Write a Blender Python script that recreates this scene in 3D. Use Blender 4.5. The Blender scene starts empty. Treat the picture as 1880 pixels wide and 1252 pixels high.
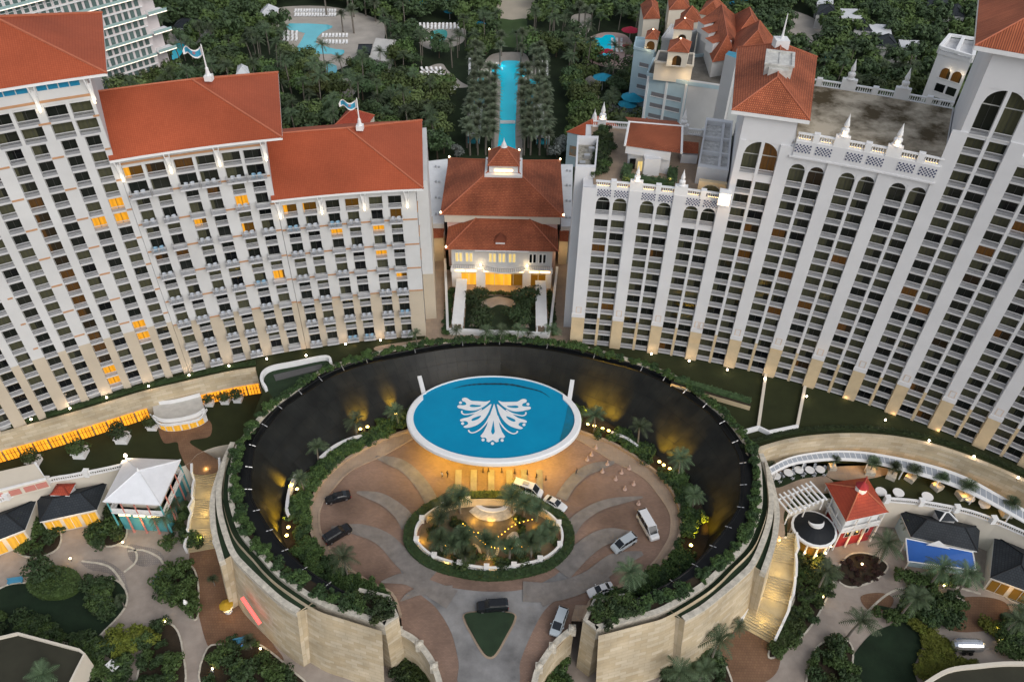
import bpy, math, random
from mathutils import Vector, Matrix, geometry
random.seed(7)
S = bpy.context.scene
COL = S.collection
rad = math.radians

# ---------------------------------------------------------------- camera, world, sun, exposure
CAM_H = 120.0
ROT = Matrix(((0.9997761849630569, -0.02115608613887968, 0.0),
              (0.013944589340555789, 0.6589814505508363, -0.752029917129657),
              (0.01591000970581957, 0.7518616015259723, 0.6591289735263965)))
cd = bpy.data.cameras.new('camera')
cd.sensor_fit = 'HORIZONTAL'; cd.sensor_width = 36.0; cd.lens = 36.0 * 1450.0 / 1880.0
cd.clip_start = 1.0; cd.clip_end = 6000.0
cam = bpy.data.objects.new('camera', cd); COL.objects.link(cam)
cam.matrix_world = Matrix.Translation((0, 0, CAM_H)) @ ROT.to_4x4()
S.camera = cam

w = bpy.data.worlds.new('World'); S.world = w; w.use_nodes = True
nt = w.node_tree; nt.nodes.clear()
sky = nt.nodes.new('ShaderNodeTexSky'); sky.sky_type = 'NISHITA'; sky.sun_disc = False
sky.sun_elevation = rad(40); sky.sun_rotation = rad(142); sky.dust_density = 2.0; sky.air_density = 1.0
hs = nt.nodes.new('ShaderNodeHueSaturation'); hs.inputs['Saturation'].default_value = 0.42
bg = nt.nodes.new('ShaderNodeBackground'); bg.inputs['Strength'].default_value = 0.11
wo = nt.nodes.new('ShaderNodeOutputWorld')
nt.links.new(sky.outputs[0], hs.inputs['Color']); nt.links.new(hs.outputs[0], bg.inputs[0]); nt.links.new(bg.outputs[0], wo.inputs[0])
sd = bpy.data.lights.new('sun', 'SUN'); sd.energy = 0.62; sd.angle = rad(50); sd.color = (1.0, 0.965, 0.93)
so = bpy.data.objects.new('sun', sd); COL.objects.link(so)
SUN_DIR = Vector((math.sin(rad(142)) * math.cos(rad(40)), math.cos(rad(142)) * math.cos(rad(40)), math.sin(rad(40))))
so.rotation_euler = SUN_DIR.to_track_quat('Z', 'Y').to_euler(); so.location = (0, 0, 300)
S.view_settings.view_transform = 'Standard'; S.view_settings.look = 'None'
S.view_settings.exposure = 0.6; S.view_settings.gamma = 1.0
S.cycles.max_bounces = 5; S.cycles.diffuse_bounces = 3; S.cycles.glossy_bounces = 2
S.cycles.transparent_max_bounces = 8; S.cycles.sample_clamp_indirect = 3.0
S.cycles.use_denoising = True

# ---------------------------------------------------------------- helpers
def G(x, y, z=0.0):
    """ground survey: the point at height z that a pixel of the 1880-wide photograph stands for"""
    d = ROT @ Vector(((x - 940) / 1450.0, -(y - 626) / 1450.0, -1.0))
    t = (z - CAM_H) / d.z
    return Vector((d.x * t, d.y * t, z))
PC = (0.0, -30.0)
def P(t, r, z):
    a = rad(t); return Vector((PC[0] + r * math.sin(a), PC[1] + r * math.cos(a), z))

def spline(pts, n=6, closed=False):
    pts = [Vector(p) for p in pts]; out = []; N = len(pts)
    segs = N if closed else N - 1
    for i in range(segs):
        p0 = pts[(i - 1) % N] if (closed or i > 0) else pts[0]
        p1 = pts[i]; p2 = pts[(i + 1) % N]
        p3 = pts[(i + 2) % N] if (closed or i + 2 < N) else pts[-1]
        for k in range(n):
            t = k / n; t2 = t * t; t3 = t2 * t
            out.append(0.5 * ((2 * p1) + (p2 - p0) * t + (2 * p0 - 5 * p1 + 4 * p2 - p3) * t2 + (3 * p1 - p0 - 3 * p2 + p3) * t3))
    if not closed: out.append(pts[-1])
    return out
def gs(pix, z, n=6, closed=False):
    return spline([G(a, b, z) for a, b in pix], n, closed)
def resample(path, N):
    L = [0.0]
    for a, b in zip(path, path[1:]): L.append(L[-1] + (b - a).length)
    out = []; j = 0
    for i in range(N):
        s = L[-1] * i / (N - 1)
        while j < len(L) - 2 and L[j + 1] < s: j += 1
        d = L[j + 1] - L[j]; t = (s - L[j]) / d if d > 1e-9 else 0
        out.append(path[j].lerp(path[j + 1], min(1, max(0, t))))
    return out
def offset(path, d, closed=False):
    out = []; N = len(path)
    for i, p in enumerate(path):
        a = path[(i - 1) % N] if (closed or i > 0) else p
        b = path[(i + 1) % N] if (closed or i < N - 1) else p
        t = Vector((b.x - a.x, b.y - a.y, 0)); t.normalize()
        out.append(Vector((p.x - t.y * d, p.y + t.x * d, p.z)))
    return out

class MB:
    def __init__(self): self.v = []; self.f = []; self.m = []; self.uv = []
    def face(self, pts, mi=0, uv=None):
        b = len(self.v); self.v += [tuple(p) for p in pts]; self.f.append(tuple(range(b, b + len(pts)))); self.m.append(mi)
        self.uv.append(uv or [(0, 0)] * len(pts))
    def quadgrid(self, rows, mi=0, closed=False, us=1.0):
        """rows: list of equal-length point lists; uv in metres"""
        for a, b in zip(rows, rows[1:]):
            n = len(a); u = 0.0
            for i in range(n if closed else n - 1):
                j = (i + 1) % n; du = (a[j] - a[i]).length; h = (b[i] - a[i]).length
                v0 = a[i].z
                self.face([a[i], a[j], b[j], b[i]], mi, [(u, v0), (u + du, v0), (u + du, v0 + h), (u, v0 + h)]); u += du
    def hexa(self, c, mi=0):
        """c: 4 bottom + 4 top, ccw from above"""
        for idx in ((3, 2, 1, 0), (4, 5, 6, 7), (0, 1, 5, 4), (1, 2, 6, 5), (2, 3, 7, 6), (3, 0, 4, 7)):
            q = [c[i] for i in idx]
            e = (Vector(q[1]) - Vector(q[0])).length; h = (Vector(q[3]) - Vector(q[0])).length
            self.face(q, mi, [(0, 0), (e, 0), (e, h), (0, h)])
    def box(self, x0, y0, z0, x1, y1, z1, mi=0, M=None):
        c = [Vector(p) for p in ((x0, y0, z0), (x1, y0, z0), (x1, y1, z0), (x0, y1, z0), (x0, y0, z1), (x1, y0, z1), (x1, y1, z1), (x0, y1, z1))]
        if M is not None: c = [M @ p for p in c]
        self.hexa(c, mi)
    def pbox(self, t0, t1, r0, r1, z0, z1, mi=0, seg=None):
        n = seg or max(1, int((t1 - t0) / 1.5 + .5))
        u = 0.0
        for i in range(n):
            a = t0 + (t1 - t0) * i / n; b = t0 + (t1 - t0) * (i + 1) / n
            q = [P(a, r0, z0), P(b, r0, z0), P(b, r1, z0), P(a, r1, z0), P(a, r0, z1), P(b, r0, z1), P(b, r1, z1), P(a, r1, z1)]
            d = (q[1] - q[0]).length
            self.face([q[0], q[1], q[5], q[4]], mi, [(u, z0), (u + d, z0), (u + d, z1), (u, z1)])
            self.face([q[4], q[5], q[6], q[7]], mi, [(u, r0), (u + d, r0), (u + d, r1), (u, r1)])
            self.face([q[3], q[2], q[1], q[0]], mi)
            self.face([q[2], q[3], q[7], q[6]], mi, [(u, z0), (u + d, z0), (u + d, z1), (u, z1)])
            if i == 0: self.face([q[3], q[0], q[4], q[7]], mi, [(r1, z0), (r0, z0), (r0, z1), (r1, z1)])
            if i == n - 1: self.face([q[1], q[2], q[6], q[5]], mi, [(r0, z0), (r1, z0), (r1, z1), (r0, z1)])
            u += d
    def prism(self, poly, z0, z1, mi=0, mtop=None, bottom=False):
        n = len(poly); u = 0.0
        area = sum(poly[i][0] * poly[(i + 1) % n][1] - poly[(i + 1) % n][0] * poly[i][1] for i in range(n))
        if area < 0: poly = list(reversed(poly))
        for i in range(n):
            a = poly[i]; b = poly[(i + 1) % n]; d = math.hypot(b[0] - a[0], b[1] - a[1])
            self.face([(a[0], a[1], z0), (b[0], b[1], z0), (b[0], b[1], z1), (a[0], a[1], z1)], mi, [(u, z0), (u + d, z0), (u + d, z1), (u, z1)]); u += d
        self.face([(p[0], p[1], z1) for p in poly], mi if mtop is None else mtop, [(p[0], p[1]) for p in poly])
        if bottom: self.face([(p[0], p[1], z0) for p in reversed(poly)], mi)
    def ribbon(self, path, w0, w1, z0, z1, mi=0, closed=False):
        """a low wall / kerb along path from offset w0 to w1, height z0..z1 (relative to nothing)"""
        A = offset(path, w0, closed); B = offset(path, w1, closed); n = len(path); u = 0.0
        for i in range(n if closed else n - 1):
            j = (i + 1) % n
            a0, a1, b0, b1 = A[i], A[j], B[i], B[j]; d = (a1 - a0).length
            f = lambda p, z: (p.x, p.y, z)
            for q in ((f(a0, z0), f(a1, z0), f(a1, z1), f(a0, z1)), (f(b1, z0), f(b0, z0), f(b0, z1), f(b1, z1))):
                self.face(q, mi, [(u, z0), (u + d, z0), (u + d, z1), (u, z1)])
            self.face((f(a0, z1), f(a1, z1), f(b1, z1), f(b0, z1)), mi, [(u, 0), (u + d, 0), (u + d, 1), (u, 1)])
            if not closed and i == 0: self.face((f(b0, z0), f(a0, z0), f(a0, z1), f(b0, z1)), mi)
            if not closed and i == n - 2: self.face((f(a1, z0), f(b1, z0), f(b1, z1), f(a1, z1)), mi)
            u += d
    def tube(self, pts, r, n=6, mi=0, r1=None, cap=True):
        pts = [Vector(p) for p in pts]; N = len(pts); rings = []
        for i, p in enumerate(pts):
            d = (pts[min(i + 1, N - 1)] - pts[max(i - 1, 0)]).normalized()
            a = d.cross(Vector((0, 0, 1)));
            if a.length < 1e-3: a = Vector((1, 0, 0))
            a.normalize(); b = a.cross(d)
            rr = r if r1 is None else r + (r1 - r) * i / (N - 1)
            rings.append([p + (a * math.cos(2 * math.pi * k / n) + b * math.sin(2 * math.pi * k / n)) * rr for k in range(n)])
        for a, b in zip(rings, rings[1:]):
            for k in range(n): self.face([a[k], a[(k + 1) % n], b[(k + 1) % n], b[k]][::-1], mi)
        if cap: self.face(rings[0], mi); self.face(rings[-1][::-1], mi)
    def lathe(self, prof, c=(0, 0, 0), n=10, mi=0):
        rings = [[(c[0] + r * math.cos(2 * math.pi * k / n), c[1] + r * math.sin(2 * math.pi * k / n), c[2] + z) for k in range(n)] for r, z in prof]
        for a, b in zip(rings, rings[1:]):
            for k in range(n): self.face([a[k], a[(k + 1) % n], b[(k + 1) % n], b[k]], mi)
        self.face(rings[-1], mi)
    def mesh(self, name, mats):
        me = bpy.data.meshes.new(name); me.from_pydata(self.v, [], self.f)
        for m in (mats if isinstance(mats, (list, tuple)) else [mats]): me.materials.append(m)
        me.polygons.foreach_set('material_index', self.m)
        ul = me.uv_layers.new(name='UVMap'); flat = [c for u in self.uv for p in u for c in p]
        ul.data.foreach_set('uv', flat)
        me.update(); return me
    def build(self, name, mats, parent=None, smooth=False, **kw):
        me = self.mesh(name, mats)
        if smooth: me.polygons.foreach_set('use_smooth', [True] * len(me.polygons))
        return obj(name, me, parent, **kw)

def obj(name, me, parent=None, loc=None, rz=0.0, scale=None, **kw):
    o = bpy.data.objects.new(name, me); COL.objects.link(o)
    if loc is not None: o.location = loc
    if rz: o.rotation_euler = (0, 0, rz)
    if scale is not None: o.scale = scale if hasattr(scale, '__len__') else (scale,) * 3
    if parent: o.parent = parent
    for k, v in kw.items(): o[k] = v
    return o
def thing(name, label, cat, loc=(0, 0, 0), rz=0.0, group=None, scale=None):
    o = obj(name, None, None, loc, rz, scale, label=label, category=cat)
    if group: o['group'] = group
    return o
def tag(o, label, cat, group=None):
    o['label'] = label; o['category'] = cat
    if group: o['group'] = group
    return o
def dup(root, loc, rz=0.0, scale=None, label=None, group=None):
    def cp(o, par):
        c = o.copy(); COL.objects.link(c)
        if par: c.parent = par
        for ch in o.children: cp(ch, c)
        return c
    r = cp(root, None); r.location = loc; r.rotation_euler = (0, 0, rz)
    if scale is not None: r.scale = scale if hasattr(scale, '__len__') else (scale,) * 3
    if label: r['label'] = label
    if group: r['group'] = group
    return r
def lamp(name, loc, power, color=(1, .62, .2), r=.15, spot=None, aim=None, blend=.6):
    l = bpy.data.lights.new(name, 'SPOT' if spot else 'POINT'); l.energy = power; l.color = color; l.shadow_soft_size = r
    if spot: l.spot_size = rad(spot); l.spot_blend = blend
    o = bpy.data.objects.new(name, l); COL.objects.link(o); o.location = loc
    if aim is not None: o.rotation_euler = (Vector(loc) - Vector(aim)).to_track_quat('Z', 'Y').to_euler()
    return o

# ---------------------------------------------------------------- materials
def lin(c): return tuple(((x / 255 + .055) / 1.055) ** 2.4 if x > 10 else x / 255 / 12.92 for x in c)
def pm(name, col, rough=.75, var=.18, scale=.6, metal=0.0, bump=0.0, bscale=None, emit=None, es=0.0, spec=.3, col2=None, rnd=0.0, ramp=(.3, .7)):
    m = bpy.data.materials.new(name); m.use_nodes = True; n = m.node_tree.nodes; L = m.node_tree.links
    b = n['Principled BSDF']; b.inputs['Roughness'].default_value = rough; b.inputs['Metallic'].default_value = metal
    b.inputs['Specular IOR Level'].default_value = spec
    tc = n.new('ShaderNodeTexCoord'); no = n.new('ShaderNodeTexNoise'); no.inputs['Scale'].default_value = scale; no.inputs['Detail'].default_value = 6
    no.inputs['Roughness'].default_value = .65
    L.new(tc.outputs['Object'], no.inputs['Vector'])
    cr = n.new('ShaderNodeValToRGB'); cr.color_ramp.elements[0].position = ramp[0]; cr.color_ramp.elements[1].position = ramp[1]
    c2 = col2 or tuple(min(1, x * (1 + var)) for x in col); c1 = col if col2 else tuple(x * (1 - var) for x in col)
    cr.color_ramp.elements[0].color = (*c1, 1); cr.color_ramp.elements[1].color = (*c2, 1)
    L.new(no.outputs['Fac'], cr.inputs['Fac']); out = cr.outputs['Color']
    if rnd:
        oi = n.new('ShaderNodeObjectInfo'); h = n.new('ShaderNodeHueSaturation')
        mr = n.new('ShaderNodeMapRange'); mr.inputs['To Min'].default_value = 1 - rnd; mr.inputs['To Max'].default_value = 1 + rnd
        mh = n.new('ShaderNodeMapRange'); mh.inputs['To Min'].default_value = .5 - rnd * .06; mh.inputs['To Max'].default_value = .5 + rnd * .06
        L.new(oi.outputs['Random'], mr.inputs['Value']); L.new(mr.outputs[0], h.inputs['Value'])
        L.new(oi.outputs['Random'], mh.inputs['Value']); L.new(mh.outputs[0], h.inputs['Hue'])
        L.new(out, h.inputs['Color']); out = h.outputs['Color']
    L.new(out, b.inputs['Base Color'])
    if bump:
        n2 = n.new('ShaderNodeTexNoise'); n2.inputs['Scale'].default_value = bscale or scale * 6; n2.inputs['Detail'].default_value = 4
        L.new(tc.outputs['Object'], n2.inputs['Vector'])
        bp = n.new('ShaderNodeBump'); bp.inputs['Strength'].default_value = bump; bp.inputs['Distance'].default_value = .1
        L.new(n2.outputs['Fac'], bp.inputs['Height']); L.new(bp.outputs['Normal'], b.inputs['Normal'])
    if emit:
        b.inputs['Emission Color'].default_value = (*emit, 1); b.inputs['Emission Strength'].default_value = es
    return m
def brickm(name, c1, c2, mortar, bw, bh, rough=.8, msize=.02, noise=.25, off=.5, nscale=.25, bump=.3):
    m = bpy.data.materials.new(name); m.use_nodes = True; n = m.node_tree.nodes; L = m.node_tree.links
    b = n['Principled BSDF']; b.inputs['Roughness'].default_value = rough; b.inputs['Specular IOR Level'].default_value = .25
    uv = n.new('ShaderNodeUVMap'); br = n.new('ShaderNodeTexBrick')
    br.inputs['Scale'].default_value = 1.0; br.inputs['Brick Width'].default_value = bw; br.inputs['Row Height'].default_value = bh
    br.inputs['Mortar Size'].default_value = msize; br.offset = off; br.inputs['Bias'].default_value = 0.0
    br.inputs['Color1'].default_value = (*c1, 1); br.inputs['Color2'].default_value = (*c2, 1); br.inputs['Mortar'].default_value = (*mortar, 1)
    L.new(uv.outputs[0], br.inputs['Vector'])
    tc = n.new('ShaderNodeTexCoord'); no = n.new('ShaderNodeTexNoise'); no.inputs['Scale'].default_value = nscale; no.inputs['Detail'].default_value = 7
    L.new(tc.outputs['Object'], no.inputs['Vector'])
    mr = n.new('ShaderNodeMapRange'); mr.inputs['From Min'].default_value = .3; mr.inputs['From Max'].default_value = .7
    mr.inputs['To Min'].default_value = 1 - noise; mr.inputs['To Max'].default_value = 1 + noise
    L.new(no.outputs['Fac'], mr.inputs['Value'])
    h = n.new('ShaderNodeHueSaturation'); L.new(br.outputs['Color'], h.inputs['Color']); L.new(mr.outputs[0], h.inputs['Value'])
    L.new(h.outputs[0], b.inputs['Base Color'])
    if bump:
        bp = n.new('ShaderNodeBump'); bp.inputs['Strength'].default_value = bump; bp.inputs['Distance'].default_value = .05
        L.new(br.outputs['Fac'], bp.inputs['Height']); bp.invert = True; L.new(bp.outputs['Normal'], b.inputs['Normal'])
    return m
def glassm(name, a, bcol, es=0.0, ecol=None, ws=.45):
    """room window: curtain of one colour drawn to a random width, dark room beside it"""
    m = bpy.data.materials.new(name); m.use_nodes = True; n = m.node_tree.nodes; L = m.node_tree.links
    b = n['Principled BSDF']; b.inputs['Roughness'].default_value = .12; b.inputs['Specular IOR Level'].default_value = .35
    tc = n.new('ShaderNodeTexCoord'); sx = n.new('ShaderNodeSeparateXYZ'); L.new(tc.outputs['Object'], sx.inputs[0])
    oi = n.new('ShaderNodeObjectInfo')
    wv = n.new('ShaderNodeTexWave'); wv.inputs['Scale'].default_value = ws; wv.inputs['Distortion'].default_value = 4.0; wv.inputs['Detail'].default_value = 3; L.new(tc.outputs['Object'], wv.inputs['Vector'])
    ma = n.new('ShaderNodeMath'); ma.operation = 'MULTIPLY_ADD'; ma.inputs[1].default_value = 4.4; ma.inputs[2].default_value = -1.6
    L.new(oi.outputs['Random'], ma.inputs[0])
    gt = n.new('ShaderNodeMath'); gt.operation = 'LESS_THAN'; L.new(sx.outputs['X'], gt.inputs[0]); L.new(ma.outputs[0], gt.inputs[1])
    mx = n.new('ShaderNodeMix'); mx.data_type = 'RGBA'
    mw = n.new('ShaderNodeMix'); mw.data_type = 'RGBA'; L.new(wv.outputs['Fac'], mw.inputs['Factor'])
    mw.inputs['A'].default_value = (*[x * .9 for x in a], 1); mw.inputs['B'].default_value = (*[x * 1.06 for x in a], 1)
    L.new(gt.outputs[0], mx.inputs['Factor']); mx.inputs['A'].default_value = (*bcol, 1); L.new(mw.outputs['Result'], mx.inputs['B'])
    L.new(mx.outputs['Result'], b.inputs['Base Color'])
    if es:
        me_ = n.new('ShaderNodeMix'); me_.data_type = 'RGBA'; L.new(wv.outputs['Fac'], me_.inputs['Factor'])
        me_.inputs['A'].default_value = (*[x * .78 for x in ecol], 1); me_.inputs['B'].default_value = (*ecol, 1)
        m2 = n.new('ShaderNodeMix'); m2.data_type = 'RGBA'; L.new(gt.outputs[0], m2.inputs['Factor'])
        m2.inputs['A'].default_value = (*[x * .10 for x in ecol], 1); L.new(me_.outputs['Result'], m2.inputs['B'])
        L.new(m2.outputs['Result'], b.inputs['Emission Color']); b.inputs['Emission Strength'].default_value = es
    return m
M = {}
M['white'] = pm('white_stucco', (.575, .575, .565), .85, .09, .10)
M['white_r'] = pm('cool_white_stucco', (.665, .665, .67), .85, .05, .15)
M['trim'] = pm('white_paint', (.78, .78, .77), .6, .04, 1.)
M['beige'] = pm('beige_stucco', (.50, .43, .33), .85, .07, .15)
M['sand'] = pm('sandstone_cladding', (.58, .46, .29), .85, .12, .3)
M['orange'] = pm('terracotta_trim', (.46, .25, .13), .8, .1)
M['roofL'] = brickm('orange_roof_tile', (.365, .080, .033), (.40, .092, .039), (.29, .058, .023), .35, .45, .7, .03, .20, .0, .07, .35)
M['roofR'] = brickm('brown_roof_tile', (.50, .155, .070), (.36, .10, .046), (.20, .055, .027), .33, .45, .8, .07, .34, .5, .16, .6)
M['roofRed'] = brickm('red_roof_tile', (.40, .07, .035), (.34, .058, .03), (.22, .035, .02), .4, .6, .7, .04, .12)
M['ridge'] = pm('ridge_tile', (.44, .14, .075), .75, .1, 1.)
M['rail'] = pm('white_railing', (.33, .335, .355), .5, .04, 1.)
M['slab'] = pm('balcony_slab', (.58, .58, .58), .8, .05, .5)
M['frame'] = pm('window_frame', (.5, .5, .47), .5, .05); M['mull'] = pm('dark_mullion', (.05, .05, .045), .5, .05)
M['g_olive'] = glassm('curtained_glass', (.078, .078, .046), (.022, .024, .018))
M['g_dark'] = glassm('dark_glass', (.014, .017, .014), (.006, .007, .008))
M['g_brown'] = glassm('brown_lit_glass', (.06, .032, .012), (.025, .02, .012), .055, (.55, .22, .03))
M['g_amber'] = glassm('lamp_lit_glass', (.2, .1, .02), (.03, .02, .01), .55, (1.0, .42, .01))
M['bulb'] = pm('lamp_bulb', (1, .85, .6), .5, 0, 1, emit=(1, .78, .45), es=6)
M['bulbw'] = pm('white_lamp_bulb', (1, .9, .8), .5, 0, 1, emit=(1, .80, .62), es=14)
M['strip'] = pm('warm_light_strip', (1, .8, .5), .5, 0, 1, emit=(1, .62, .22), es=4.5)
M['amber'] = pm('amber_light_strip', (1, .6, .2), .5, 0, 1, emit=(1, .47, .03), es=10)
M['stone'] = brickm('pale_stone_ashlar', (.56, .48, .35), (.45, .36, .23), (.36, .30, .20), 2.2, .8, .85, .025, .20, .5, .22)
M['coping'] = pm('weathered_coping', (.52, .48, .40), .85, .3, 1.2, bump=.2)
M['lawn'] = pm('dark_lawn', (.024, .030, .009), .95, .2, .25, bump=.4, bscale=8)
M['lawn2'] = pm('garden_lawn', (.022, .040, .020), .95, .25, .3, bump=.4, bscale=8)
M['soil'] = pm('mulch_soil', (.035, .026, .016), .95, .3, .8, bump=.5)
M['pave'] = brickm('terracotta_paving', (.25, .165, .122), (.205, .136, .102), (.17, .115, .09), .5, .25, .8, .02, .38, .5, .10)
M['paveg'] = brickm('grey_cobble', (.30, .26, .23), (.25, .22, .20), (.18, .16, .15), .4, .4, .8, .05, .2)
M['tan'] = brickm('tan_stone_paving', (.37, .28, .20), (.33, .25, .185), (.26, .2, .15), 1.2, 1.2, .8, .02, .15)
M['path'] = pm('pale_stone_path', (.25, .21, .18), .85, .22, .22, bump=.3, col2=(.40, .345, .295))
M['pathr'] = brickm('brown_brick_path', (.21, .12, .07), (.18, .10, .06), (.13, .08, .05), .5, .5, .8, .03, .2)
M['black'] = pm('black_gutter', (.006, .007, .008), .4, .2)
M['metal'] = pm('steel_bracket', (.5, .5, .5), .4, .05, metal=.6)
def hip(b, x0, y0, x1, y1, z, rise, mi=0, ridge=1, over=0, along='x'):
    """hip roof on an axis-aligned rectangle; ridge along the longer side"""
    w_, d_ = x1 - x0, y1 - y0; h = min(w_, d_) / 2
    A, B_, C, D = Vector((x0, y0, z)), Vector((x1, y0, z)), Vector((x1, y1, z)), Vector((x0, y1, z))
    if w_ >= d_: r0, r1 = Vector((x0 + h, (y0 + y1) / 2, z + rise)), Vector((x1 - h, (y0 + y1) / 2, z + rise))
    else: r0, r1 = Vector(((x0 + x1) / 2, y0 + h, z + rise)), Vector(((x0 + x1) / 2, y1 - h, z + rise))
    sl = math.hypot(h, rise)
    if w_ >= d_: fs = ((A, B_, r1, r0), (B_, C, r1), (C, D, r0, r1), (D, A, r0))
    else: fs = ((A, B_, r0), (B_, C, r1, r0), (C, D, r1), (D, A, r0, r1))
    for f in fs:
        L = (f[1] - f[0]).length; u = (f[1] - f[0]).normalized()
        uv = [((p - f[0]).dot(u), 0 if p.z <= z + 1e-6 else sl) for p in f]; b.face(list(f), mi, uv)
    for a, c in ((A, r0), (D, r0 if w_ >= d_ else r1), (B_, r1 if w_ >= d_ else r0), (C, r1), (r0, r1)):
        if (c - a).length > .1: b.tube([a + Vector((0, 0, .04)), c + Vector((0, 0, .08))], .16, 5, ridge)
def hipq(b, q, z, rise, inset=None, mi=0, ridge=1):
    """hip roof over any quad given by 4 points (ccw), apex or short ridge"""
    q = [Vector((p[0], p[1], z)) for p in q]; c = sum(q, Vector()) / 4; c.z = z + rise
    if inset is None: top = [c] * 4
    e01 = (q[1] - q[0]).length; e12 = (q[2] - q[1]).length
    if e01 >= e12: m0, m1 = (q[0] + q[3]) / 2, (q[1] + q[2]) / 2
    else: m0, m1 = (q[0] + q[1]) / 2, (q[2] + q[3]) / 2
    L = (m1 - m0).length; h = min(e01, e12) / 2; f = min(.5, h / L)
    r0 = m0.lerp(m1, f); r1 = m1.lerp(m0, f); r0.z = r1.z = z + rise; sl = math.hypot(h, rise)
    fs = ((q[0], q[1], r1, r0), (q[1], q[2], r1), (q[2], q[3], r0, r1), (q[3], q[0], r0)) if e01 >= e12 else ((q[0], q[1], r0), (q[1], q[2], r1, r0), (q[2], q[3], r1), (q[3], q[0], r0, r1))
    for f_ in fs:
        u = (f_[1] - f_[0]).normalized(); b.face(list(f_), mi, [((p - f_[0]).dot(u), 0 if p.z <= z + 1e-6 else sl) for p in f_])
    prs = ((q[0], r0), (q[3], r0), (q[1], r1), (q[2], r1), (r0, r1)) if e01 >= e12 else ((q[0], r0), (q[1], r0), (q[2], r1), (q[3], r1), (r0, r1))
    for a, c2 in prs:
        if (c2 - a).length > .1: b.tube([a + Vector((0, 0, .03)), c2 + Vector((0, 0, .06))], .14, 5, ridge)
    return r0, r1
# ---------------------------------------------------------------- hotel wings on the curve round the forecourt
RL_ = 169.3; RR_ = 167.0; FH = 3.05; REC = 1.1
_win = {}
def window_mesh(wd, ht, var, arch=0):
    k = (round(wd, 1), round(ht, 1), var, arch)
    if k in _win: return _win[k]
    b = MB(); h = wd / 2; N = 8
    top = [(h, ht)] if not arch else []
    if arch == 1: top = [(h * math.cos(math.pi * i / N), ht - h + h * math.sin(math.pi * i / N)) for i in range(N + 1)]
    elif arch == 3: top = [(h - wd * (1 - math.cos(math.pi / 2 * i / N)), ht - wd + wd * math.sin(math.pi / 2 * i / N)) for i in range(N + 1)]
    elif arch == 2: top = [(-h + wd * (1 - math.cos(math.pi / 2 * i / N)), ht - wd + wd * math.sin(math.pi / 2 * i / N)) for i in range(N, -1, -1)]
    else: top = [(h, ht), (-h, ht)]
    out = [(-h, 0), (h, 0)] + top
    if out[-1] == out[0]: out.pop()
    b.face([(x, -.06, z) for x, z in out], 1)
    n = len(out)
    for i in range(n):
        a, c = out[i], out[(i + 1) % n]; d = Vector((c[0] - a[0], 0, c[1] - a[1]))
        if d.length < 1e-4: continue
        d.normalize(); nx, nz = -d.z * .07, d.x * .07
        b.face([(a[0], -.12, a[1]), (c[0], -.12, c[1]), (c[0] + nx, -.12, c[1] + nz), (a[0] + nx, -.12, a[1] + nz)], 0)
    b.box(-.035, -.12, .05, .035, -.07, ht - (.08 if arch < 2 else wd * .5), 2)
    if arch: b.box(-h + .07, -.125, ht - (h + .1 if arch == 1 else wd + .2), h - .07, -.075, ht - (h - .06 if arch == 1 else wd + .04), 0)
    _win[k] = b.mesh('window', [M['frame'], M[var], M['mull']]); return _win[k]
_bal = {}
def balcony_mesh(wd, kind):
    k = (round(wd, 1), kind)
    if k in _bal: return _bal[k]
    b = MB(); h = wd / 2
    if kind == 'wide': fr = -.02; bw, sp, ht = .065, .135, 1.0
    elif kind == 'flush': fr = .04; bw, sp, ht = .055, .15, 1.0
    else: fr = -1.15; bw, sp, ht = .05, .15, 1.05
    b.box(-h, fr - .06, -.22, h, REC - .02, 0, 1)
    if kind == 'proj': b.box(-h, fr - .061, -.05, h, fr - .02, .1, 1)
    b.box(-h, fr - .04, ht - .09, h, fr + .06, ht, 1)
    b.box(-h, fr, .06, h, fr + .04, .14, 0)
    n = int(wd / sp)
    for i in range(n):
        x = -h + (i + .5) * wd / n; b.box(x - bw / 2, fr, .14, x + bw / 2, fr + .04, ht - .08, 0)
    if kind == 'proj':
        for s in (-1, 1):
            x = s * (h - .03); b.box(x - .03, fr + .06, ht - .08, x + .03, 0, ht, 0)
            for i in range(6): y = fr + .1 + i * .18; b.box(x - .02, y, 0, x + .02, y + .06, ht - .08, 0)
    _bal[k] = b.mesh('balcony', [M['rail'], M['slab']]); return _bal[k]

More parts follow.
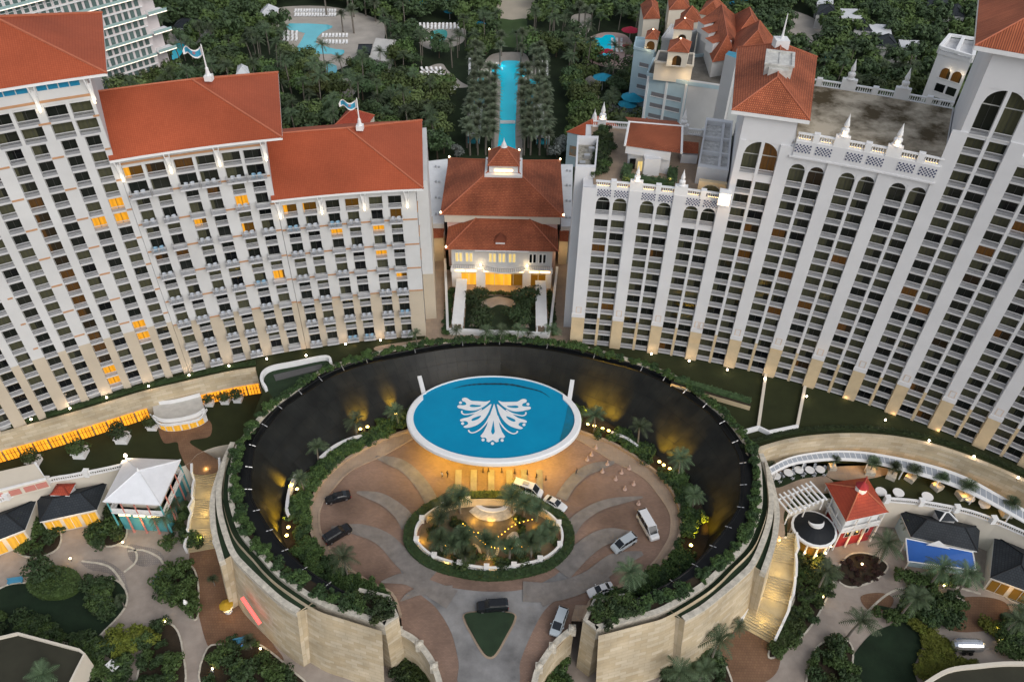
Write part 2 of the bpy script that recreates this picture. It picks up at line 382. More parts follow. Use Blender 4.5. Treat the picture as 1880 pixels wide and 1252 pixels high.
def facade(root, R, t0, t1, cols, floors, zb, zt, mw, ml, zsplit, bal, var, wd=None, topw=None, depth=29.5, arch=None, pil=None, wlim=100, rail='flush', zcap=None, seed=1, seen=None, deco=None):
    """cols: (theta centre, half width in deg); floors: slab heights; bal(col,k)->kind; var(col,k)->glass"""
    rnd = random.Random(seed)
    b = MB()                                   # 0 = upper colour, 1 = lower colour
    zwin = floors[-1] + FH if zcap is None else zcap
    def split(a, c, r0, r1, z0, z1, lower=True):
        if lower and z0 < zsplit < z1:
            b.pbox(a, c, r0, r1, z0, zsplit, 1); b.pbox(a, c, r0, r1, zsplit, z1, 0)
        else: b.pbox(a, c, r0, r1, z0, z1, 1 if (lower and z1 <= zsplit) else 0)
    zz = [(zb, zwin, 0)]
    if topw: zz = [(zb, floors[-topw[1]] - .22, 0), (floors[-topw[1]] - .22, zwin, topw[0])]
    for z0, z1, extra in zz:
        edges = [t0]
        for tc, hw in cols: edges += [tc - hw - extra, tc + hw + extra]
        edges.append(t1)
        for i in range(0, len(edges), 2):
            if edges[i + 1] - edges[i] > .01: split(edges[i], edges[i + 1], R, R + REC, z0, z1)
    b.pbox(t0, t1, R, R + REC, zwin, zt, 0)
    b.pbox(t0 + .02, t1 - .02, R + REC, R + depth, zb, zt - .05, 0)
    cnt = 0; extra_w = []
    for ci, (tc, hw) in enumerate(cols):
        for k, z in enumerate(floors):
            ex = topw[0] if topw and k >= len(floors) - topw[1] else 0
            hh = hw + ex; wdm = 2 * rad(hh) * (R + REC) ; a = arch(ci, k) if arch else 0
            ztop = (floors[k + 1] if k + 1 < len(floors) else zwin)
            ht = 2.62
            if a: ht = ztop - z - .02
            if a == 0:
                low = z + ht < zsplit and mw == 'L'
                b.pbox(tc - hh, tc + hh, R + .12, R + REC, z + ht, ztop - .22 if k + 1 < len(floors) else ztop, 1 if low and ml == 'b' else 0)
            else:   # spandrels of the arch
                N = 8; w2 = rad(hh) * R
                for i in range(N):
                    xs0, xs1 = -1 + 2 * i / N, -1 + 2 * (i + 1) / N
                    if a == 1: h0 = ht - w2 + w2 * math.sqrt(1 - min(1, xs0 ** 2)); h1 = ht - w2 + w2 * math.sqrt(max(0, 1 - xs1 ** 2))
                    else:
                        f = lambda u: ht - 2 * w2 + 2 * w2 * math.sqrt(max(0, 1 - u * u))
                        u0, u1 = ((1 - xs0) / 2, (1 - xs1) / 2) if a == 2 else ((xs0 + 1) / 2, (xs1 + 1) / 2)
                        h0, h1 = f(u0), f(u1)
                    A, B_ = P(tc + xs0 * hh, R + .05, z + h0), P(tc + xs1 * hh, R + .05, z + h1)
                    Ab, Bb = P(tc + xs0 * hh, R + REC, z + h0), P(tc + xs1 * hh, R + REC, z + h1)
                    T0, T1 = P(tc + xs0 * hh, R + .05, ztop), P(tc + xs1 * hh, R + .05, ztop)
                    b.face([A, B_, T1, T0], 0); b.face([Ab, Bb, B_, A], 0)
            me = window_mesh(wdm, ht, var(ci, k), a if a < 4 else 0)
            kd = bal(ci, k)
            vis = seen is None or seen(tc, z)
            if not vis: continue
            p = P(tc, R + REC, z)
            cnt += 1
            if cnt <= wlim:
                obj('window', me, root, p, -rad(tc))
                if kd: obj('balcony', balcony_mesh(2 * rad(hh) * R - (0.0 if kd != 'proj' else -.3), kd), root, P(tc, R, z), -rad(tc))
            else: extra_w.append((me, p, tc, kd, 2 * rad(hh) * R))
    if deco: deco(b)
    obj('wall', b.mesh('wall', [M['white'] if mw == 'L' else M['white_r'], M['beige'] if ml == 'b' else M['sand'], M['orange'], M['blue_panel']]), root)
    if extra_w:
        for nm in ('window', 'balcony'):
            g = {}
            for me, p, tc, kd, wq in extra_w:
                src = me if nm == 'window' else (balcony_mesh(wq, kd) if kd else None)
                if not src: continue
                Mx = Matrix.Translation(p if nm == 'window' else P(tc, R, p.z)) @ Matrix.Rotation(-rad(tc), 4, 'Z')
                g.setdefault('x', []).append((src, Mx))
            bb = MB(); mats = []
            for src, Mx in g.get('x', []):
                for m in src.materials:
                    if m not in mats: mats.append(m)
                mi = [mats.index(m) for m in src.materials]
                vs = [Mx @ v.co for v in src.vertices]
                for pl in src.polygons: bb.face([vs[i] for i in pl.vertices], mi[pl.material_index])
            if mats: bb.build(nm, mats, root, kind='stuff')
    return b

def polar_roof(root, t0, t1, r0, r1, z0, rise, mat, hipL=True, hipR=True, thick=.5, soffit=True):
    """hipped roof over a polar rectangle, ridge along the middle"""
    rm = (r0 + r1) / 2; half = (r1 - r0) / 2; dt = math.degrees(half / rm)
    ta = t0 + (dt if hipL else 0); tb = t1 - (dt if hipR else 0)
    N = 6; b = MB()
    ts = [t0 + (t1 - t0) * i / N for i in range(N + 1)]; tr = [ta + (tb - ta) * i / N for i in range(N + 1)]
    sl = math.hypot(half, rise); u = 0
    for i in range(N):
        a, c, d, e = P(ts[i], r0, z0), P(ts[i + 1], r0, z0), P(tr[i + 1], rm, z0 + rise), P(tr[i], rm, z0 + rise)
        L = (c - a).length; du = lambda q, base: (q - base).dot((c - a).normalized())
        b.face([a, c, d, e], 0, [(u, 0), (u + L, 0), (u + du(d, a), sl), (u + du(e, a), sl)])
        a2, c2 = P(ts[i + 1], r1, z0), P(ts[i], r1, z0)
        b.face([a2, c2, e, d], 0, [(u, 0), (u + L, 0), (u + L, sl), (u, sl)])
        u += L
    for hip, t, q in ((hipL, t0, ta), (hipR, t1, tb)):
        A, B_, C = P(t, r1, z0), P(t, r0, z0), P(q, rm, z0 + rise)
        if t == t1: A, B_ = B_, A
        L = (B_ - A).length
        b.face([A, B_, C], 0, [(0, 0), (L, 0), (L / 2, sl)])
        if hip:
            b.tube([A + Vector((0, 0, .05)), C + Vector((0, 0, .1))], .22, 5, 1); b.tube([B_ + Vector((0, 0, .05)), C + Vector((0, 0, .1))], .22, 5, 1)
    b.tube([P(t, rm, z0 + rise + .08) for t in tr], .22, 5, 1)
    # fascia + soffit
    b.pbox(t0, t1, r0 + .05, r1 - .05, z0 - thick, z0 - .04, 2)
    return b.build('roof', [mat, M['ridge'], M['trim']], root)

def brackets(root, R, thetas, zl, ze):
    """white eave struts meeting at a lit lamp"""
    for t in thetas:
        b = MB()
        for d in (-.16, .16):
            b.tube([P(t + d * .45, R - .12, zl + 1.0), P(t + d, R - 1.0, ze)], .11, 4, 0)
        b.pbox(t - .11, t + .11, R - .16, R - .01, zl + .2, ze - 1, 0)
        o = b.build('eave_bracket', M['trim'], root)
        q = MB(); q.lathe([(.02, -.3), (.13, -.2), (.15, .1), (.04, .25)], P(t, R - .45, zl), 8)
        q.build('lamp', M['bulb'], o)
        lamp('bracket_light', P(t, R - 1.0, zl + .9), 7, (1, .80, .52), .2)

rv = random.Random(5)
_vt = {}
def var_left(tower):
    def f(c, k):
        key = (tower, c, k)
        if key not in _vt:
            x = rv.random(); _vt[key] = 'g_olive' if x < .55 else 'g_dark'
        return _vt[key]
    return f
pairs = lambda cs, d, h: [(c + s * d, h) for c in cs for s in (-1, 1)]
# lit rooms, seen in the photograph
for c, ks in ((0, (11,)), (1, (11,)), (2, (9,)), (3, (11,)), (4, (7, 9)), (5, (5, 10))):
    for k in ks: _vt[('C', c, k)] = 'g_amber'
for c, k, v in ((0, 15, 'g_amber'), (1, 15, 'g_brown'), (2, 15, 'g_brown'), (2, 11, 'g_amber'), (0, 9, 'g_brown'), (1, 9, 'g_brown'), (4, 10, 'g_amber'), (4, 12, 'g_amber'), (5, 6, 'g_amber'), (3, 13, 'g_brown')): _vt[('B', c, k)] = v
LO = {'proj': 0}
def bands(cols, fl, t0, t1, top=None, A=False, C=False):
    def f(b):
        e = [t0] + [x for c, h in cols for x in (c - h, c + h)] + [t1]
        for k in range(4, len(fl) - 1, 2):
            z = fl[k + 1 if A else k] - .2 + (0 if A else .1)
            for i in range(0, len(e), 2):
                if e[i + 1] - e[i] > .6 or i in (0, len(e) - 2) or C: b.pbox(e[i] + .03, e[i + 1] - .1 if i + 1 < len(e) - 1 else e[i + 1], RL_ - .09, RL_ - .01, z, z + .32, 2)
        if top: b.pbox(t0 + .1, t1 - .1, RL_ - .1, RL_ - .01, top, top + .4, 2)
        if C:
            for z in (20, 26, 32): b.pbox(-6.76, -6.70, RL_ + 2, RL_ + 5.9, z, z + .3, 2, 1)
        if A:
            for a, c in ((-29.9, -27.5), (-27.1, -24.9)):
                for i in range(4): b.pbox(a + (c - a) * i / 4 + .03, a + (c - a) * (i + 1) / 4 - .03, RL_ - .06, RL_ - .01, 65.3, 66.4, 3)
    return f
M['blue_panel'] = pm('blue_panel', (.02, .22, .38), .3, .1)
# wing C : the lowest one, next to the courtyard
tC = thing('hotel_wing', 'lowest wing of the left hotel, orange hip roof with a flag, beside the courtyard', 'hotel wing', P(-11.5, 170, 0))
def mk_parent(t):  # children are built in world space
    t.location = (0, 0, 0); return t
mk_parent(tC)
colsC = pairs((-14.52, -11.72, -8.85), .64, .395)
alt = lambda n: (lambda c, k: 'proj' if (k % 2 == 0 and k < n) else 'flush')
flC = [1.1 + FH * k for k in range(12)]
facade(tC, RL_, -15.93, -6.75, colsC, flC, 0, 39.0, 'L', 'b', 13.3, alt(12), var_left('C'), topw=(.06, 1), zcap=37.8, depth=28.5, deco=bands(colsC, flC, -15.93, -6.75, C=True))
polar_roof(tC, -16.2, -6.2, 168.2, 198.4, 39.3, 6.2, M['roofL'], hipL=False)
brackets(tC, RL_, (-15.85, -13.12, -10.28, -7.38), 34.9, 38.8)
# wing B : the middle one
tB = thing('hotel_wing', 'middle wing of the left hotel, orange hip roof with a flag', 'hotel wing')
colsB = pairs((-23.12, -20.22, -17.4), .64, .395)
flB = [1.3 + FH * k for k in range(16)]
facade(tB, RL_, -24.5, -15.96, colsB, flB, 0, 51.8, 'L', 'b', 13.7, alt(15), var_left('B'), topw=(.15, 2), zcap=50.2, depth=28.5, deco=bands(colsB, flB, -24.5, -15.96, 50.3))
polar_roof(tB, -24.8, -14.75, 168.2, 198.4, 52.0, 6.2, M['roofL'], hipL=False)
brackets(tB, RL_, (-24.45, -21.67, -18.8, -15.98), 47.6, 51.5)
# wing A : the tallest, runs out of the picture
tA = thing('hotel_wing', 'tallest wing of the left hotel, orange hip roof above blue strip windows', 'hotel wing')
colsA = pairs((-40.05, -37.2, -34.38, -31.55, -28.72, -25.9), .64, .395)
for k in range(2, 15): _vt[('A', 8, k)] = 'g_brown'
for c, k, v in ((11, 17, 'g_dark'), (10, 12, 'g_amber'), (11, 13, 'g_amber'), (11, 12, 'g_amber'), (10, 4, 'g_amber'), (10, 3, 'g_amber'), (6, 19, 'g_brown'), (6, 18, 'g_brown'), (7, 16, 'g_brown'), (8, 1, 'g_amber'), (8, 0, 'g_amber')): _vt[('A', c, k)] = v
flA = [1.9 + FH * k for k in range(20)]
def px_of(p):
    d = ROT.transposed() @ (Vector(p) - Vector((0, 0, CAM_H))); return 940 + 1450 * d.x / -d.z, 626 - 1450 * d.y / -d.z
def inpic(R):
    def f(t, z):
        x, y = px_of(P(t, R, z + 1.5)); return -45 < x < 1925 and -45 < y < 1300
    return f
facade(tA, RL_, -41.5, -24.52, colsA, flA, -1, 66.6, 'L', 'b', 14.6, lambda c, k: 'flush', var_left('A'), topw=(.15, 2), zcap=62.9, depth=28.5, seen=inpic(RL_), deco=bands(colsA[6:], flA, -33.0, -24.52, 63.3, A=True))
polar_roof(tA, -41.8, -23.4, 168.2, 198.4, 67.0, 6.0, M['roofL'], hipL=False)
brackets(tA, RL_, (-27.3, -24.5, -30.1), 62.3, 66.4)
b = MB(); b.pbox(-6.74, -5.9, RL_ + 6.0, RL_ + 30, 0, 13.2, 1, 1); b.pbox(-6.74, -5.95, RL_ + 6.0, RL_ + 30, 13.2, 37, 0, 1)
b.build('stair_tower', [M['white'], M['beige']], tC)

# flags on the two ridges
def flag(t, z, label):
    r = thing('flag', label, 'flag', P(t, 183.2, z))
    q = MB(); q.box(-.7, -.7, -.3, .7, .7, .7); q.lathe([(.5, .7), (.32, 1.6), (.3, 2.0), (.14, 2.3), (.12, 6.2), (.02, 6.6)], n=8)
    q.build('flagpole', M['trim'], r)
    q = MB(); N = 10
    rowT, rowB = [], []
    for i in range(N + 1):
        x = -.15 - i * .36; y = .35 * math.sin(i * .9); dz = .45 * math.sin(i * .75 + 2.4)
        w = .85 * (1 - .25 * (i / N)) if i < N else .35
        rowT.append(Vector((x, y, 5.0 + dz + w))); rowB.append(Vector((x, y, 5.0 + dz - w)))
    for i in range(N):
        m = lambda a, b_, f: a.lerp(b_, f)
        q.face([rowB[i], rowB[i + 1], m(rowB[i + 1], rowT[i + 1], .18), m(rowB[i], rowT[i], .18)], 0)
        q.face([m(rowB[i], rowT[i], .18), m(rowB[i + 1], rowT[i + 1], .18), m(rowB[i + 1], rowT[i + 1], .82), m(rowB[i], rowT[i], .82)], 1 if 1 <= i < N - 1 else 0)
        q.face([m(rowB[i], rowT[i], .82), m(rowB[i + 1], rowT[i + 1], .82), rowT[i + 1], rowT[i]], 0)
    f = q.build('cloth', [M['trim'], pm('flag_blue', (.05, .33, .50), .7, .1)], r)
    q = MB(); q.lathe([(.3, 0), (.0, .02)], (0, 0, 0), 10)
    me = q.mesh('emblem', pm('flag_emblem', (.35, .2, .25), .7)); o = obj('emblem', me, f, (-1.5, -.45, 5.0)); o.rotation_euler = (rad(90), 0, 0)
    return r
flag(-18.5, 58.1, 'blue and white flag on the ridge of the middle orange roof')
flag(-10.1, 45.4, 'blue and white flag on the ridge of the lowest orange roof')

# ---------------------------------------------------------------- right hotel
def var_right(tower):
    def f(c, k):
        key = (tower, c, k)
        if key not in _vt:
            x = rv.random(); _vt[key] = 'g_olive' if x < .68 else ('g_dark' if x < .90 else 'g_brown')
        return _vt[key]
    return f
flR = lambda n: [0.6 + FH * k for k in range(n)]
def pilasters(root, edges, zt, z0=-1):
    b = MB()
    for a, c in edges:
        b.pbox(a, c, RR_ - .32, RR_ - .01, z0, 8.2, 1); b.pbox(a - .03, c + .03, RR_ - .42, RR_ - .01, 8.2, 9.2, 0); b.pbox(a, c, RR_ - .32, RR_ - .01, 9.2, zt, 0)
        m = (a + c) / 2
        for s in (-1, 1): b.pbox(m + s * .18 - .035, m + s * .18 + .035, RR_ - .35, RR_ - .31, 9.6, 11.0, 2, 1)
        b.pbox(m - .215, m + .215, RR_ - .35, RR_ - .31, 11.0, 11.15, 2, 1); b.pbox(m - .215, m + .215, RR_ - .35, RR_ - .31, 9.45, 9.6, 2, 1)
    b.build('pilaster', [M['white_r'], M['sand'], pm('peach_relief', (.62, .52, .44), .8)], root)
def lattice(root, t, hw, z, R):
    b = MB(); h = rad(hw) * R
    b.box(-h, -.03, 0, h, -.01, 1.5, 0)
    n = 9; s = 2 * h / n
    for i in range(n):
        for j in range(5):
            x = -h + (i + .5) * s; zz = .15 + j * .3; q = .19 if (i + j) % 2 == 0 else .0
            if q: b.face([(x - s * .62, -.045, zz), (x, -.045, zz - .22), (x + s * .62, -.045, zz), (x, -.045, zz + .22)], 1)
    o = obj('lattice_panel', b.mesh('lattice', [M['white_r'], pm('navy_tile', (.02, .03, .10), .4)]), root, P(t, R, z), -rad(t))
def finial(root, t, R, z, lit=False, s=1.0):
    b = MB(); b.lathe([(.9, 0), (.9, .15), (.55, .3), (.75, .9), (.7, 1.2), (.35, 1.5), (.5, 1.9), (.42, 2.3), (.18, 3.2), (.02, 4.0)], n=10)
    o = obj('urn_finial', b.mesh('urn_finial', M['trim']), root, P(t, R, z), scale=s)
    if lit: lamp('urn_light', P(t, R - 1.0, z + .7), 25, (1, .66, .35), .1)
def balustrade(root, t0, t1, R, z, posts, lit=True, back=False):
    """parapet balustrade with turned balusters between piers"""
    b = MB(); b.pbox(t0, t1, R, R + .5, z, z + .25, 0); b.pbox(t0, t1, R - .05, R + .55, z + 1.25, z + 1.45, 0)
    for a, w, h in posts: b.pbox(a - w, a + w, R - .15, R + .9, z - .2, z + h, 0, 1)
    n = int((t1 - t0) * rad(1) * R / .42); P4 = [(.07, 0), (.13, .3), (.06, .65), (.08, 1.0)]
    for i in range(n):
        t = t0 + (i + .5) * (t1 - t0) / n
        if any(abs(t - a) < w + .03 for a, w, h in posts): continue
        b.lathe(P4, P(t, R + .25, z + .25), 5)
    b.build('balustrade', M['trim'], root)
    if lit:
        q = MB(); e = [t0] + [x for a, w, h in posts for x in (a - w, a + w)] + [t1]
        for i in range(0, len(e), 2):
            if e[i + 1] - e[i] > .3: q.pbox(e[i] + .1, e[i + 1] - .1, R + .62, R + .78, z + .05, z + .16)
        if q.f: q.build('light_strip', M['strip'], root)

colR = lambda cs: [(c + s * .57, .475) for c in cs for s in (-1, 1)]
E1 = [5.0, 8.08, 11.02, 13.97, 16.9, 19.85, 22.8, 25.72, 28.68, 31.65, 34.6, 37.5]
pl = lambda i: (E1[i] - .40, E1[i] + .40)
# low wing with roof terrace
r1 = thing('hotel_wing', 'lowest wing of the right hotel, with planted roof terrace behind a lit balustrade', 'hotel wing')
fl = flR(12)
facade(r1, RR_, 4.55, 13.97, colR((6.58, 9.55, 12.5)), fl[:11] + [35.0], -.5, 39.6, 'R', 's', 8.2, lambda c, k: 'wide', var_right('r1'), zcap=38.9, arch=lambda c, k: 1 if k == 11 else 0, depth=30)
pilasters(r1, [(4.55, 5.5)] + [pl(i) for i in (1, 2)] + [(13.57, 14.3)], 41.0)
for c in (6.58, 9.55, 12.5):
    for s in (-1, 1): lattice(r1, c + s * .57, .46, 39.2, RR_ - .12)
b = MB(); b.pbox(4.55, 13.97, RR_ - .1, RR_ + 1, 39.6, 41.0); b.build('parapet', M['white_r'], r1)
balustrade(r1, 5.4, 13.6, RR_ - .1, 41.0, [(6.58, .18, 1.7), (8.08, .42, 2.0), (9.55, .18, 1.7), (11.02, .42, 2.0), (12.5, .18, 1.7)])
for t in (8.08, 11.02): finial(r1, t, RR_ + .3, 43.0, t < 9, .85)
# hip-roofed tower
r2 = thing('hotel_wing', 'white hotel tower whose brown hip roof carries a white skylight box', 'hotel wing')
fl2 = flR(16)
facade(r2, RR_, 13.99, 17.1, colR((15.45,)), fl2[:15] + [47.6], -.6, 59.0, 'R', 's', 8.2, lambda c, k: 'wide', var_right('r2'), zcap=53.9, arch=lambda c, k: (2 if c == 0 else 3) if k == 15 else 0, depth=30)
pilasters(r2, [(16.5, 17.3), (14.0, 14.38)], 54)
# mid wing
r3 = thing('hotel_wing', 'wing of the right hotel with a stained flat roof between two towers', 'hotel wing')
fl3 = flR(15)
facade(r3, RR_, 17.12, 25.70, colR((18.4, 21.36, 24.3)), fl3 + [46.3], -1, 54.5, 'R', 's', 8.2, lambda c, k: 'wide', var_right('r3'), zcap=50.8, arch=lambda c, k: 1 if k == 15 else 0, depth=28.3)
pilasters(r3, [pl(5), pl(6)], 52.4)
for c in (18.4, 21.36, 24.3):
    for s in (-1, 1): lattice(r3, c + s * .6, .46, 53.4, RR_ - .62)
b = MB(); b.pbox(17.3, 25.45, RR_ - .55, RR_ + 1, 52.4, 55.4); b.pbox(17.12, 25.5, RR_ - .7, RR_ + 1.1, 52.2, 52.5); b.build('parapet', M['white_r'], r3)
bp = [(18.4, .18, 1.7), (19.85, .42, 2.0), (21.36, .18, 1.7), (22.8, .42, 2.0), (24.3, .18, 1.7)]
balustrade(r3, 17.3, 25.5, RR_ - .4, 55.4, bp)
balustrade(r3, 17.6, 25.6, RR_ + 27.2, 54.4, [(18.2, .16, 1.7), (19.85, .42, 2.4), (21.36, .16, 1.7), (22.8, .42, 2.4), (24.3, .16, 1.7)], lit=False)
for t in (19.85, 22.8):
    finial(r3, t, RR_ + .2, 57.4, True); finial(r3, t, RR_ + 27.6, 56.8)
b = MB(); b.pbox(17.3, 25.6, RR_ + 1.1, RR_ + 27.1, 54.47, 54.6)
b.build('flat_roof', pm('stained_concrete', (.085, .062, .030), .9, .2, .13, col2=(.54, .47, .36), bump=.2, ramp=(.40, .60)), r3)
# tall tower
r4 = thing('hotel_wing', 'tallest tower of the right hotel, twin arch window under a brown roof', 'hotel wing')
fl4 = flR(20)
facade(r4, RR_, 25.72, 29.0, colR((27.2,)), fl4 + [61.9], -2, 75.0, 'R', 's', 8.2, lambda c, k: 'wide', var_right('r4'), zcap=69.6, arch=lambda c, k: (2 if c == 0 else 3) if k == 20 else 0, depth=29, wlim=100)
pilasters(r4, [(25.3, 26.12), (28.28, 29.08)], 62)
# last wing, leaving the picture
r5 = thing('hotel_wing', 'wing of the right hotel beyond the tallest tower, cut by the picture edge', 'hotel wing')
facade(r5, RR_, 29.02, 38.0, colR((30.15, 33.1, 36.05)), flR(19), -3, 60, 'R', 's', 8.2, lambda c, k: 'wide', var_right('r5'), depth=28, seen=inpic(RR_))
pilasters(r5, [pl(9), pl(10), pl(11)], 60)
# roofs of the towers
def hip_tower(root, t0, t1, r0, r1, z0, rise):
    q = [P(t0, r0, z0), P(t1, r0, z0), P(t1, r1, z0), P(t0, r1, z0)]; b = MB(); hipq(b, q, z0, rise, mi=0, ridge=1)
    b.prism([tuple(p[:2]) for p in q], z0 - .7, z0 - .03, 2); b.build('roof', [M['roofR'], M['ridge'], M['trim']], root)
def tower_roof(root, t0, t1, r0, r1, z0, capz, cap, mat):
    tm, rm = (t0 + t1) / 2, (r0 + r1) / 2; b = MB()
    base = [P(t0, r0, z0), P(t1, r0, z0), P(t1, r1, z0), P(t0, r1, z0)]
    c = cap / 2; dt = math.degrees(c / rm)
    top = [P(tm - dt, rm - c, capz), P(tm + dt, rm - c, capz), P(tm + dt, rm + c, capz), P(tm - dt, rm + c, capz)]
    for i in range(4):
        j = (i + 1) % 4; L = (base[j] - base[i]).length; h = ((top[i] + top[j]) / 2 - (base[i] + base[j]) / 2).length
        b.face([base[i], base[j], top[j], top[i]], 0, [(0, 0), (L, 0), (L / 2 + c, h), (L / 2 - c, h)])
        b.tube([base[i] + Vector((0, 0, .05)), top[i] + Vector((0, 0, .08))], .22, 5, 1)
    b.face(top, 0)
    b.pbox(t0, t1, r0 + .1, r1 - .1, z0 - .7, z0 - .05, 2)
    b.build('roof', [mat, M['ridge'], M['trim']], root)
    return top
hip_tower(r2, 13.15, 17.75, 166.2, 196.5, 59.5, 4.2)
q = MB(); q.box(-2.4, -3.3, -2.2, 2.4, 3.3, .7); q.box(-2.6, -3.5, .7, -2.1, 3.5, 1.0); q.box(2.1, -3.5, .7, 2.6, 3.5, 1.0); q.box(-2.1, -3.5, .7, 2.1, -3.0, 1.0); q.box(-2.1, 3.0, .7, 2.1, 3.5, 1.0); q.box(-.15, -3.0, .7, .15, 3.0, .85)
q.box(-1.7, -4.3, -2.0, 1.7, -3.3, .35)
obj('skylight_box', q.mesh('skylight_box', pm('weathered_white', (.55, .54, .5), .8, .25, .9)), r2, P(15.45, 179.5, 63.7), -rad(15.45))
q = MB(); q.box(-1.3, -1.3, -.5, 1.3, 1.3, 1.2); q.lathe([(.35, 1.2), (.2, 2.2), (.1, 5.5), (.02, 6)], n=8); obj('finial', q.mesh('finial', M['trim']), r2, P(15.45, 189.5, 63.4))
hip_tower(r4, 24.7, 30.0, 165.8, 197, 75.8, 5.0)
# ---------------------------------------------------------------- levels: hotel terrace 0, forecourt -6, upper lawn -7, lower garden -15
ZP, ZU, ZG = -6.0, -7.0, -15.0
AX = -2.5
def mirror(path): return [Vector((2 * AX - p.x, p.y, p.z)) for p in path]
def sym(pix, z, n=6):
    """half an outline from the far axis round the left to the front, mirrored to the right"""
    h = gs(pix, z, n); h[0].x = AX
    return list(reversed(h)), mirror(h)[1:]
rim_px = [(930, 634), (880, 634), (815, 640), (732, 655), (668, 669), (607, 692), (564, 719), (523, 746), (495, 778), (470, 815), (462, 850), (460, 903), (469, 930), (494, 970), (529, 1015), (566, 1049), (621, 1082), (655, 1098)]
foot_px = [(930, 700), (830, 712), (750, 750), (690, 780), (640, 812), (590, 845), (548, 880), (521, 940), (517, 975), (530, 1010), (562, 1050), (612, 1085), (668, 1106)]
gut_px = [(930, 630), (880, 630), (810, 635), (725, 650), (655, 665), (590, 690), (545, 717), (505, 745), (473, 780), (450, 815), (441, 850), (442, 902), (451, 955), (474, 990), (503, 1019), (533, 1040), (596, 1078), (640, 1100)]
c1_px = [(930, 621), (856, 623), (782, 628), (715, 641), (654, 657), (590, 679), (540, 712), (492, 748), (455, 790), (430, 825), (423, 859), (419, 911), (430, 959), (444, 987), (474, 1020), (496, 1045), (526, 1071), (586, 1110), (632, 1126), (706, 1149)]
c2_px = [(428, 812), (413, 850), (403, 894), (404, 938), (416, 984), (430, 1017), (451, 1041), (481, 1070), (515, 1100), (548, 1121)]
c3_px = [(425, 818), (406, 863), (392, 912), (391, 950), (395, 982), (408, 1030)]
def full(pix, z, N=120, n=6):
    a, b = sym(pix, z, n); return resample(a + b, N)
rim = full(rim_px, .4); foot = full(foot_px, ZP + .1); gut = full(gut_px, .6); c1 = full(c1_px, .9, 160)
M['water'] = brickm('black_water_wall', (.0125, .0130, .0105), (.0100, .0110, .0095), (.005, .0055, .005), 2.4, 30.0, .36, .05, .45, 0, .30, .3)
wl = thing('fountain_wall', 'black sloping water wall curving round the sunken forecourt', 'water wall')
b = MB(); mids = [[r.lerp(f, k / 4) for r, f in zip(rim, foot)] for k in range(5)]
b.quadgrid(mids, 0); b.build('cascade', M['water'], wl, smooth=True)
# gutter between rim and planting, with bracket rail
b = MB()
gi = [p.copy() for p in rim]
for p in gi: p.z = .38
go = [p.copy() for p in gut]
for p in go: p.z = .38
b.quadgrid([go, gi], 0); b.ribbon(rim, -.18, .0, .0, .62, 0); b.ribbon(gut, 0, .2, 0, .8, 0)
b.build('gutter', M['black'], wl)
inner_rail = offset(rim, .35)
b = MB(); b.tube([p + Vector((0, 0, .95)) for p in inner_rail], .07, 4); b.build('rail', M['black'], wl)
for i in range(3, 117, 3):
    if 44 < i < 76 and i % 2: continue
    a = inner_rail[i]; t = (inner_rail[i + 1] - inner_rail[i - 1]).normalized(); nrm = Vector((-t.y, t.x, 0))
    q = MB(); q.tube([a - nrm * .7 + Vector((0, 0, .5)), a + nrm * .5 + Vector((0, 0, 1.0))], .09, 4)
    q.build('bracket', M['metal'], wl)

# planted rim
pr = thing('ring_planter', 'stone planter ring full of shrubs round the black water wall', 'planter')
b = MB(); gp = [p.copy() for p in gut]; cp = resample(c1, 120)
for p in gp: p.z = .75
for p in cp: p.z = .75
b.quadgrid([cp, gp], 0); b.build('soil_bed', M['soil'], pr)
b = MB(); b.ribbon(c1, -.9, 0, -2, 1.15, 0); b.build('coping', M['coping'], pr)

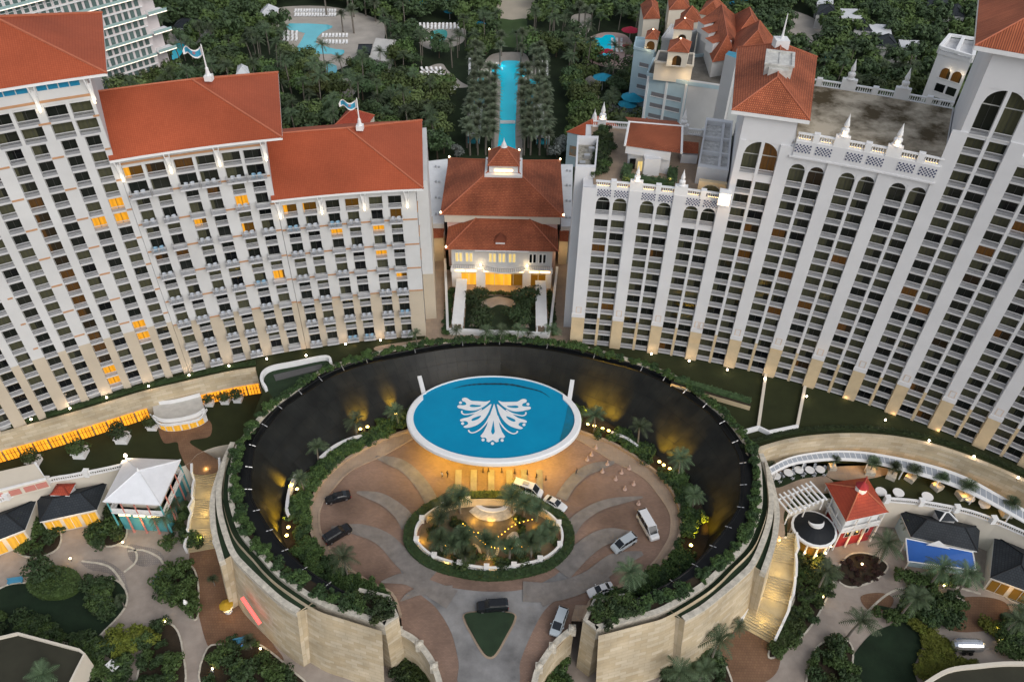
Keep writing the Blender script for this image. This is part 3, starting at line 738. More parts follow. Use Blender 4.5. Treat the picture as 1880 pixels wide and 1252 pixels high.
# outer stone walls, stepping down in three tiers; left half and its mirror image
def tierwall(side):
    sgn = (lambda p: p) if side < 0 else mirror
    w_ = thing('stone_wall', 'pale stone retaining wall under the ring planter, left of the driveway' if side < 0 else 'pale stone retaining wall under the ring planter, right of the driveway', 'wall')
    o1 = sgn(gs(c1_px[9:], .9)); o2 = sgn(gs(c2_px, .3)); o3 = sgn(gs(c3_px, -.2))
    d = 1 if side < 0 else -1
    def facing(path, z1, batter, nm='face'):
        q = MB(); A = offset(path, -.95 * d if nm == 'c1' else -.4 * d)
        rows = []
        for k in range(5):
            f = k / 4; z = ZG - 1 + (z1 - ZG + 1) * f
            pp = offset(A, -batter * (1 - f) * d); rows.append([Vector((p.x, p.y, z)) for p in pp])
        if side > 0: rows = [list(reversed(r)) for r in rows]
        q.quadgrid(rows, 0)
        # thickness at the far end of the face
        e0, e1 = (rows[0][-1], rows[-1][-1]) if side < 0 else (rows[0][0], rows[-1][0])
        return q, rows
    q1, r1_ = facing(o1, .95, 2.6, 'c1'); q2, r2_ = facing(o2, .3, 2.0); q3, r3_ = facing(o3, -.2, 1.4)
    # returns where a tier ends
    def ret(q, rows, dist, dirv):
        i = -1 if side < 0 else 0
        col = [r[i] for r in rows]; back = [p + dirv * dist for p in col]
        q.quadgrid([back, col] if side > 0 else [col, back], 0)
    inward = Vector((.75 * d, .66, 0))
    ret(q2, r2_, 4, inward); ret(q3, r3_, 4, inward)
    for q in (q1, q2, q3): q.build('stone_face', M['stone'], w_)
    cb = MB()
    cb.ribbon(o2, -.55, .45, -1.0, .42, 0); cb.ribbon(o3, -.55, .45, -1.4, -.05, 0)
    cb.build('coping', M['coping'], w_)
    # top of the end block
    e = r1_[-1][-1] if side < 0 else r1_[-1][0]
    # planted strips between the copings
    gb = MB()
    s1 = resample(o1, 60); s2 = resample(o2, 60); s3 = resample(o3, 60)
    o1b = resample(sgn(gs(c1_px[9:18], 0)), 60); o2b = resample(sgn(gs(c2_px[:6], -.5)), 60)
    for a_, b_, z in ((o1b, s2, .0), (o2b, s3, -.55)):
        A = [Vector((p.x, p.y, z)) for p in a_]; B_ = [Vector((p.x, p.y, z)) for p in b_]
        gb.quadgrid([B_, A] if side < 0 else [A, B_], 0)
    gb.build('turf_strip', M['lawn2'], w_)
    return w_, r1_
wL, rowsL = tierwall(-1); wR, rowsR = tierwall(1)
# end blocks beside the drive
def endblock(side):
    sg = (lambda p: p) if side < 0 else (lambda p: mirror([p])[0])
    e = thing('end_planter', 'stone end block with planted top, left side of the driveway' if side < 0 else 'stone end block with planted top, right side of the driveway', 'planter')
    pts = [sg(G(*p, .9)) for p in ((706, 1149), (732, 1131), (718, 1096), (668, 1085), (640, 1094))]
    b = MB()
    top = pts
    e0 = sg(G(732, 1131, .9)); e1 = sg(G(716, 1093, .9)); e2 = sg(G(660, 1080, .9)); f0 = sg(G(706, 1149, .9))
    b.prism([tuple(p[:2]) for p in (f0, e0, e1, e2, sg(G(646, 1098, .9)))], ZG - 1, .7, 0, 1)
    b.ribbon([f0, e0, e1, e2] if side < 0 else [e2, e1, e0, f0], 0, .7, .5, 1.15, 2)
    b.build('block', [M['stone'], M['soil'], M['coping']], e)
endblock(-1); endblock(1)

# ---------------------------------------------------------------- ground sheets
def sheet(name, poly, z, mat, us=1.0, kind='structure', **kw):
    b = MB(); area = sum(poly[i][0] * poly[(i + 1) % len(poly)][1] - poly[(i + 1) % len(poly)][0] * poly[i][1] for i in range(len(poly)))
    if area < 0: poly = list(reversed(poly))
    b.face([(p[0], p[1], z) for p in poly], 0, [(p[0], p[1]) for p in poly])
    o = b.build(name, mat); o['kind'] = kind
    for k, v in kw.items(): o[k] = v
    return o
sheet('ground', [(-3000, -500), (3000, -500), (3000, 3500), (-3000, 3500)], ZG - .3, M['soil'])
# terrace edge: retaining wall tops
wl_px = [(-60, 816), (0, 800), (60, 784), (131, 764), (198, 744), (265, 724), (349, 704), (420, 688), (470, 680)]
wr_px = [(1372, 838), (1400, 826), (1450, 812), (1510, 804), (1580, 802), (1650, 808), (1720, 823), (1800, 851), (1880, 886), (1950, 925)]
rwL = gs(wl_px, 0); rwR = gs(wr_px, 0)
ringL = list(reversed(resample(list(reversed(gs(gut_px[:11], 0))), 40)))
ringR = mirror(ringL)
front = rwL + [G(482, 720, 0), G(450, 800, 0), G(441, 850, 0)] + list(reversed(gs(gut_px[:10], 0))) + mirror(gs(gut_px[:10], 0)) + [mirror([G(441, 850, 0)])[0]] + rwR
terr = [tuple(p[:2]) for p in front] + [(1500, rwR[-1].y), (1500, 2600), (-1500, 2600), (-1500, rwL[0].y)]
sheet('terrace', terr, -.02, M['lawn'])
# forecourt
curb_out = [(930, 745), (850, 760), (760, 790), (699, 810), (632, 849), (597, 880), (575, 916), (568, 951), (575, 987), (597, 1022), (630, 1050), (692, 1078), (722, 1095), (736, 1133)]
curb_in = [(930, 758), (850, 775), (770, 800), (706, 835), (646, 863), (611, 898), (589, 930), (586, 962), (593, 986), (621, 1029), (678, 1068), (727, 1103)]
kerb_line = co = full(curb_out, ZP, 140); ci = full(curb_in, ZP, 140)
bed = [tuple(p[:2]) for p in foot]
sheet('planting_bed', bed, ZP - .02, M['soil'])
sheet('forecourt', [tuple(p[:2]) for p in co], ZP + .01, M['tan'])
drive_px = [(736, 1133), (740, 1168), (770, 1192), (792, 1222), (812, 1260), (830, 1320), (960, 1320), (975, 1260), (1000, 1213), (1022, 1190), (1046, 1166), (1050, 1133)]
drv = [G(*p, ZP) for p in drive_px]
inner = ci[:]
sheet('driveway', [tuple(p[:2]) for p in inner], ZP + .05, M['pave'])
sheet('driveway', [tuple(p[:2]) for p in [G(722, 1092, ZP), G(736, 1133, ZP)] + gs(drive_px[1:6], ZP) + gs(drive_px[6:11], ZP) + [G(1050, 1133, ZP), G(1062, 1092, ZP)]], ZP + .03, M['pave'])
# kerbs
kb = thing('stone_kerb', 'tan stone kerb wall round the forecourt paving', 'kerb')
b = MB(); b.ribbon(co, -.25, .25, ZP - .3, ZP + .75, 0); b.build('outer_kerb', M['tan'], kb)
b = MB(); b.ribbon(ci, -.2, .2, ZP, ZP + .16, 0); b.build('inner_kerb', M['tan'], kb)
# pale swirls laid in the paving
SWZ = [.12]
def swirl(pix, w0, w1, n=8):
    SWZ[0] += .012; c = gs(pix, ZP + SWZ[0], n); b = MB(); N = len(c); L = []; R_ = []
    for i, p in enumerate(c):
        f = i / (N - 1); wd = .8 * (w0 + (w1 - w0) * f) / 2 * (min(1, .25 + 3.2 * f) if n > 3 else 1)
        a = c[max(i - 1, 0)]; d = c[min(i + 1, N - 1)]; t = (d - a).normalized(); nn = Vector((-t.y, t.x, 0))
        L.append(p + nn * wd); R_.append(p - nn * wd)
    b.quadgrid([R_, L], 0)
    return b
M['swirl'] = pm('pale_concrete_band', (.205, .185, .168), .85, .25, .5, bump=.2)
sw = MB()
for px_, a, c in (([(690, 838), (740, 855), (775, 890), (795, 925)], 3.2, 3.4), ([(655, 903), (700, 915), (735, 940), (752, 965)], 2.4, 4.2),
                  ([(608, 968), (660, 972), (705, 990), (745, 1030), (790, 1062)], 2.6, 5.2), ([(700, 1068), (745, 1062), (790, 1080), (830, 1100)], 1.8, 5.0),
                  ([(735, 1103), (770, 1085), (830, 1085)], 1.0, 3.0),
                  ([(1128, 848), (1080, 862), (1050, 885), (1030, 915)], 3.0, 3.0), ([(1180, 912), (1110, 925), (1065, 950), (1045, 975)], 2.0, 3.6),
                  ([(1165, 980), (1110, 985), (1070, 1010), (1030, 1050)], 4.0, 5.0), ([(1180, 1015), (1130, 1030), (1080, 1065), (1020, 1085), (960, 1085)], 4.0, 5.0),
                  ([(1120, 1062), (1050, 1078), (990, 1100)], 2, 4)):
    q = swirl(px_, a, c); base = len(sw.v); sw.v += q.v; sw.f += [tuple(i + base for i in f) for f in q.f]; sw.m += q.m; sw.uv += q.uv
for cx in (842, 870, 902, 935, 962, 990):
    q = swirl([(cx, 862), (cx + (cx - 905) * .02, 905)], 1.6, 1.6, 3); base = len(sw.v); sw.v += q.v; sw.f += [tuple(i + base for i in f) for f in q.f]; sw.m += q.m; sw.uv += q.uv
o = sw.build('paving_bands', M['swirl']); o['kind'] = 'structure'
road_px = [(735, 1045), (790, 1070), (850, 1082), (905, 1086), (960, 1082), (1010, 1062), (1050, 1035), (1040, 1080), (1000, 1120), (975, 1165), (955, 1215), (945, 1262), (848, 1262), (842, 1215), (828, 1160), (800, 1115), (765, 1085)]
sheet('road', [tuple(p[:2]) for p in gs(road_px, ZP, 5, True)], ZP + .07, pm('worn_concrete_road', (.215, .21, .205), .85, .4, .18, bump=.2))

# lawn triangle
tri = gs([(857, 1128), (898, 1125), (940, 1128), (943, 1140), (930, 1165), (912, 1197), (900, 1206), (887, 1197), (868, 1165), (855, 1140)], ZP, 4, True)
t = thing('grass_island', 'dark green rounded triangle of lawn in the driveway', 'lawn')
b = MB(); b.prism([tuple(p[:2]) for p in offset(tri, .35, True)], ZP, ZP + .15, 0); b.build('kerb', M['tan'], t)
b = MB(); b.prism([tuple(p[:2]) for p in tri], ZP + .1, ZP + .45, 0); b.build('turf', M['lawn2'], t)

# parapets of the two ramps
def parapet(pix, label):
    c = gs(pix, ZP); r = thing('parapet_wall', label, 'parapet')
    b = MB(); b.ribbon(c, -.35, .35, ZG, ZP + .9, 0); b.ribbon(c, -.5, .5, ZP + .9, ZP + 1.15, 1); b.build('wall', [M['stone'], M['coping']], r)
    for k in (0, len(c) // 3, 2 * len(c) // 3, len(c) - 1):
        p = c[k]; q = MB(); q.box(-.6, -.6, -.3, .6, .6, 1.5); q.lathe([(.55, 1.5), (.3, 1.8), (.05, 1.9)], n=8)
        obj('pier', q.mesh('pier', M['coping']), r, p)
parapet([(733, 1163), (762, 1180), (787, 1209), (802, 1240), (815, 1290)], 'curved stone parapet along the left edge of the driveway ramp')
parapet([(1050, 1160), (1022, 1183), (1000, 1212), (985, 1240), (975, 1290)], 'curved stone parapet along the right edge of the driveway ramp')

# ---------------------------------------------------------------- blue canopy
can = thing('entrance_canopy', 'big oval blue canopy with white rim and white scroll emblem over the entrance', 'canopy')
CX, CY, CZ = -3.35, 111.3, 1.5; SA, SB = 17.9, 12.3
N = 72
def ell(a, b_, z): return [Vector((CX + a * math.cos(2 * math.pi * i / N), CY + b_ * math.sin(2 * math.pi * i / N), z)) for i in range(N)]
b = MB()
def inner(dz):
    out = []
    for i in range(N):
        a = 2 * math.pi * i / N; back_ = 30 < math.degrees(a) < 150; w_ = .42 if back_ else 1.4
        out.append(Vector((CX + (SA - w_) * math.cos(a), CY + (SB - w_ * .9) * math.sin(a), CZ + dz)))
    return out
rows = [ell(SA - .4, SB - .4, CZ - 1.3), ell(SA, SB, CZ - .7), ell(SA, SB, CZ + .1), ell(SA - .25, SB - .25, CZ + .3), inner(.3), inner(-.1)]
b.quadgrid(rows, 0, True); b.face(list(reversed(ell(SA - .4, SB - .4, CZ - 1.3))), 0)
b.build('rim', M['trim'], can)
M['canopy'] = pm('blue_membrane', (.0, .22, .40), .45, .16, .16, spec=.2, bump=.08, bscale=1.2, col2=(.0, .265, .455))
b = MB(); prev = ell(SA - .42, SB - .4, CZ + .02)
rws = [prev] + [ell((SA - .42) * f, (SB - .4) * f, CZ + .02 + .1 * (1 - f * f)) for f in (.8, .6, .4, .2)]
b.quadgrid(rws, 0, True); b.face(rws[-1], 0)
b.build('membrane', M['canopy'], can, smooth=True)
for s in (-1, 1):
    b = MB(); a = G(780 if s < 0 else 1045, 728 if s < 0 else 735, CZ); e = G(770 if s < 0 else 1051, 690 if s < 0 else 697, CZ + .2)
    d = (e - a).normalized(); n_ = Vector((-d.y, d.x, 0)) * .45
    b.hexa([a - n_ - Vector((0, 0, .7)), e - n_ - Vector((0, 0, .5)), e + n_ - Vector((0, 0, .5)), a + n_ - Vector((0, 0, .7)), a - n_, e - n_, e + n_, a + n_], 0)
    b.build('stay_beam', M['trim'], can)
for s in (-1, 1):
    for dx in (6.5, 13):
        b = MB(); b.lathe([(.7, ZP), (.7, ZP + .6), (.45, ZP + .8), (.4, CZ - 1.5), (.7, CZ - 1.25)], (CX + s * dx, CY + 2.5 - dx * .25, 0), 12); b.build('column', M['sand'], can)
for x, y in ((-9, 103.5), (-3, 102.4), (3, 103.5), (-14, 106), (8, 106), (-3, 108)): lamp('canopy_downlight', (x + AX + 2.5 - 1, y, CZ - 2.2), 1000, (1, .60, .05), .4)

# white scroll emblem on the canopy
def emb(pts, z): return [G(740 + x / 5.529, 680 + y / 5.529, z) for x, y in pts]
EZ = CZ + .17; ax_ = (emb([(921, 335)], EZ)[0].x + emb([(912, 740)], EZ)[0].x) / 2
half = [[(885, 305), (840, 315), (740, 310), (690, 305), (650, 280), (620, 276), (598, 288), (604, 310), (632, 322), (640, 345), (610, 353), (570, 350), (550, 362), (560, 380), (600, 390), (640, 402), (700, 408), (760, 397), (820, 367), (862, 335)],
        [(895, 340), (840, 378), (800, 405), (740, 430), (670, 470), (600, 488), (578, 502), (590, 518), (630, 513), (656, 525), (657, 545), (628, 560), (613, 572), (640, 583), (700, 572), (760, 548), (815, 503), (855, 448), (882, 390)]]
thin = [[(597, 408), (597, 430), (620, 445), (660, 444), (740, 425), (800, 393)], [(665, 602), (672, 620), (700, 632), (740, 622), (790, 590), (845, 530), (885, 455)]]
holes = [[(675, 358), (700, 346), (745, 350), (792, 354), (770, 367), (700, 371)], [(695, 497), (720, 480), (790, 458), (772, 485), (730, 505), (702, 510)]]
cen = [(921, 335), (900, 400), (870, 490), (850, 560), (820, 620), (785, 665), (800, 682), (835, 680), (850, 698), (846, 718), (870, 728), (890, 716), (912, 705)]
hol = [(914, 505), (893, 620), (905, 645), (917, 648)]
dots = [(583, 327, 14), (605, 537, 14), (812, 704, 15)]
M['blue_flat'] = M['canopy']
b = MB()
def both(poly, z, mi):
    w_ = emb(poly, z); w_ = spline(w_, 4, True); m_ = [Vector((2 * ax_ - p.x, p.y, p.z)) for p in w_]
    for q in (w_, m_):
        ar = sum(q[i].x * q[(i + 1) % len(q)].y - q[(i + 1) % len(q)].x * q[i].y for i in range(len(q)))
        b.face(q if ar > 0 else list(reversed(q)), mi)
for k, h_ in enumerate(half): both(h_, EZ, 0)
for h_ in holes: both(h_, EZ + .02, 1)
def axial(poly, z, mi):
    l = emb(poly, z); l[0].x = ax_; l[-1].x = ax_
    q = l + [Vector((2 * ax_ - p.x, p.y, p.z)) for p in reversed(l[1:-1])]
    ar = sum(q[i].x * q[(i + 1) % len(q)].y - q[(i + 1) % len(q)].x * q[i].y for i in range(len(q)))
    b.face(q if ar > 0 else list(reversed(q)), mi)
axial(cen, EZ + .006, 0); axial(hol, EZ + .026, 1)
for t_ in thin:
    c_ = spline(emb(t_, EZ + .012), 5); n_ = len(c_)
    for q in (c_, [Vector((2 * ax_ - p.x, p.y, p.z)) for p in c_]):
        A = offset(q, .16); B_ = offset(q, -.16)
        for i in range(n_ - 1): b.face([B_[i], B_[i + 1], A[i + 1], A[i]], 0)
for x, y, r in dots:
    p = emb([(x, y)], EZ)[0]
    for xx in (p.x, 2 * ax_ - p.x): b.face([(xx + .33 * math.cos(a * .6283), p.y + .40 * math.sin(a * .6283), EZ) for a in range(10)], 0)
p = emb([(912, 740)], EZ)[0]; b.face([(ax_ + .33 * math.cos(a * .6283), p.y + .40 * math.sin(a * .6283), EZ) for a in range(10)], 0)
b.build('emblem', [M['trim'], M['canopy']], can)
b = MB()
st = spline(emb([(495, 190), (600, 160), (720, 142), (900, 136), (1080, 142), (1250, 175), (1400, 215), (1500, 280)], CZ + .14), 6)
A = offset(st, .32); B_ = offset(st, -.32); nn = len(st)
for i in range(nn - 1):
    f0 = math.sin(math.pi * i / (nn - 1)) * (.5 + .5 * math.sin(i * 1.7) ** 2); f1 = math.sin(math.pi * (i + 1) / (nn - 1)) * (.5 + .5 * math.sin((i + 1) * 1.7) ** 2)
    c0, c1_ = st[i], st[i + 1]
    b.face([c0.lerp(B_[i], f0), c1_.lerp(B_[i + 1], f1), c1_.lerp(A[i + 1], f1), c0.lerp(A[i], f0)], 0)
b.build('dirt_stain', pm('pooled_dirt', (.01, .045, .07), .4, .5, .8), can)

for k, px_ in enumerate(([(588, 842), (612, 822), (640, 808), (665, 801)], [(543, 872), (532, 900), (527, 935), (531, 948)], [(1122, 795), (1150, 806), (1172, 822)])):
    t = thing('bed_wall', ('pale curved low wall in the planting bed, left of the canopy', 'pale curved low wall in the planting bed at the far left', 'pale curved low wall in the planting bed, right of the canopy')[k], 'wall'); b = MB(); b.ribbon(gs(px_, ZP + 1.2, 5), -.3, .3, ZP - .2, ZP + 1.6); b.build('wall', M['white_r'], t)

b = MB(); st = spline(emb([(1700, 340), (1735, 430), (1745, 520), (1715, 620), (1650, 690), (1600, 720)], CZ + .10), 6); sc_ = spline(emb([(1672, 360), (1660, 430), (1640, 520), (1620, 600), (1600, 670), (1590, 715)], CZ + .10), 6)
for i in range(len(st) - 1): b.face([st[i], sc_[i], sc_[i + 1], st[i + 1]][::-1], 0)
b.build('dirt_stain', pm('edge_dirt', (.0, .17, .30), .5, .5, .35, col2=(.01, .13, .17)), can)
# ---------------------------------------------------------------- courtyard pavilion between the hotels
cp = thing('courtyard_pavilion', 'pavilion with two stacked brown hip roofs and lit glass doors facing the courtyard', 'pavilion')
M['pink'] = pm('pink_stucco', (.62, .42, .36), .85, .06, .3)
M['cream'] = pm('cream_stucco', (.66, .60, .50), .85, .05, .3)
b = MB(); b.box(-16.6, 165.6, 0, 10.6, 192, 13.6, 0); b.box(-17.2, 165.2, 13.6, 11.2, 192.6, 15.9, 1)
b.box(-15.2, 158.2, 0, 9.4, 165.6, 11.9, 2)
for x0, x1 in ((-15.2, -12.9), (-9.2, -7.0), (2.3, 4.3), (8.0, 9.4)): b.box(x0, 157.0, 0, x1, 158.2, 4.6, 3)
b.box(-15.4, 156.9, 4.6, 9.6, 158.2, 5.6, 3)
b.build('wall', [M['pink'], M['cream'], M['white'], M['trim']], cp)
b = MB(); hip(b, -18.2, 164.6, 12.1, 193.2, 16.0, 7.2); o = b.build('roof', [M['roofR'], M['ridge']], cp)
b = MB(); A, B_, C, D, T0, T1 = [Vector(p) for p in ((-16.4, 155.8, 12), (10.7, 155.8, 12), (10.7, 165.55, 12), (-16.4, 165.55, 12), (-9.2, 165.55, 15.0), (3.5, 165.55, 15.0))]
b.face([A, B_, T1, T0], 0, [(0, 0), (27, 0), (20, 10), (7, 10)]); b.face([D, A, T0], 0, [(0, 0), (9.7, 0), (0, 8)]); b.face([B_, C, T1], 0, [(0, 0), (9.7, 0), (9.7, 8)])
for a_, c_ in ((A, T0), (B_, T1)): b.tube([a_ + Vector((0, 0, .05)), c_ + Vector((0, 0, .05))], .14, 5, 1)
b.box(-4.4, 157.6, 12.6, -2.2, 158.4, 13.2, 2); b.face([(-4.7, 157.4, 13.2), (-1.9, 157.4, 13.2), (-3.3, 160.2, 14.2)], 0); b.face([(-4.7, 157.4, 13.2), (-3.3, 160.2, 14.2), (-4.7, 160.2, 13.2)], 0); b.face([(-1.9, 157.4, 13.2), (-1.9, 160.2, 13.2), (-3.3, 160.2, 14.2)], 0)
b.box(-9.3, 155.55, 11.85, 3.6, 155.78, 12.0, 2)
b.build('roof', [M['roofR'], M['ridge'], M['trim']], cp)
b = MB(); b.box(-7.7, 174.5, 19.5, 1.7, 183.6, 21.6, 0); b.box(-6.6, 175.8, 21.6, .6, 182.6, 23.6, 0); o = b.build('cupola', [M['trim']], cp)
b = MB(); hip(b, -7.0, 175.2, 1.0, 183.0, 23.7, 3.6); b.build('roof', [M['roofR'], M['ridge']], o)
b = MB(); b.lathe([(.9, 0), (.7, .3), (.5, .9), (.15, 1.6), (.02, 2.4)], (-3, 179.1, 27.0), 8); b.build('finial', M['trim'], o)
b = MB(); b.box(-5.2, 175.68, 22.0, -.8, 175.78, 22.5); b.build('light_strip', M['strip'], o)
for x, y, z in ((-18, 193, 16.2), (12, 193, 16.2), (-18, 164.9, 16.3), (11.9, 164.9, 16.3), (-6.8, 183, 23.9), (.8, 183, 23.9), (-16.2, 156.1, 12.3)):
    q = MB(); q.lathe([(.05, 0), (.2, .1), (.22, .4), (.05, .6)], (x, y, z), 6); q.build('lamp', M['bulb'], cp)
# doors (amber lit), upper windows, cornice lights, balcony
M['doorlit'] = glassm('lit_foyer_glass', (.2, .1, .02), (.1, .05, .01), .7, (1.0, .46, .03), .15)
def doors(x0, x1, z0, z1, n, mat, nm='door'):
    q = MB(); q.box(x0, 158.05, z0, x1, 158.15, z1, 0)
    for i in range(n + 1): x = x0 + (x1 - x0) * i / n; q.box(x - .06, 157.98, z0, x + .06, 158.05, z1, 1)
    q.box(x0, 157.98, z1 - .9, x1, 158.045, z1 - .8, 1); q.build(nm, [mat, M['frame']], cp)
doors(-7.0, 2.3, 0, 4.4, 4, M['doorlit']); doors(-12.9, -9.2, 0, 4.4, 2, M['doorlit']); doors(4.3, 8.0, 0, 4.4, 2, M['doorlit'])
def wins(xs, mat):
    for x in xs:
        q = MB(); q.box(x - .95, 158.02, 7.0, x + .95, 158.19, 9.7, 1)
        for d in (-.47, .47): q.box(x + d - .3, 157.96, 7.1, x + d + .3, 158.03, 9.5, 0)
        q.build('window', [mat, M['trim']], cp)
M['warmglass'] = glassm('warm_window_glass', (.3, .25, .12), (.2, .16, .08), .55, (1.0, .72, .25))
wins((-13.4, -10.9, -5.2, -2.9, -.4), M['warmglass']); wins((4.6, 7.0), M['g_dark'])
for x0, x1 in ((-14.3, -12.0), (-11.5, -9.2), (-7.3, -4.4), (-3.9, -1.0), (-.5, 2.4), (3.9, 6.1), (6.6, 8.9)):
    q = MB(); q.box(x0, 156.7, 5.0, x1, 156.88, 5.25); q.build('light_strip', M['strip'], cp)
b = MB()
for i in range(24):
    x = -7.6 + i * 10.6 / 23; y = 157.0 - 1.2 * math.sin(math.pi * i / 23); b.box(x - .05, y - .05, 5.6, x + .05, y + .05, 6.6)
b.tube([(-7.6 + i * 10.6 / 23, 157.0 - 1.2 * math.sin(math.pi * i / 23), 6.65) for i in range(24)], .07, 4)
for i in range(12):
    for x0 in (-14.6, 3.8): x = x0 + i * .45; b.box(x - .05, 157.1, 5.6, x + .05, 157.2, 6.6)
for x0 in (-14.6, 3.8): b.box(x0 - .1, 157.08, 6.6, x0 + 5.1, 157.22, 6.7)
b.build('balcony_railing', M['rail'], cp)
b = MB(); b.prism([(-7.8, 158.2)] + [(-7.8 + i * 11 / 12, 157.0 - 1.4 * math.sin(math.pi * i / 12)) for i in range(13)] + [(3.2, 158.2)], 5.3, 5.59); b.build('balcony_slab', M['trim'], cp)
for x in (-8.1, 3.3):
    q = MB(); q.lathe([(.1, 0), (.25, .2), (.1, .6)], (x, 157.5, 6.2), 6); q.build('lamp', M['bulb'], cp); lamp('wall_lamp_light', (x, 156.6, 6.6), 60, (1, .7, .35), .2)
for x, p_ in ((-11, 120), (-2.4, 300), (6, 120)): lamp('arcade_light', (x, 155.8, 3.2), p_ * .6, (1, .55, .1), .4)

# forecourt of the pavilion : garden court with louvred pergolas
sheet('courtyard_paving', [(-19.5, 135.0), (13.5, 135.0), (14.5, 164), (-20.5, 164)], .03, M['tan'])
sheet('passage_paving', [tuple(G(*p, 0)[:2]) for p in ((780, 628), (826, 622), (816, 430), (788, 430))], .05, M['tan'])
sheet('passage_paving', [tuple(G(*p, 0)[:2]) for p in ((1003, 622), (1062, 632), (1043, 430), (1022, 430))], .05, M['tan'])
sheet('terrace_walk', [tuple(p[:2]) for p in gs([(690, 637), (750, 627), (830, 616), (930, 614), (1010, 617), (1075, 634), (1075, 640), (1000, 629), (930, 624), (850, 627), (770, 634), (700, 645)], 0, 4, True)], .06, M['tan'])
sheet('court_lawn', [(-11.2, 140.2), (5.4, 140.2), (5.6, 153.5), (-11.4, 153.5)], .055, M['lawn2'])
sheet('court_path', [tuple(p[:2]) for p in gs([(886, 553), (915, 545), (945, 553), (950, 568), (930, 562), (915, 560), (900, 566), (885, 563)], 0, 4, True)], .08, M['path'])
sheet('court_path', [tuple(G(*p, 0)[:2]) for p in ((875, 570), (868, 590), (860, 600), (876, 600), (884, 580))], .075, M['path'])
sheet('court_path', [tuple(G(*p, 0)[:2]) for p in ((955, 572), (966, 585), (972, 602), (956, 602), (950, 584))], .075, M['path'])
cw = thing('courtyard_wall', 'low white wall closing the pavilion courtyard on three sides', 'wall')
b = MB(); wp = [G(817, 475, 1.5), G(822, 604, 1.5), G(1009, 612, 1.5), G(1023, 490, 1.5)]
b.ribbon([wp[0], wp[1]], -.3, .3, 0, 1.6); b.ribbon([wp[1] + Vector((.31, 0, 0)), wp[2] - Vector((.31, 0, 0))], -.3, .3, 0, 1.6); b.ribbon([wp[2], wp[3]], -.3, .3, 0, 1.6); b.build('wall', M['trim'], cw)
def pergola(x0, x1, y0, y1, z, label):
    t = thing('pergola', label, 'pergola'); n = 42; b = MB()
    for i in range(n): y = y0 + (y1 - y0) * (i + .5) / n; b.box(x0, y - .11, z, x1, y + .11, z + .2)
    b.build('louvres', M['trim'], t); b = MB()
    for x in (x0 + .3, (x0 + x1) / 2, x1 - .3): b.box(x - .12, y0, z - .3, x + .12, y1, z - .01)
    for i in range(6):
        y = y0 + .3 + (y1 - y0 - .6) * i / 5
        for x in (x0 + .3, x1 - .3): b.lathe([(.25, 0), (.2, .3), (.17, z - .35)], (x, y, 0), 8)
    b.build('frame', M['trim'], t)
pergola(-13.9, -11.3, 138.4, 155.6, 3.4, 'white louvred pergola along the left side of the courtyard')
pergola(5.4, 8.0, 138.4, 155.6, 3.4, 'white louvred pergola along the right side of the courtyard')
# flat white link roofs on both sides of the pavilion
def link(px_, z, label, redpx):
    t = thing('link_building', label, 'building'); b = MB()
    q = [G(*p, z) for p in px_]; b.prism([tuple(p[:2]) for p in q], 0, z, 0, 1)
    b.build('block', [M['white'], pm('white_roofing', (.78, .78, .77), .8, .08, .4)], t)
    for k in range(4):
        p = q[0].lerp(q[3], (k + .5) / 4).lerp(q[1].lerp(q[2], (k + .5) / 4), .5)
        v = MB(); v.box(-.25, -.25, 0, .25, .25, .5); v.box(.6, -.3, 0, 1.2, .3, .3); obj('roof_vent', v.mesh('roof_vent', M['metal']), t, p)
    b = MB(); r = [G(*p, z - 3.5) for p in redpx[:2]] + [G(*p, z - 1.2) for p in redpx[2:]]
    L = (r[1] - r[0]).length; b.face(r, 0, [(0, 0), (L, 0), (L, 4), (0, 4)])
    c = [Vector((p.x, p.y, 0)) for p in r]; b.prism([tuple(p[:2]) for p in (r[0] + Vector((0, .5, 0)), r[1] + Vector((0, .5, 0)), r[2], r[3])], 0, z - 3.6, 1)
    b.build('lower_roof', [M['roofR'], M['sand']], t)
link([(786, 411), (815, 411), (822, 292), (778, 297)], 11.0, 'flat white link roof left of the courtyard pavilion', [(787, 438), (814, 437), (816, 418), (786, 418)])
link([(1030, 416), (1049, 416), (1052, 302), (1030, 302)], 11.0, 'flat white link roof right of the courtyard pavilion', [(1027, 443), (1043, 444), (1045, 424), (1027, 423)])
for x, y in ((807, 456), (1032, 460)): lamp('passage_light', G(x, y, 5) - Vector((0, 2, 0)), 90, (1, .72, .4), .2)

# ---------------------------------------------------------------- roof terrace of the low right wing
zt = 39.65
b = MB()
ter = [P(5.3, RR_ + 1.0, 0), P(13.4, RR_ + 1.0, 0), P(13.4, RR_ + 29, 0), P(4.9, RR_ + 29, 0)]
b.prism([tuple(p[:2]) for p in ter], zt - .1, zt + .05); b.build('terrace_paving', M['tan'], r1)
lw = [G(*p, 42.0) for p in ((1057, 307), (1094, 308), (1099, 250), (1060, 249))]
b = MB()
for i in range(4):
    a, c = lw[i], lw[(i + 1) % 4]; cc = sum(lw, Vector()) / 4
    ai, ci_ = a.lerp(cc, .16), c.lerp(cc, .16)
    f = lambda p, z: Vector((p.x, p.y, z))
    b.hexa([f(a, 0), f(c, 0), f(ci_, 0), f(ai, 0), f(a, 42), f(c, 42), f(ci_, 42), f(ai, 42)], 0)
b.face([(p.x, p.y, 40.4) for p in [q.lerp(cc, .1) for q in lw]], 1)
b.build('stair_tower', [M['white_r'], pm('roof_debris', (.12, .11, .08), .9, .5, 1.2, col2=(.5, .48, .42))], r1)
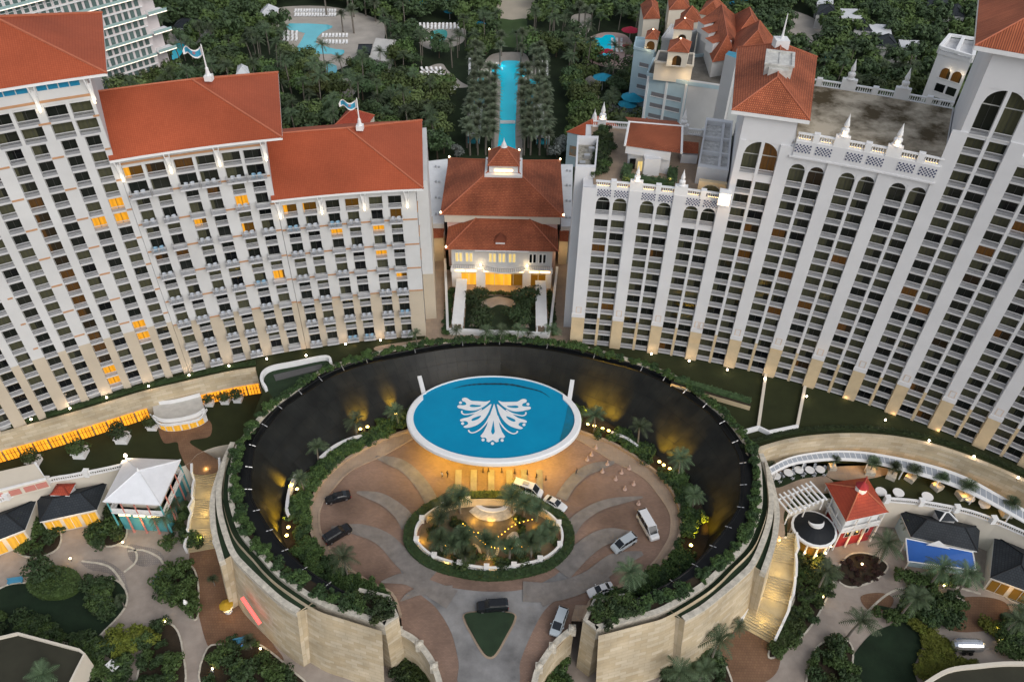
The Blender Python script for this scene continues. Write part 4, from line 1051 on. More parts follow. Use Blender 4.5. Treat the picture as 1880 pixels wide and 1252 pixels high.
for i in range(3):
    b = MB(); x = lw[0].lerp(lw[2], .3 + .2 * i); b.box(x.x - .6, x.y - .5, 40.4, x.x + .6, x.y + .5, 41.0 + .2 * i); b.build('roof_unit', M['metal'], r1)
pv = thing('rooftop_pavilion', 'small white rooftop pavilion with a brown tiled roof on the hotel terrace', 'pavilion')
pq = [G(1147, 268, 45), G(1251, 282, 45), G(1253, 232, 46.5), G(1155, 224, 46.5)]
b = MB(); L = (pq[1] - pq[0]).length; b.face(pq, 0, [(0, 0), (L, 0), (L, 8), (0, 8)])
for a, c in ((pq[0], pq[3]), (pq[1], pq[2])): b.tube([a + Vector((0, 0, .05)), c + Vector((0, 0, .05))], .25, 5, 1)
back = [p + Vector((0, 6.5, -2.0)) for p in (pq[3], pq[2])]; b.face([pq[3], pq[2], back[1], back[0]], 0, [(0, 0), (L, 0), (L, 7), (0, 7)])
b.tube([pq[3], pq[2]], .2, 5, 1); b.build('roof', [M['roofR'], M['trim']], pv)
b = MB(); ins = [pq[0] + Vector((1.2, 1.0, 0)), pq[1] + Vector((-1.8, 1.0, 0)), back[1] + Vector((-1.5, -1, 0)), back[0] + Vector((1, -1, 0))]
b.prism([tuple(p[:2]) for p in ins], zt, 43.2); f0, f1 = pq[0] + Vector((.3, .3, 0)), pq[1] + Vector((-2.0, .3, 0))
b.prism([tuple(p[:2]) for p in (f0, f1, ins[1] + Vector((0, .5, 0)), ins[0] + Vector((0, .5, 0)))], 43.2, 44.85); b.build('wall', M['white_r'], pv)
fm = (f0 + f1) / 2
q = MB(); q.prism([tuple(p[:2]) for p in (fm + Vector((-.7, -1.6, 0)), fm + Vector((2.6, -1.3, 0)), fm + Vector((2.6, 1, 0)), fm + Vector((-.7, 1, 0)))], zt, 43.5); q.build('porch', M['white_r'], pv)
q = MB(); q.box(-.6, -.05, 0, .6, .0, 2.4); obj('window', q.mesh('window', M['g_dark']), pv, f0.lerp(f1, .2) + Vector((0, .5, zt - f0.z)))
q = MB(); q.box(-1.2, -.05, 0, 1.2, .0, 2.2); obj('window', q.mesh('window', M['warmglass']), pv, f0.lerp(f1, .45) + Vector((0, .45, zt - f0.z)))
mb_ = [G(*p, 43.5) for p in ((1281, 306), (1338, 314), (1346, 222), (1297, 216))]
b = MB(); cc = sum(mb_, Vector()) / 4
for i in range(4):
    a, c = mb_[i], mb_[(i + 1) % 4]; ai, ci_ = a.lerp(cc, .12), c.lerp(cc, .12); f = lambda p, z: Vector((p.x, p.y, z))
    b.hexa([f(a, zt), f(c, zt), f(ci_, zt), f(ai, zt), f(a, 43.5), f(c, 43.5), f(ci_, 43.5), f(ai, 43.5)], 0)
for k in (.33, .62):
    a, c = mb_[0].lerp(mb_[3], k), mb_[1].lerp(mb_[2], k); b.ribbon([a, c], -.3, .3, zt, 43.3, 0)
a, c = mb_[0].lerp(mb_[1], .68), mb_[3].lerp(mb_[2], .68); b.ribbon([a, c], -.25, .25, zt, 43.25, 0)
b.face([(p.x, p.y, 42.5) for p in [q.lerp(cc, .05) for q in mb_]], 1); b.build('plant_screen', [M['white_r'], pm('plant_floor', (.40, .39, .37), .9, .4, 1.4, col2=(.78, .77, .74))], r1)
q = MB(); tq = [G(1252, 281, 42), G(1282, 283, 42), G(1283, 262, 42.8), G(1252, 259, 42.8)]; q.face(tq, 0, [(0, 0), (4, 0), (4, 4), (0, 4)]); q.prism([tuple(p[:2]) for p in tq], zt, 41.6, 1); q.build('corridor_roof', [M['roofR'], M['white_r']], r1)
balustrade(r1, 5.0, 13.0, RR_ + 28.6, zt + .05, [(5.6, .25, 2.2), (8.2, .2, 1.6), (10.8, .35, 2.2), (12.2, .2, 1.6)], lit=False)
finial(r1, 5.6, RR_ + 28.9, 41.6, True); finial(r1, 10.8, RR_ + 28.9, 41.6)
q = MB(); dq = P(13.0, RR_ + 3.2, zt); 
obj('terrace_arch', None, None) if 0 else None
b = MB(); b.pbox(12.1, 13.9, RR_ + 3.0, RR_ + 4.0, zt, 42.9, 0, 1); b.build('terrace_wall', M['sand'], r1)
obj('window', window_mesh(4.2, 2.7, 'g_olive', 1), r1, P(12.95, RR_ + 2.98, zt + .1), -rad(12.95))
b = MB(); b.box(-1.1, -1.0, 0, 1.1, 1.0, 2.6, 0); o = obj('lit_pier', b.mesh('lit_pier', M['trim']), r1, P(13.85, RR_ - .9, 41.0), -rad(13.85)); lamp('pier_light', P(13.85, RR_ - 3.4, 42.2), 260, (1, .68, .4), .4)
# ---------------------------------------------------------------- retaining walls of the terrace, upper lawns, lower gardens
XY = lambda pts: [tuple(p[:2]) for p in pts]
def retain(path, label, z0, z1=.15, seg=None):
    t = thing('retaining_wall', label, 'wall'); b = MB()
    b.quadgrid([[Vector((p.x, p.y, z0)) for p in path], [Vector((p.x, p.y, z1)) for p in path]], 0)
    b.build('stone_face', M['stone'], t)
    b = MB(); b.ribbon(path, -.2, .7, -.6, z1 + .25, 0); b.build('coping', M['stone'], t)
    return t
wlp = gs(wl_px, 0, 8); wrp = gs(wr_px, 0, 8)
tL = retain(wlp, 'long curved stone wall with glowing orange arcade below the left hotel', ZU - .5)
tR = retain(wrp, 'long curved sandstone wall below the right hotel', ZU - .5)
# glowing arcade at the foot of the left wall
M['arc'] = glassm('orange_arcade_glass', (.3, .12, .02), (.2, .08, .01), 1.0, (1.0, .36, .02), .12)
wl60 = resample(wlp, 61)
for i in list(range(2, 34, 3)) + list(range(42, 58, 3)):
    a, c = wl60[i], wl60[i + 2].lerp(wl60[i + 3], .75)
    d = (c - a).normalized(); n_ = Vector((d.y, -d.x, 0))
    q = MB(); A, B_ = a + n_ * .1, c + n_ * .1
    q.face([(A.x, A.y, ZU + .1), (B_.x, B_.y, ZU + .1), (B_.x, B_.y, ZU + 3.1), (A.x, A.y, ZU + 3.1)], 0)
    for k in range(5):
        m_ = A.lerp(B_, k / 4) + n_ * .05; q.tube([(m_.x, m_.y, ZU), (m_.x, m_.y, ZU + 2.8)], .07, 4, 1)
    q.tube([A + n_ * .05 + Vector((0, 0, ZU + 1.9)), B_ + n_ * .05 + Vector((0, 0, ZU + 1.9))], .05, 4, 1)
    q.build('arcade_window', [M['arc'], M['black']], tL)
# upper lawns
balL = [(-60, 950), (0, 922), (85, 888), (136, 878), (192, 867), (232, 858), (320, 858), (345, 852), (362, 835), (392, 822), (428, 815)]
balR = [(1386, 850), (1402, 862), (1412, 905), (1408, 985), (1445, 985), (1447, 935), (1520, 915), (1580, 918), (1626, 921), (1677, 925), (1726, 933), (1778, 944), (1829, 962), (1880, 984), (1960, 1020)]
bl = gs(balL, ZU, 5); br = [G(*p, ZU) for p in balR]
def deck(pts_front, pts_back, z, mat, name):
    poly = XY(pts_front) + XY(reversed(pts_back))
    return sheet(name, poly, z, mat)
deck(bl, wlp + [G(450, 800, 0)], ZU, M['lawn'], 'upper_lawn'); deck(br, [G(1372, 838, 0)] + wrp, ZU, M['lawn'], 'upper_lawn')
for path, nm in ((bl, 'left'), (br, 'right')):
    t = thing('garden_wall', 'pale retaining wall holding up the %s garden lawn' % nm, 'wall'); b = MB()
    b.quadgrid([[Vector((p.x, p.y, ZG - .3)) for p in path], [Vector((p.x, p.y, ZU + .1)) for p in path]], 0); b.build('wall', M['cream'], t)
def garden_balustrade(path, label):
    t = thing('balustrade', label, 'balustrade'); N = int(sum((c - a).length for a, c in zip(path, path[1:])) / 6.0) + 1
    b = MB(); b.ribbon(path, -.15, .25, ZU, ZU + .2, 0); b.ribbon(path, -.2, .3, ZU + 1.0, ZU + 1.2, 0)
    fine = resample(path, N * 14)
    for p in fine: b.lathe([(.08, .2), (.12, .5), (.06, 1.0)], (p.x, p.y, ZU), 4)
    b.build('railing', M['trim'], t)
    for p in resample(path, N):
        q = MB(); q.box(-.45, -.45, 0, .45, .45, 1.6); q.box(-.55, -.55, 1.6, .55, .55, 1.75); obj('post', q.mesh('post', M['trim']), t, (p.x, p.y, ZU - .05))
garden_balustrade(gs(balL[:6], ZU, 4), 'white balustrade behind the dark roofed shops on the left lawn')
garden_balustrade(gs(balR[8:], ZU, 4), 'white balustrade behind the long dark roof on the right lawn')
# lower garden floor
low = [G(*p, ZG) for p in ((-120, 960), (-120, 1500), (2000, 1500), (2000, 1000), (1880, 980))]
sheet('garden_path', [(-230, -20), (230, -20), (230, 135), (-230, 135)], ZG, M['path'])
def patch(px_, mat, z, name, lift=.05, n=5, base=ZG, kind='structure'):
    return sheet(name, XY(gs(px_, base, n, True)), base + lift, mat, kind=kind)
patch([(352, 1005), (395, 1005), (432, 1050), (455, 1110), (500, 1180), (520, 1215), (470, 1240), (420, 1190), (385, 1190), (365, 1130), (350, 1060)], M['pathr'], 0, 'brick_plaza', .04)
patch([(1330, 1130), (1395, 1160), (1430, 1190), (1425, 1235), (1380, 1260), (1310, 1255), (1290, 1190)], M['pathr'], 0, 'brick_plaza', .04)
patch([(1400, 870), (1440, 860), (1500, 868), (1530, 885), (1520, 905), (1470, 905), (1440, 940), (1440, 985), (1412, 985)], M['tan'], 0, 'upper_path', .05, base=ZU)
patch([(1515, 860), (1590, 855), (1640, 865), (1590, 880), (1530, 880)], M['tan'], 0, 'upper_path', .06, base=ZU)
patch([(296, 772), (378, 768), (386, 800), (348, 812), (400, 845), (395, 868), (352, 868), (330, 830), (325, 812), (300, 812)], M['pathr'], 0, 'upper_path', .05, base=ZU)
M['teal_lawn'] = pm('dark_teal_lawn', (.0105, .0235, .0105), .95, .35, .25, bump=.4, bscale=8)  # the grass's own dark green
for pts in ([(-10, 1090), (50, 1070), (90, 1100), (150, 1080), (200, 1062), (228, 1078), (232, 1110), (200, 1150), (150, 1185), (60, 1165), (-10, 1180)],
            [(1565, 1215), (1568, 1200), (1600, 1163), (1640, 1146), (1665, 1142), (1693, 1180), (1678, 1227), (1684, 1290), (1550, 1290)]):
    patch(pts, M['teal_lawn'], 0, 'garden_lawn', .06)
beds = [[(32, 1000), (45, 975), (90, 968), (112, 980), (105, 1008), (70, 1023), (38, 1018)], [(166, 970), (180, 940), (225, 945), (232, 985), (205, 1003), (170, 995)],
        [(293, 1075), (300, 1045), (345, 1036), (362, 1060), (365, 1110), (358, 1138), (330, 1110), (296, 1095)], [(268, 1170), (290, 1145), (320, 1150), (335, 1190), (335, 1270), (250, 1290), (255, 1230)],
        [(381, 1190), (430, 1185), (470, 1180), (530, 1225), (560, 1270), (380, 1270)], [(1535, 1050), (1560, 1018), (1600, 1018), (1630, 1040), (1605, 1065), (1565, 1078), (1540, 1068)],
        [(1455, 1020), (1500, 1020), (1530, 1060), (1512, 1110), (1480, 1160), (1425, 1205), (1412, 1195), (1450, 1120), (1460, 1080)],
        [(1650, 1095), (1690, 1080), (1760, 1098), (1772, 1112), (1740, 1122), (1680, 1115)], [(1495, 1195), (1530, 1175), (1560, 1180), (1565, 1215), (1545, 1290), (1480, 1290)],
        [(1845, 1070), (1880, 1060), (1900, 1110), (1860, 1105), (1842, 1090)], [(1210, 1270), (1240, 1220), (1300, 1190), (1330, 1215), (1340, 1290)], [(-10, 1205), (130, 1170), (190, 1210), (160, 1290), (-10, 1290)]]
b = MB()
for q in beds + [[(-10, 1090), (50, 1070), (90, 1100), (150, 1080), (200, 1062), (228, 1078), (232, 1110), (200, 1150), (150, 1185), (60, 1165), (-10, 1180)]]: b.ribbon(gs(q, ZG, 5, True), -.16, .16, ZG, ZG + .16, 0, True)
for q in ([(235, 1012), (262, 1010), (290, 1022), (300, 1035)], [(228, 1050), (250, 1030), (246, 1008), (215, 1000)], [(150, 1030), (200, 1040), (228, 1075)], [(1590, 1125), (1640, 1085), (1720, 1072), (1800, 1090)]): b.ribbon(gs(q, ZG, 6), -.2, .2, ZG, ZG + .1, 0)
o = b.build('bed_edging', M['coping']); o['kind'] = 'structure'
for k, q in enumerate(beds): patch(q, M['soil'], 0, 'flower_bed', .09)
patch([(236, 1000), (262, 1003), (290, 1010), (300, 1030), (262, 1040), (238, 1025)], M['paveg'], 0, 'cobbled_circle', .07); patch([(150, 1030), (190, 1028), (225, 1050), (236, 1085), (228, 1082), (205, 1055), (165, 1045)], M['paveg'], 0, 'cobbled_circle', .065); patch([(1580, 1095), (1615, 1088), (1640, 1098), (1630, 1118), (1595, 1120)], M['pathr'], 0, 'brick_circle', .06); patch([(1720, 1105), (1800, 1095), (1850, 1110), (1840, 1150), (1760, 1160), (1725, 1140)], M['pathr'], 0, 'brick_circle', .055)
sheet('garden_lawn', XY(gs([(1600, 1110), (1650, 1120), (1700, 1150), (1760, 1210), (1690, 1235), (1700, 1180), (1640, 1130)], ZG, 4, True)), ZG + .07, M['lawn2'])

M['steps'] = pm('pale_step_stone', (.44, .36, .22), .85, .15, .5)
# stairs down beside the ring, both sides
def stairs(ctr, w0, label):
    t = thing('garden_stairs', label, 'stairs'); c = resample(gs(ctr, ZU, 6), 40); b = MB(); n = 39
    pts = []
    z = ZU; zs = []
    for i in range(n):
        f = i / n
        flat = (.28 < f < .4) or (.62 < f < .74)
        zs.append(z); z -= 0 if flat else (ZU - ZG) / (n * .77)
    z = zs[-1]; sc = (ZU - ZG - .2) / (ZU - z)
    zs = [ZU - (ZU - q) * sc for q in zs]
    # the traced centre line is on the slope: move each point to its own height along the line of sight of the survey
    ctrp = resample([Vector((x, y, 0)) for x, y in ctr], 40)
    c = [G(ctrp[i].x, ctrp[i].y, zs[min(i, n - 1)]) for i in range(40)]
    L = offset(c, w0 / 2); R_ = offset(c, -w0 / 2)
    for i in range(n):
        zz = zs[i]; a, c2, d, e = R_[i], R_[i + 1], L[i + 1], L[i]
        b.prism([(a.x, a.y), (c2.x, c2.y), (d.x, d.y), (e.x, e.y)], ZG - .2, zz, 0)
    b.build('steps', M['steps'], t)
    for side, pth in ((1, L), (-1, R_)):
        q = MB(); zl = [zs[min(i, n - 1)] for i in range(40)]
        for i in range(n):
            a, e = offset(pth, .45 * side)[i], offset(pth, .45 * side)[i + 1]; a0, e0 = pth[i], pth[i + 1]
            q.prism([(a0.x, a0.y), (e0.x, e0.y), (e.x, e.y), (a.x, a.y)], ZG - .2, zl[i // 8 * 8] + .55, 0)
        q.build('side_wall', M['trim'], t)
        for i in (4, 10, 17, 23, 30, 36):
            p = offset(pth, .1 * side)[i]; q = MB(); q.lathe([(.02, -.1), (.1, 0), (.02, .12)], (p.x, p.y, zl[i // 8 * 8] + .35), 6); q.build('step_lamp', M['bulb'], t)
    for i in (5, 15, 25, 35): lamp('stair_light', c[i] + Vector((0, 0, 1.6)), 75, (1, .72, .26), .2)
stairs([(378, 848), (383, 880), (381, 920), (374, 960), (370, 1010)], 5.0, 'curved lit garden stairs with white side walls, left of the ring')
stairs([(1430, 975), (1428, 1020), (1426, 1060), (1414, 1110), (1388, 1165)], 6.0, 'curved lit garden stairs with white side walls, right of the ring')

# ---------------------------------------------------------------- buildings of the lower gardens
M['slate'] = brickm('dark_slate_roof', (.020, .026, .032), (.028, .034, .04), (.01, .012, .015), .5, .5, .6, .04, .2)
M['teal'] = pm('teal_paint', (.10, .36, .38), .6, .1, .5); M['coral'] = pm('coral_paint', (.55, .22, .18), .6, .1)
M['redw'] = pm('red_clapboard', (.32, .03, .035), .7, .12, .6); M['ltblue'] = pm('pale_blue_stucco', (.42, .55, .60), .8, .06, .4)
M['shop'] = glassm('lit_shop_glass', (.25, .14, .03), (.15, .08, .02), .5, (1.0, .50, .04))
def quadz(px_, z): return [G(*p, z) for p in px_]
def shrink(q, f):
    c = sum(q, Vector()) / len(q); return [p.lerp(c, f) for p in q]
# white roofed pavilion
t = thing('garden_pavilion', 'two storey pavilion with white hip roof, teal walls and coral columns', 'pavilion')
rq = quadz([(189, 921), (294, 927), (332, 844), (231, 840)], -5.0); b = MB()
r0, r1_ = hipq(b, rq, -5.0, 3.0, mi=0, ridge=0); b.prism(XY(shrink(rq, .02)), -5.4, -5.05, 0); b.build('roof', [pm('white_metal_roof', (.74, .75, .77), .5, .06, .5)], t)
wq = shrink(rq, .16); b = MB(); b.prism(XY(wq), ZG, -8.6, 0); b.prism(XY(shrink(rq, .05)), -9.1, -8.6, 1)
b.prism(XY(shrink(rq, .30)), -8.6, -5.4, 2); b.build('wall', [M['teal'], M['trim'], M['cream']], t)
wqo = shrink(rq, .07)
for i in range(4):
    for f in (0, .25, .5, .75):
        p = wqo[i].lerp(wqo[(i + 1) % 4], f); q = MB(); q.lathe([(.3, ZG), (.2, ZG + .5), (.17, -9.1)], (p.x, p.y, 0), 8); q.lathe([(.16, -8.6), (.14, -5.4)], (p.x, p.y, 0), 8); q.build('column', M['coral'] if f in (.25, .5, .75) else M['teal'], t)
    a, c = wqo[i], wqo[(i + 1) % 4]; q = MB(); q.ribbon([a, c], -.05, .05, -8.4, -7.5); q.build('balcony_railing', M['trim'], t)
for f in (.22, .5, .78):
    a = wqo[0].lerp(wqo[1], f); q = MB(); q.box(-1.1, -.12, -9.6, 1.1, 0, -9.3); obj('light_strip', q.mesh('light_strip', M['strip']), t, (a.x, a.y, 0))
lamp('pavilion_light', wqo[0].lerp(wqo[1], .5) + Vector((0, .6, -6.2)), 70, (1, .6, .2), .2); lamp('pavilion_light', wqo[0].lerp(wqo[1], .5) + Vector((0, -1.0, -11.5 + 5)), 60, (1, .55, .15), .2)
for a, s in ((r0, 1),):
    q = MB(); q.lathe([(.35, 0), (.2, .5), (.02, .9)], (r0 + (r1_ - r0) * .5), 8); q.build('finial', M['trim'], t)
lamp('pavilion_lamp', G(231, 838, -4.2), 60, (1, .7, .3), .15); q = MB(); q.lathe([(.05, 0), (.3, .2), (.3, .5), (.05, .8)], G(231, 838, -4.6), 8); q.build('lamp', M['bulbw'], t)

def shop(px_, ze, rise, label, roofmat, wallmat, shade=.06, front=None, name='shop', glow=True, mi=0):
    t = thing(name, label, 'shop'); q = quadz(px_, ze); b = MB(); hipq(b, q, ze, rise, mi=0, ridge=0); b.build('roof', [roofmat], t)
    b = MB(); b.prism(XY(shrink(q, .01)), ze - .35, ze - .05, 0); b.build('fascia', M['trim'], t)
    w_ = shrink(q, shade); b = MB(); b.prism(XY(w_), ZG, ze - .35, 0); b.build('wall', wallmat, t)
    if glow:
        a, c = w_[0], w_[1]; d = (c - a).normalized(); n_ = Vector((d.y, -d.x, 0)); n = max(2, int((c - a).length / 3.2))
        for i in range(n):
            f0, f1 = (i + .1) / n, (i + .9) / n; A = a.lerp(c, f0) + n_ * .06; B_ = a.lerp(c, f1) + n_ * .06
            g = MB(); g.face([(A.x, A.y, ZG + .3), (B_.x, B_.y, ZG + .3), (B_.x, B_.y, ze - .8), (A.x, A.y, ze - .8)], 0)
            m_ = A.lerp(B_, .5) + n_ * .05; g.tube([(m_.x, m_.y, ZG + .3), (m_.x, m_.y, ze - .8)], .06, 4, 1); g.build('shop_window', [M['shop'], M['trim']], t)
        m_ = a.lerp(c, .5) + n_ * 2.0; lamp('shop_light', (m_.x, m_.y, ze - 1.2), 70, (1, .55, .12), .3)
    return t, q, w_
t, q, w_ = shop([(72, 958), (178, 935), (198, 884), (67, 911)], -10.5, 2.2, 'shop with dark slate hip roof, red topped dormer and amber front beside the white pavilion', M['slate'], M['cream'])
c = G(118, 903, -9.0); b = MB(); b.box(-1.6, -1.2, -1.2, 1.6, 1.2, .6, 0); b.box(-1.9, -1.5, .6, 1.9, 1.5, .8, 0); hip(b, -1.9, -1.5, 1.9, 1.5, .82, 1.0, 1, 1); o = obj('dormer', b.mesh('dormer', [M['trim'], M['roofRed']]), t, c)
shop([(-40, 1005), (46, 972), (68, 915), (-40, 945)], -10.5, 2.2, 'shop with dark slate roof and amber front at the left picture edge', M['slate'], M['cream'])
t = thing('garden_house', 'cream flat roofed house with red framed windows above the dark roofs', 'house'); q = quadz([(-40, 912), (85, 880), (66, 850), (-40, 874)], -4.5); b = MB(); b.prism(XY(q), ZU, -4.5, 0); b.ribbon([q[0], q[1], q[2]], -.1, .3, -4.5, -4.1, 1); b.build('wall', [M['cream'], M['trim']], t)
for f in (.25, .5, .72, .9):
    p = q[0].lerp(q[1], f); d = (q[1] - q[0]).normalized(); g = MB(); g.box(-1.0, -.1, .5, 1.0, -.02, 2.0, 0); o = obj('window', g.mesh('window', M['coral']), t, (p.x, p.y, ZU)); o.rotation_euler = (0, 0, math.atan2(d.y, d.x))
# entrance kiosk on the left lawn
t = thing('entrance_kiosk', 'small curved white entrance kiosk with lit yellow windows on the left lawn', 'kiosk')
kq = gs([(283, 765), (300, 772), (330, 770), (360, 762), (375, 752)], -3.6, 4); kb_ = gs([(279, 742), (320, 738), (368, 726)], -3.6, 6)
b = MB(); b.prism(XY(kq) + XY(reversed(kb_)), ZU, -3.9, 0, 1); b.ribbon(kq, -.25, .0, -3.9, -3.0, 0); b.ribbon(kb_, .0, .25, -3.9, -3.0, 0); b.build('body', [M['trim'], pm('kiosk_roof', (.5, .48, .44), .8, .15, .5)], t)
kf = offset(kq, -.15)
fn = resample(kf, 8)
for i in range(1, 7):
    a, c = fn[i - 1].lerp(fn[i], .6), fn[i].lerp(fn[i + 1], .4); g = MB(); g.face([(a.x, a.y, ZU + .2), (c.x, c.y, ZU + .2), (c.x, c.y, -4.6), (a.x, a.y, -4.6)]); g.build('window', M['shop'], t)
b = MB(); b.ribbon(gs([(276, 762), (296, 780), (332, 778), (366, 770), (380, 752)], -4.3, 4), -.1, .1, -4.5, -3.9); b.build('canopy_edge', M['trim'], t)

# red roofed house
t = thing('garden_house', 'red two storey house with bright red hip roof, white galleries and a lit cupola', 'house')
rq = quadz([(1553, 957), (1631, 940), (1592, 876), (1515, 887)], -5.0); b = MB(); r0, r1_ = hipq(b, rq, -5.0, 3.2); b.prism(XY(shrink(rq, .02)), -5.35, -5.05, 2); b.build('roof', [M['roofRed'], M['ridge'], M['trim']], t)
b = MB(); b.prism(XY(shrink(rq, .16)), ZG, -9.2, 0); b.prism(XY(shrink(rq, .06)), -9.5, -9.0, 1); b.prism(XY(shrink(rq, .2)), -9.0, -5.35, 1); b.build('wall', [M['redw'], M['trim']], t)
wo = shrink(rq, .08)
for i in range(4):
    for f in (0, .33, .67):
        p = wo[i].lerp(wo[(i + 1) % 4], f); g = MB(); g.lathe([(.18, -9), (.16, -5.4)], (p.x, p.y, 0), 6); g.lathe([(.22, ZG), (.2, -9.5)], (p.x, p.y, 0), 6); g.build('column', M['trim'], t)
    g = MB(); g.ribbon([wo[i], wo[(i + 1) % 4]], -.05, .05, -8.7, -7.9); g.build('gallery_railing', M['trim'], t)
c = (r0 + r1_) / 2; b = MB(); b.lathe([(1.1, -.8), (1.1, .5), (.9, .6)], (c.x, c.y, c.z), 8, 0); b.lathe([(1.3, .6), (.6, 1.3), (.12, 1.9), (.1, 3.4), (.02, 3.6)], (c.x, c.y, c.z), 8, 1); b.build('cupola', [M['trim'], M['redw']], t); lamp('cupola_light', c + Vector((0, -2.2, .6)), 60, (1, .6, .3), .15)
a, c = shrink(rq, .155)[0], shrink(rq, .155)[1]; d = (c - a).normalized()
for f in (.25, .5, .75):
    p = a.lerp(c, f); g = MB(); g.box(-.75, -.12, 0, .75, -.03, 1.6, 1); g.box(-.6, -.16, .15, .6, -.1, 1.45, 0); o = obj('window', g.mesh('window', [M['g_dark'], M['trim']]), t, (p.x, p.y, ZG + 3.2)); o.rotation_euler = (0, 0, math.atan2(d.y, d.x))
    lamp('porch_light', (p.x, p.y - 1.6, ZG + 2.2), 40, (1, .55, .12), .2)
# turret
t = thing('turret', 'round dark roofed kiosk with white crescent ornament and lit amber base beside the red house', 'kiosk')
c = G(1495, 969, -9.5); R0 = (G(1532, 969, -9.5) - c).length; b = MB(); b.lathe([(R0, 0), (R0 * .55, .9), (.1, 1.7)], tuple(c), 20); b.build('roof', [M['slate']], t)
b = MB(); b.lathe([(R0 * 1.08, -.7), (R0 * 1.1, -.1), (R0 * 1.0, .02)], tuple(c), 20); b.build('fascia', M['trim'], t)
b = MB(); b.lathe([(R0 * .82, ZG - c.z), (R0 * .82, -.75)], tuple(c), 16); b.build('wall', M['shop'], t)
for k in range(12):
    a = k * math.pi / 6; p = c + Vector((math.cos(a), math.sin(a), 0)) * R0 * .97; g = MB(); g.lathe([(.22, ZG), (.18, c.z - .7)], (p.x, p.y, 0), 6); g.build('column', M['trim'], t)
    if k > 6: g = MB(); g.lathe([(.02, 0), (.2, .2), (.02, .4)], (p.x + .2 * math.cos(a), p.y + .4 * math.sin(a), c.z - 3.2), 6); g.build('lamp', M['bulb'], t)
b = MB(); arc = [c + Vector((1.5 * math.cos(a), 1.2 * math.sin(a) + .3, 1.9 - abs(math.cos(a)) * .1)) for a in [math.pi * (1.0 + k / 10) for k in range(11)]]
for i in range(10): w0, w1 = .35 * math.sin(math.pi * i / 10) + .05, .35 * math.sin(math.pi * (i + 1) / 10) + .05; p0, p1 = arc[i], arc[i + 1]; b.hexa([p0 + Vector((0, -w0, -.4)), p1 + Vector((0, -w1, -.4)), p1 + Vector((0, w1, -.4)), p0 + Vector((0, w0, -.4)), p0 + Vector((0, -w0, .1)), p1 + Vector((0, -w1, .1)), p1 + Vector((0, w1, .1)), p0 + Vector((0, w0, .1))])
b.build('crescent', M['trim'], t); lamp('turret_light', c + Vector((0, -R0 - 1.6, -3.2)), 320, (1, .55, .1), .3)
t = thing('pergola', 'white slatted pergola with slanting beams beside the round kiosk', 'pergola'); b = MB()
A, B_ = G(1443, 935, -3.5), G(1508, 908, -3.5); d = (B_ - A).normalized(); n_ = Vector((-d.y, d.x, 0))
for i in range(9): p = A.lerp(B_, i / 8); b.hexa([p + d * s + n_ * e + Vector((0, 0, z)) for z in (0, .3) for s, e in ((-.17, -1.5), (.17, -1.5), (.17, 3.4), (-.17, 3.4))])
b.build('slats', M['trim'], t); b = MB()
for e in (-.9, 2.6): b.tube([A + n_ * e + Vector((0, 0, -.2)), B_ + n_ * e + Vector((0, 0, -.2))], .2, 4)
for e in (-.9, 2.6):
    for f in (0, .5, 1): p = A.lerp(B_, f) + n_ * e; b.tube([(p.x, p.y, ZU), (p.x, p.y, -3.6)], .15, 6)
b.build('frame', M['trim'], t)
# long dark roof, blue roof, far right shop
t, q, w_ = shop([(1672, 985), (1795, 1012), (1800, 965), (1650, 935)], -10.2, 2.4, 'long shop with dark slate hip roof and one dormer behind the blue awning', M['slate'], M['ltblue'], glow=False)
c = G(1733, 950, -8.6); b = MB(); b.box(-1.5, -1.2, -1.4, 1.5, 1.2, .8, 0); hip(b, -1.8, -1.5, 1.8, 1.5, .85, .9, 1, 0); obj('dormer', b.mesh('dormer', [M['trim'], M['slate']]), t, c)
t = thing('market_stall', 'open stall under a bright blue sloping roof with white edges', 'stall')
fq = quadz([(1667, 1030), (1792, 1046)], -12.2) + quadz([(1786, 1013), (1663, 988)], -10.2); b = MB(); b.face(fq, 0); b.face([p - Vector((0, 0, .2)) for p in reversed(fq)], 0)
for i in range(4): b.tube([fq[i], fq[(i + 1) % 4]], .14, 4, 1)
b.build('roof', [pm('blue_awning', (.008, .09, .36), .5, .1, .4), M['trim']], t)
for p in shrink(fq, .05): g = MB(); g.tube([(p.x, p.y, ZG), (p.x, p.y, p.z - .2)], .15, 6); g.build('post', M['trim'], t)
b = MB(); m0, m1 = fq[0].lerp(fq[3], .4), fq[1].lerp(fq[2], .4); b.ribbon([m0.lerp(m1, .1), m0.lerp(m1, .9)], -.6, .6, ZG, ZG + 1.1); b.build('counter', M['ltblue'], t)
lamp('stall_light', sum(fq, Vector()) / 4 + Vector((0, -1.5, -1.6)), 40, (1, .6, .2), .3)
g = MB(); e = G(1708, 992, -9.6); g.face([G(1700, 1000, -10.1), G(1745, 1008, -10.1), G(1724, 992, -8.6)]); g.build('gable', M['trim'], t)
shop([(1818, 1060), (1905, 1092), (1925, 1020), (1826, 982)], -10.8, 2.0, 'shop with dark roof and glowing yellow front at the right picture edge', M['slate'], M['cream'])
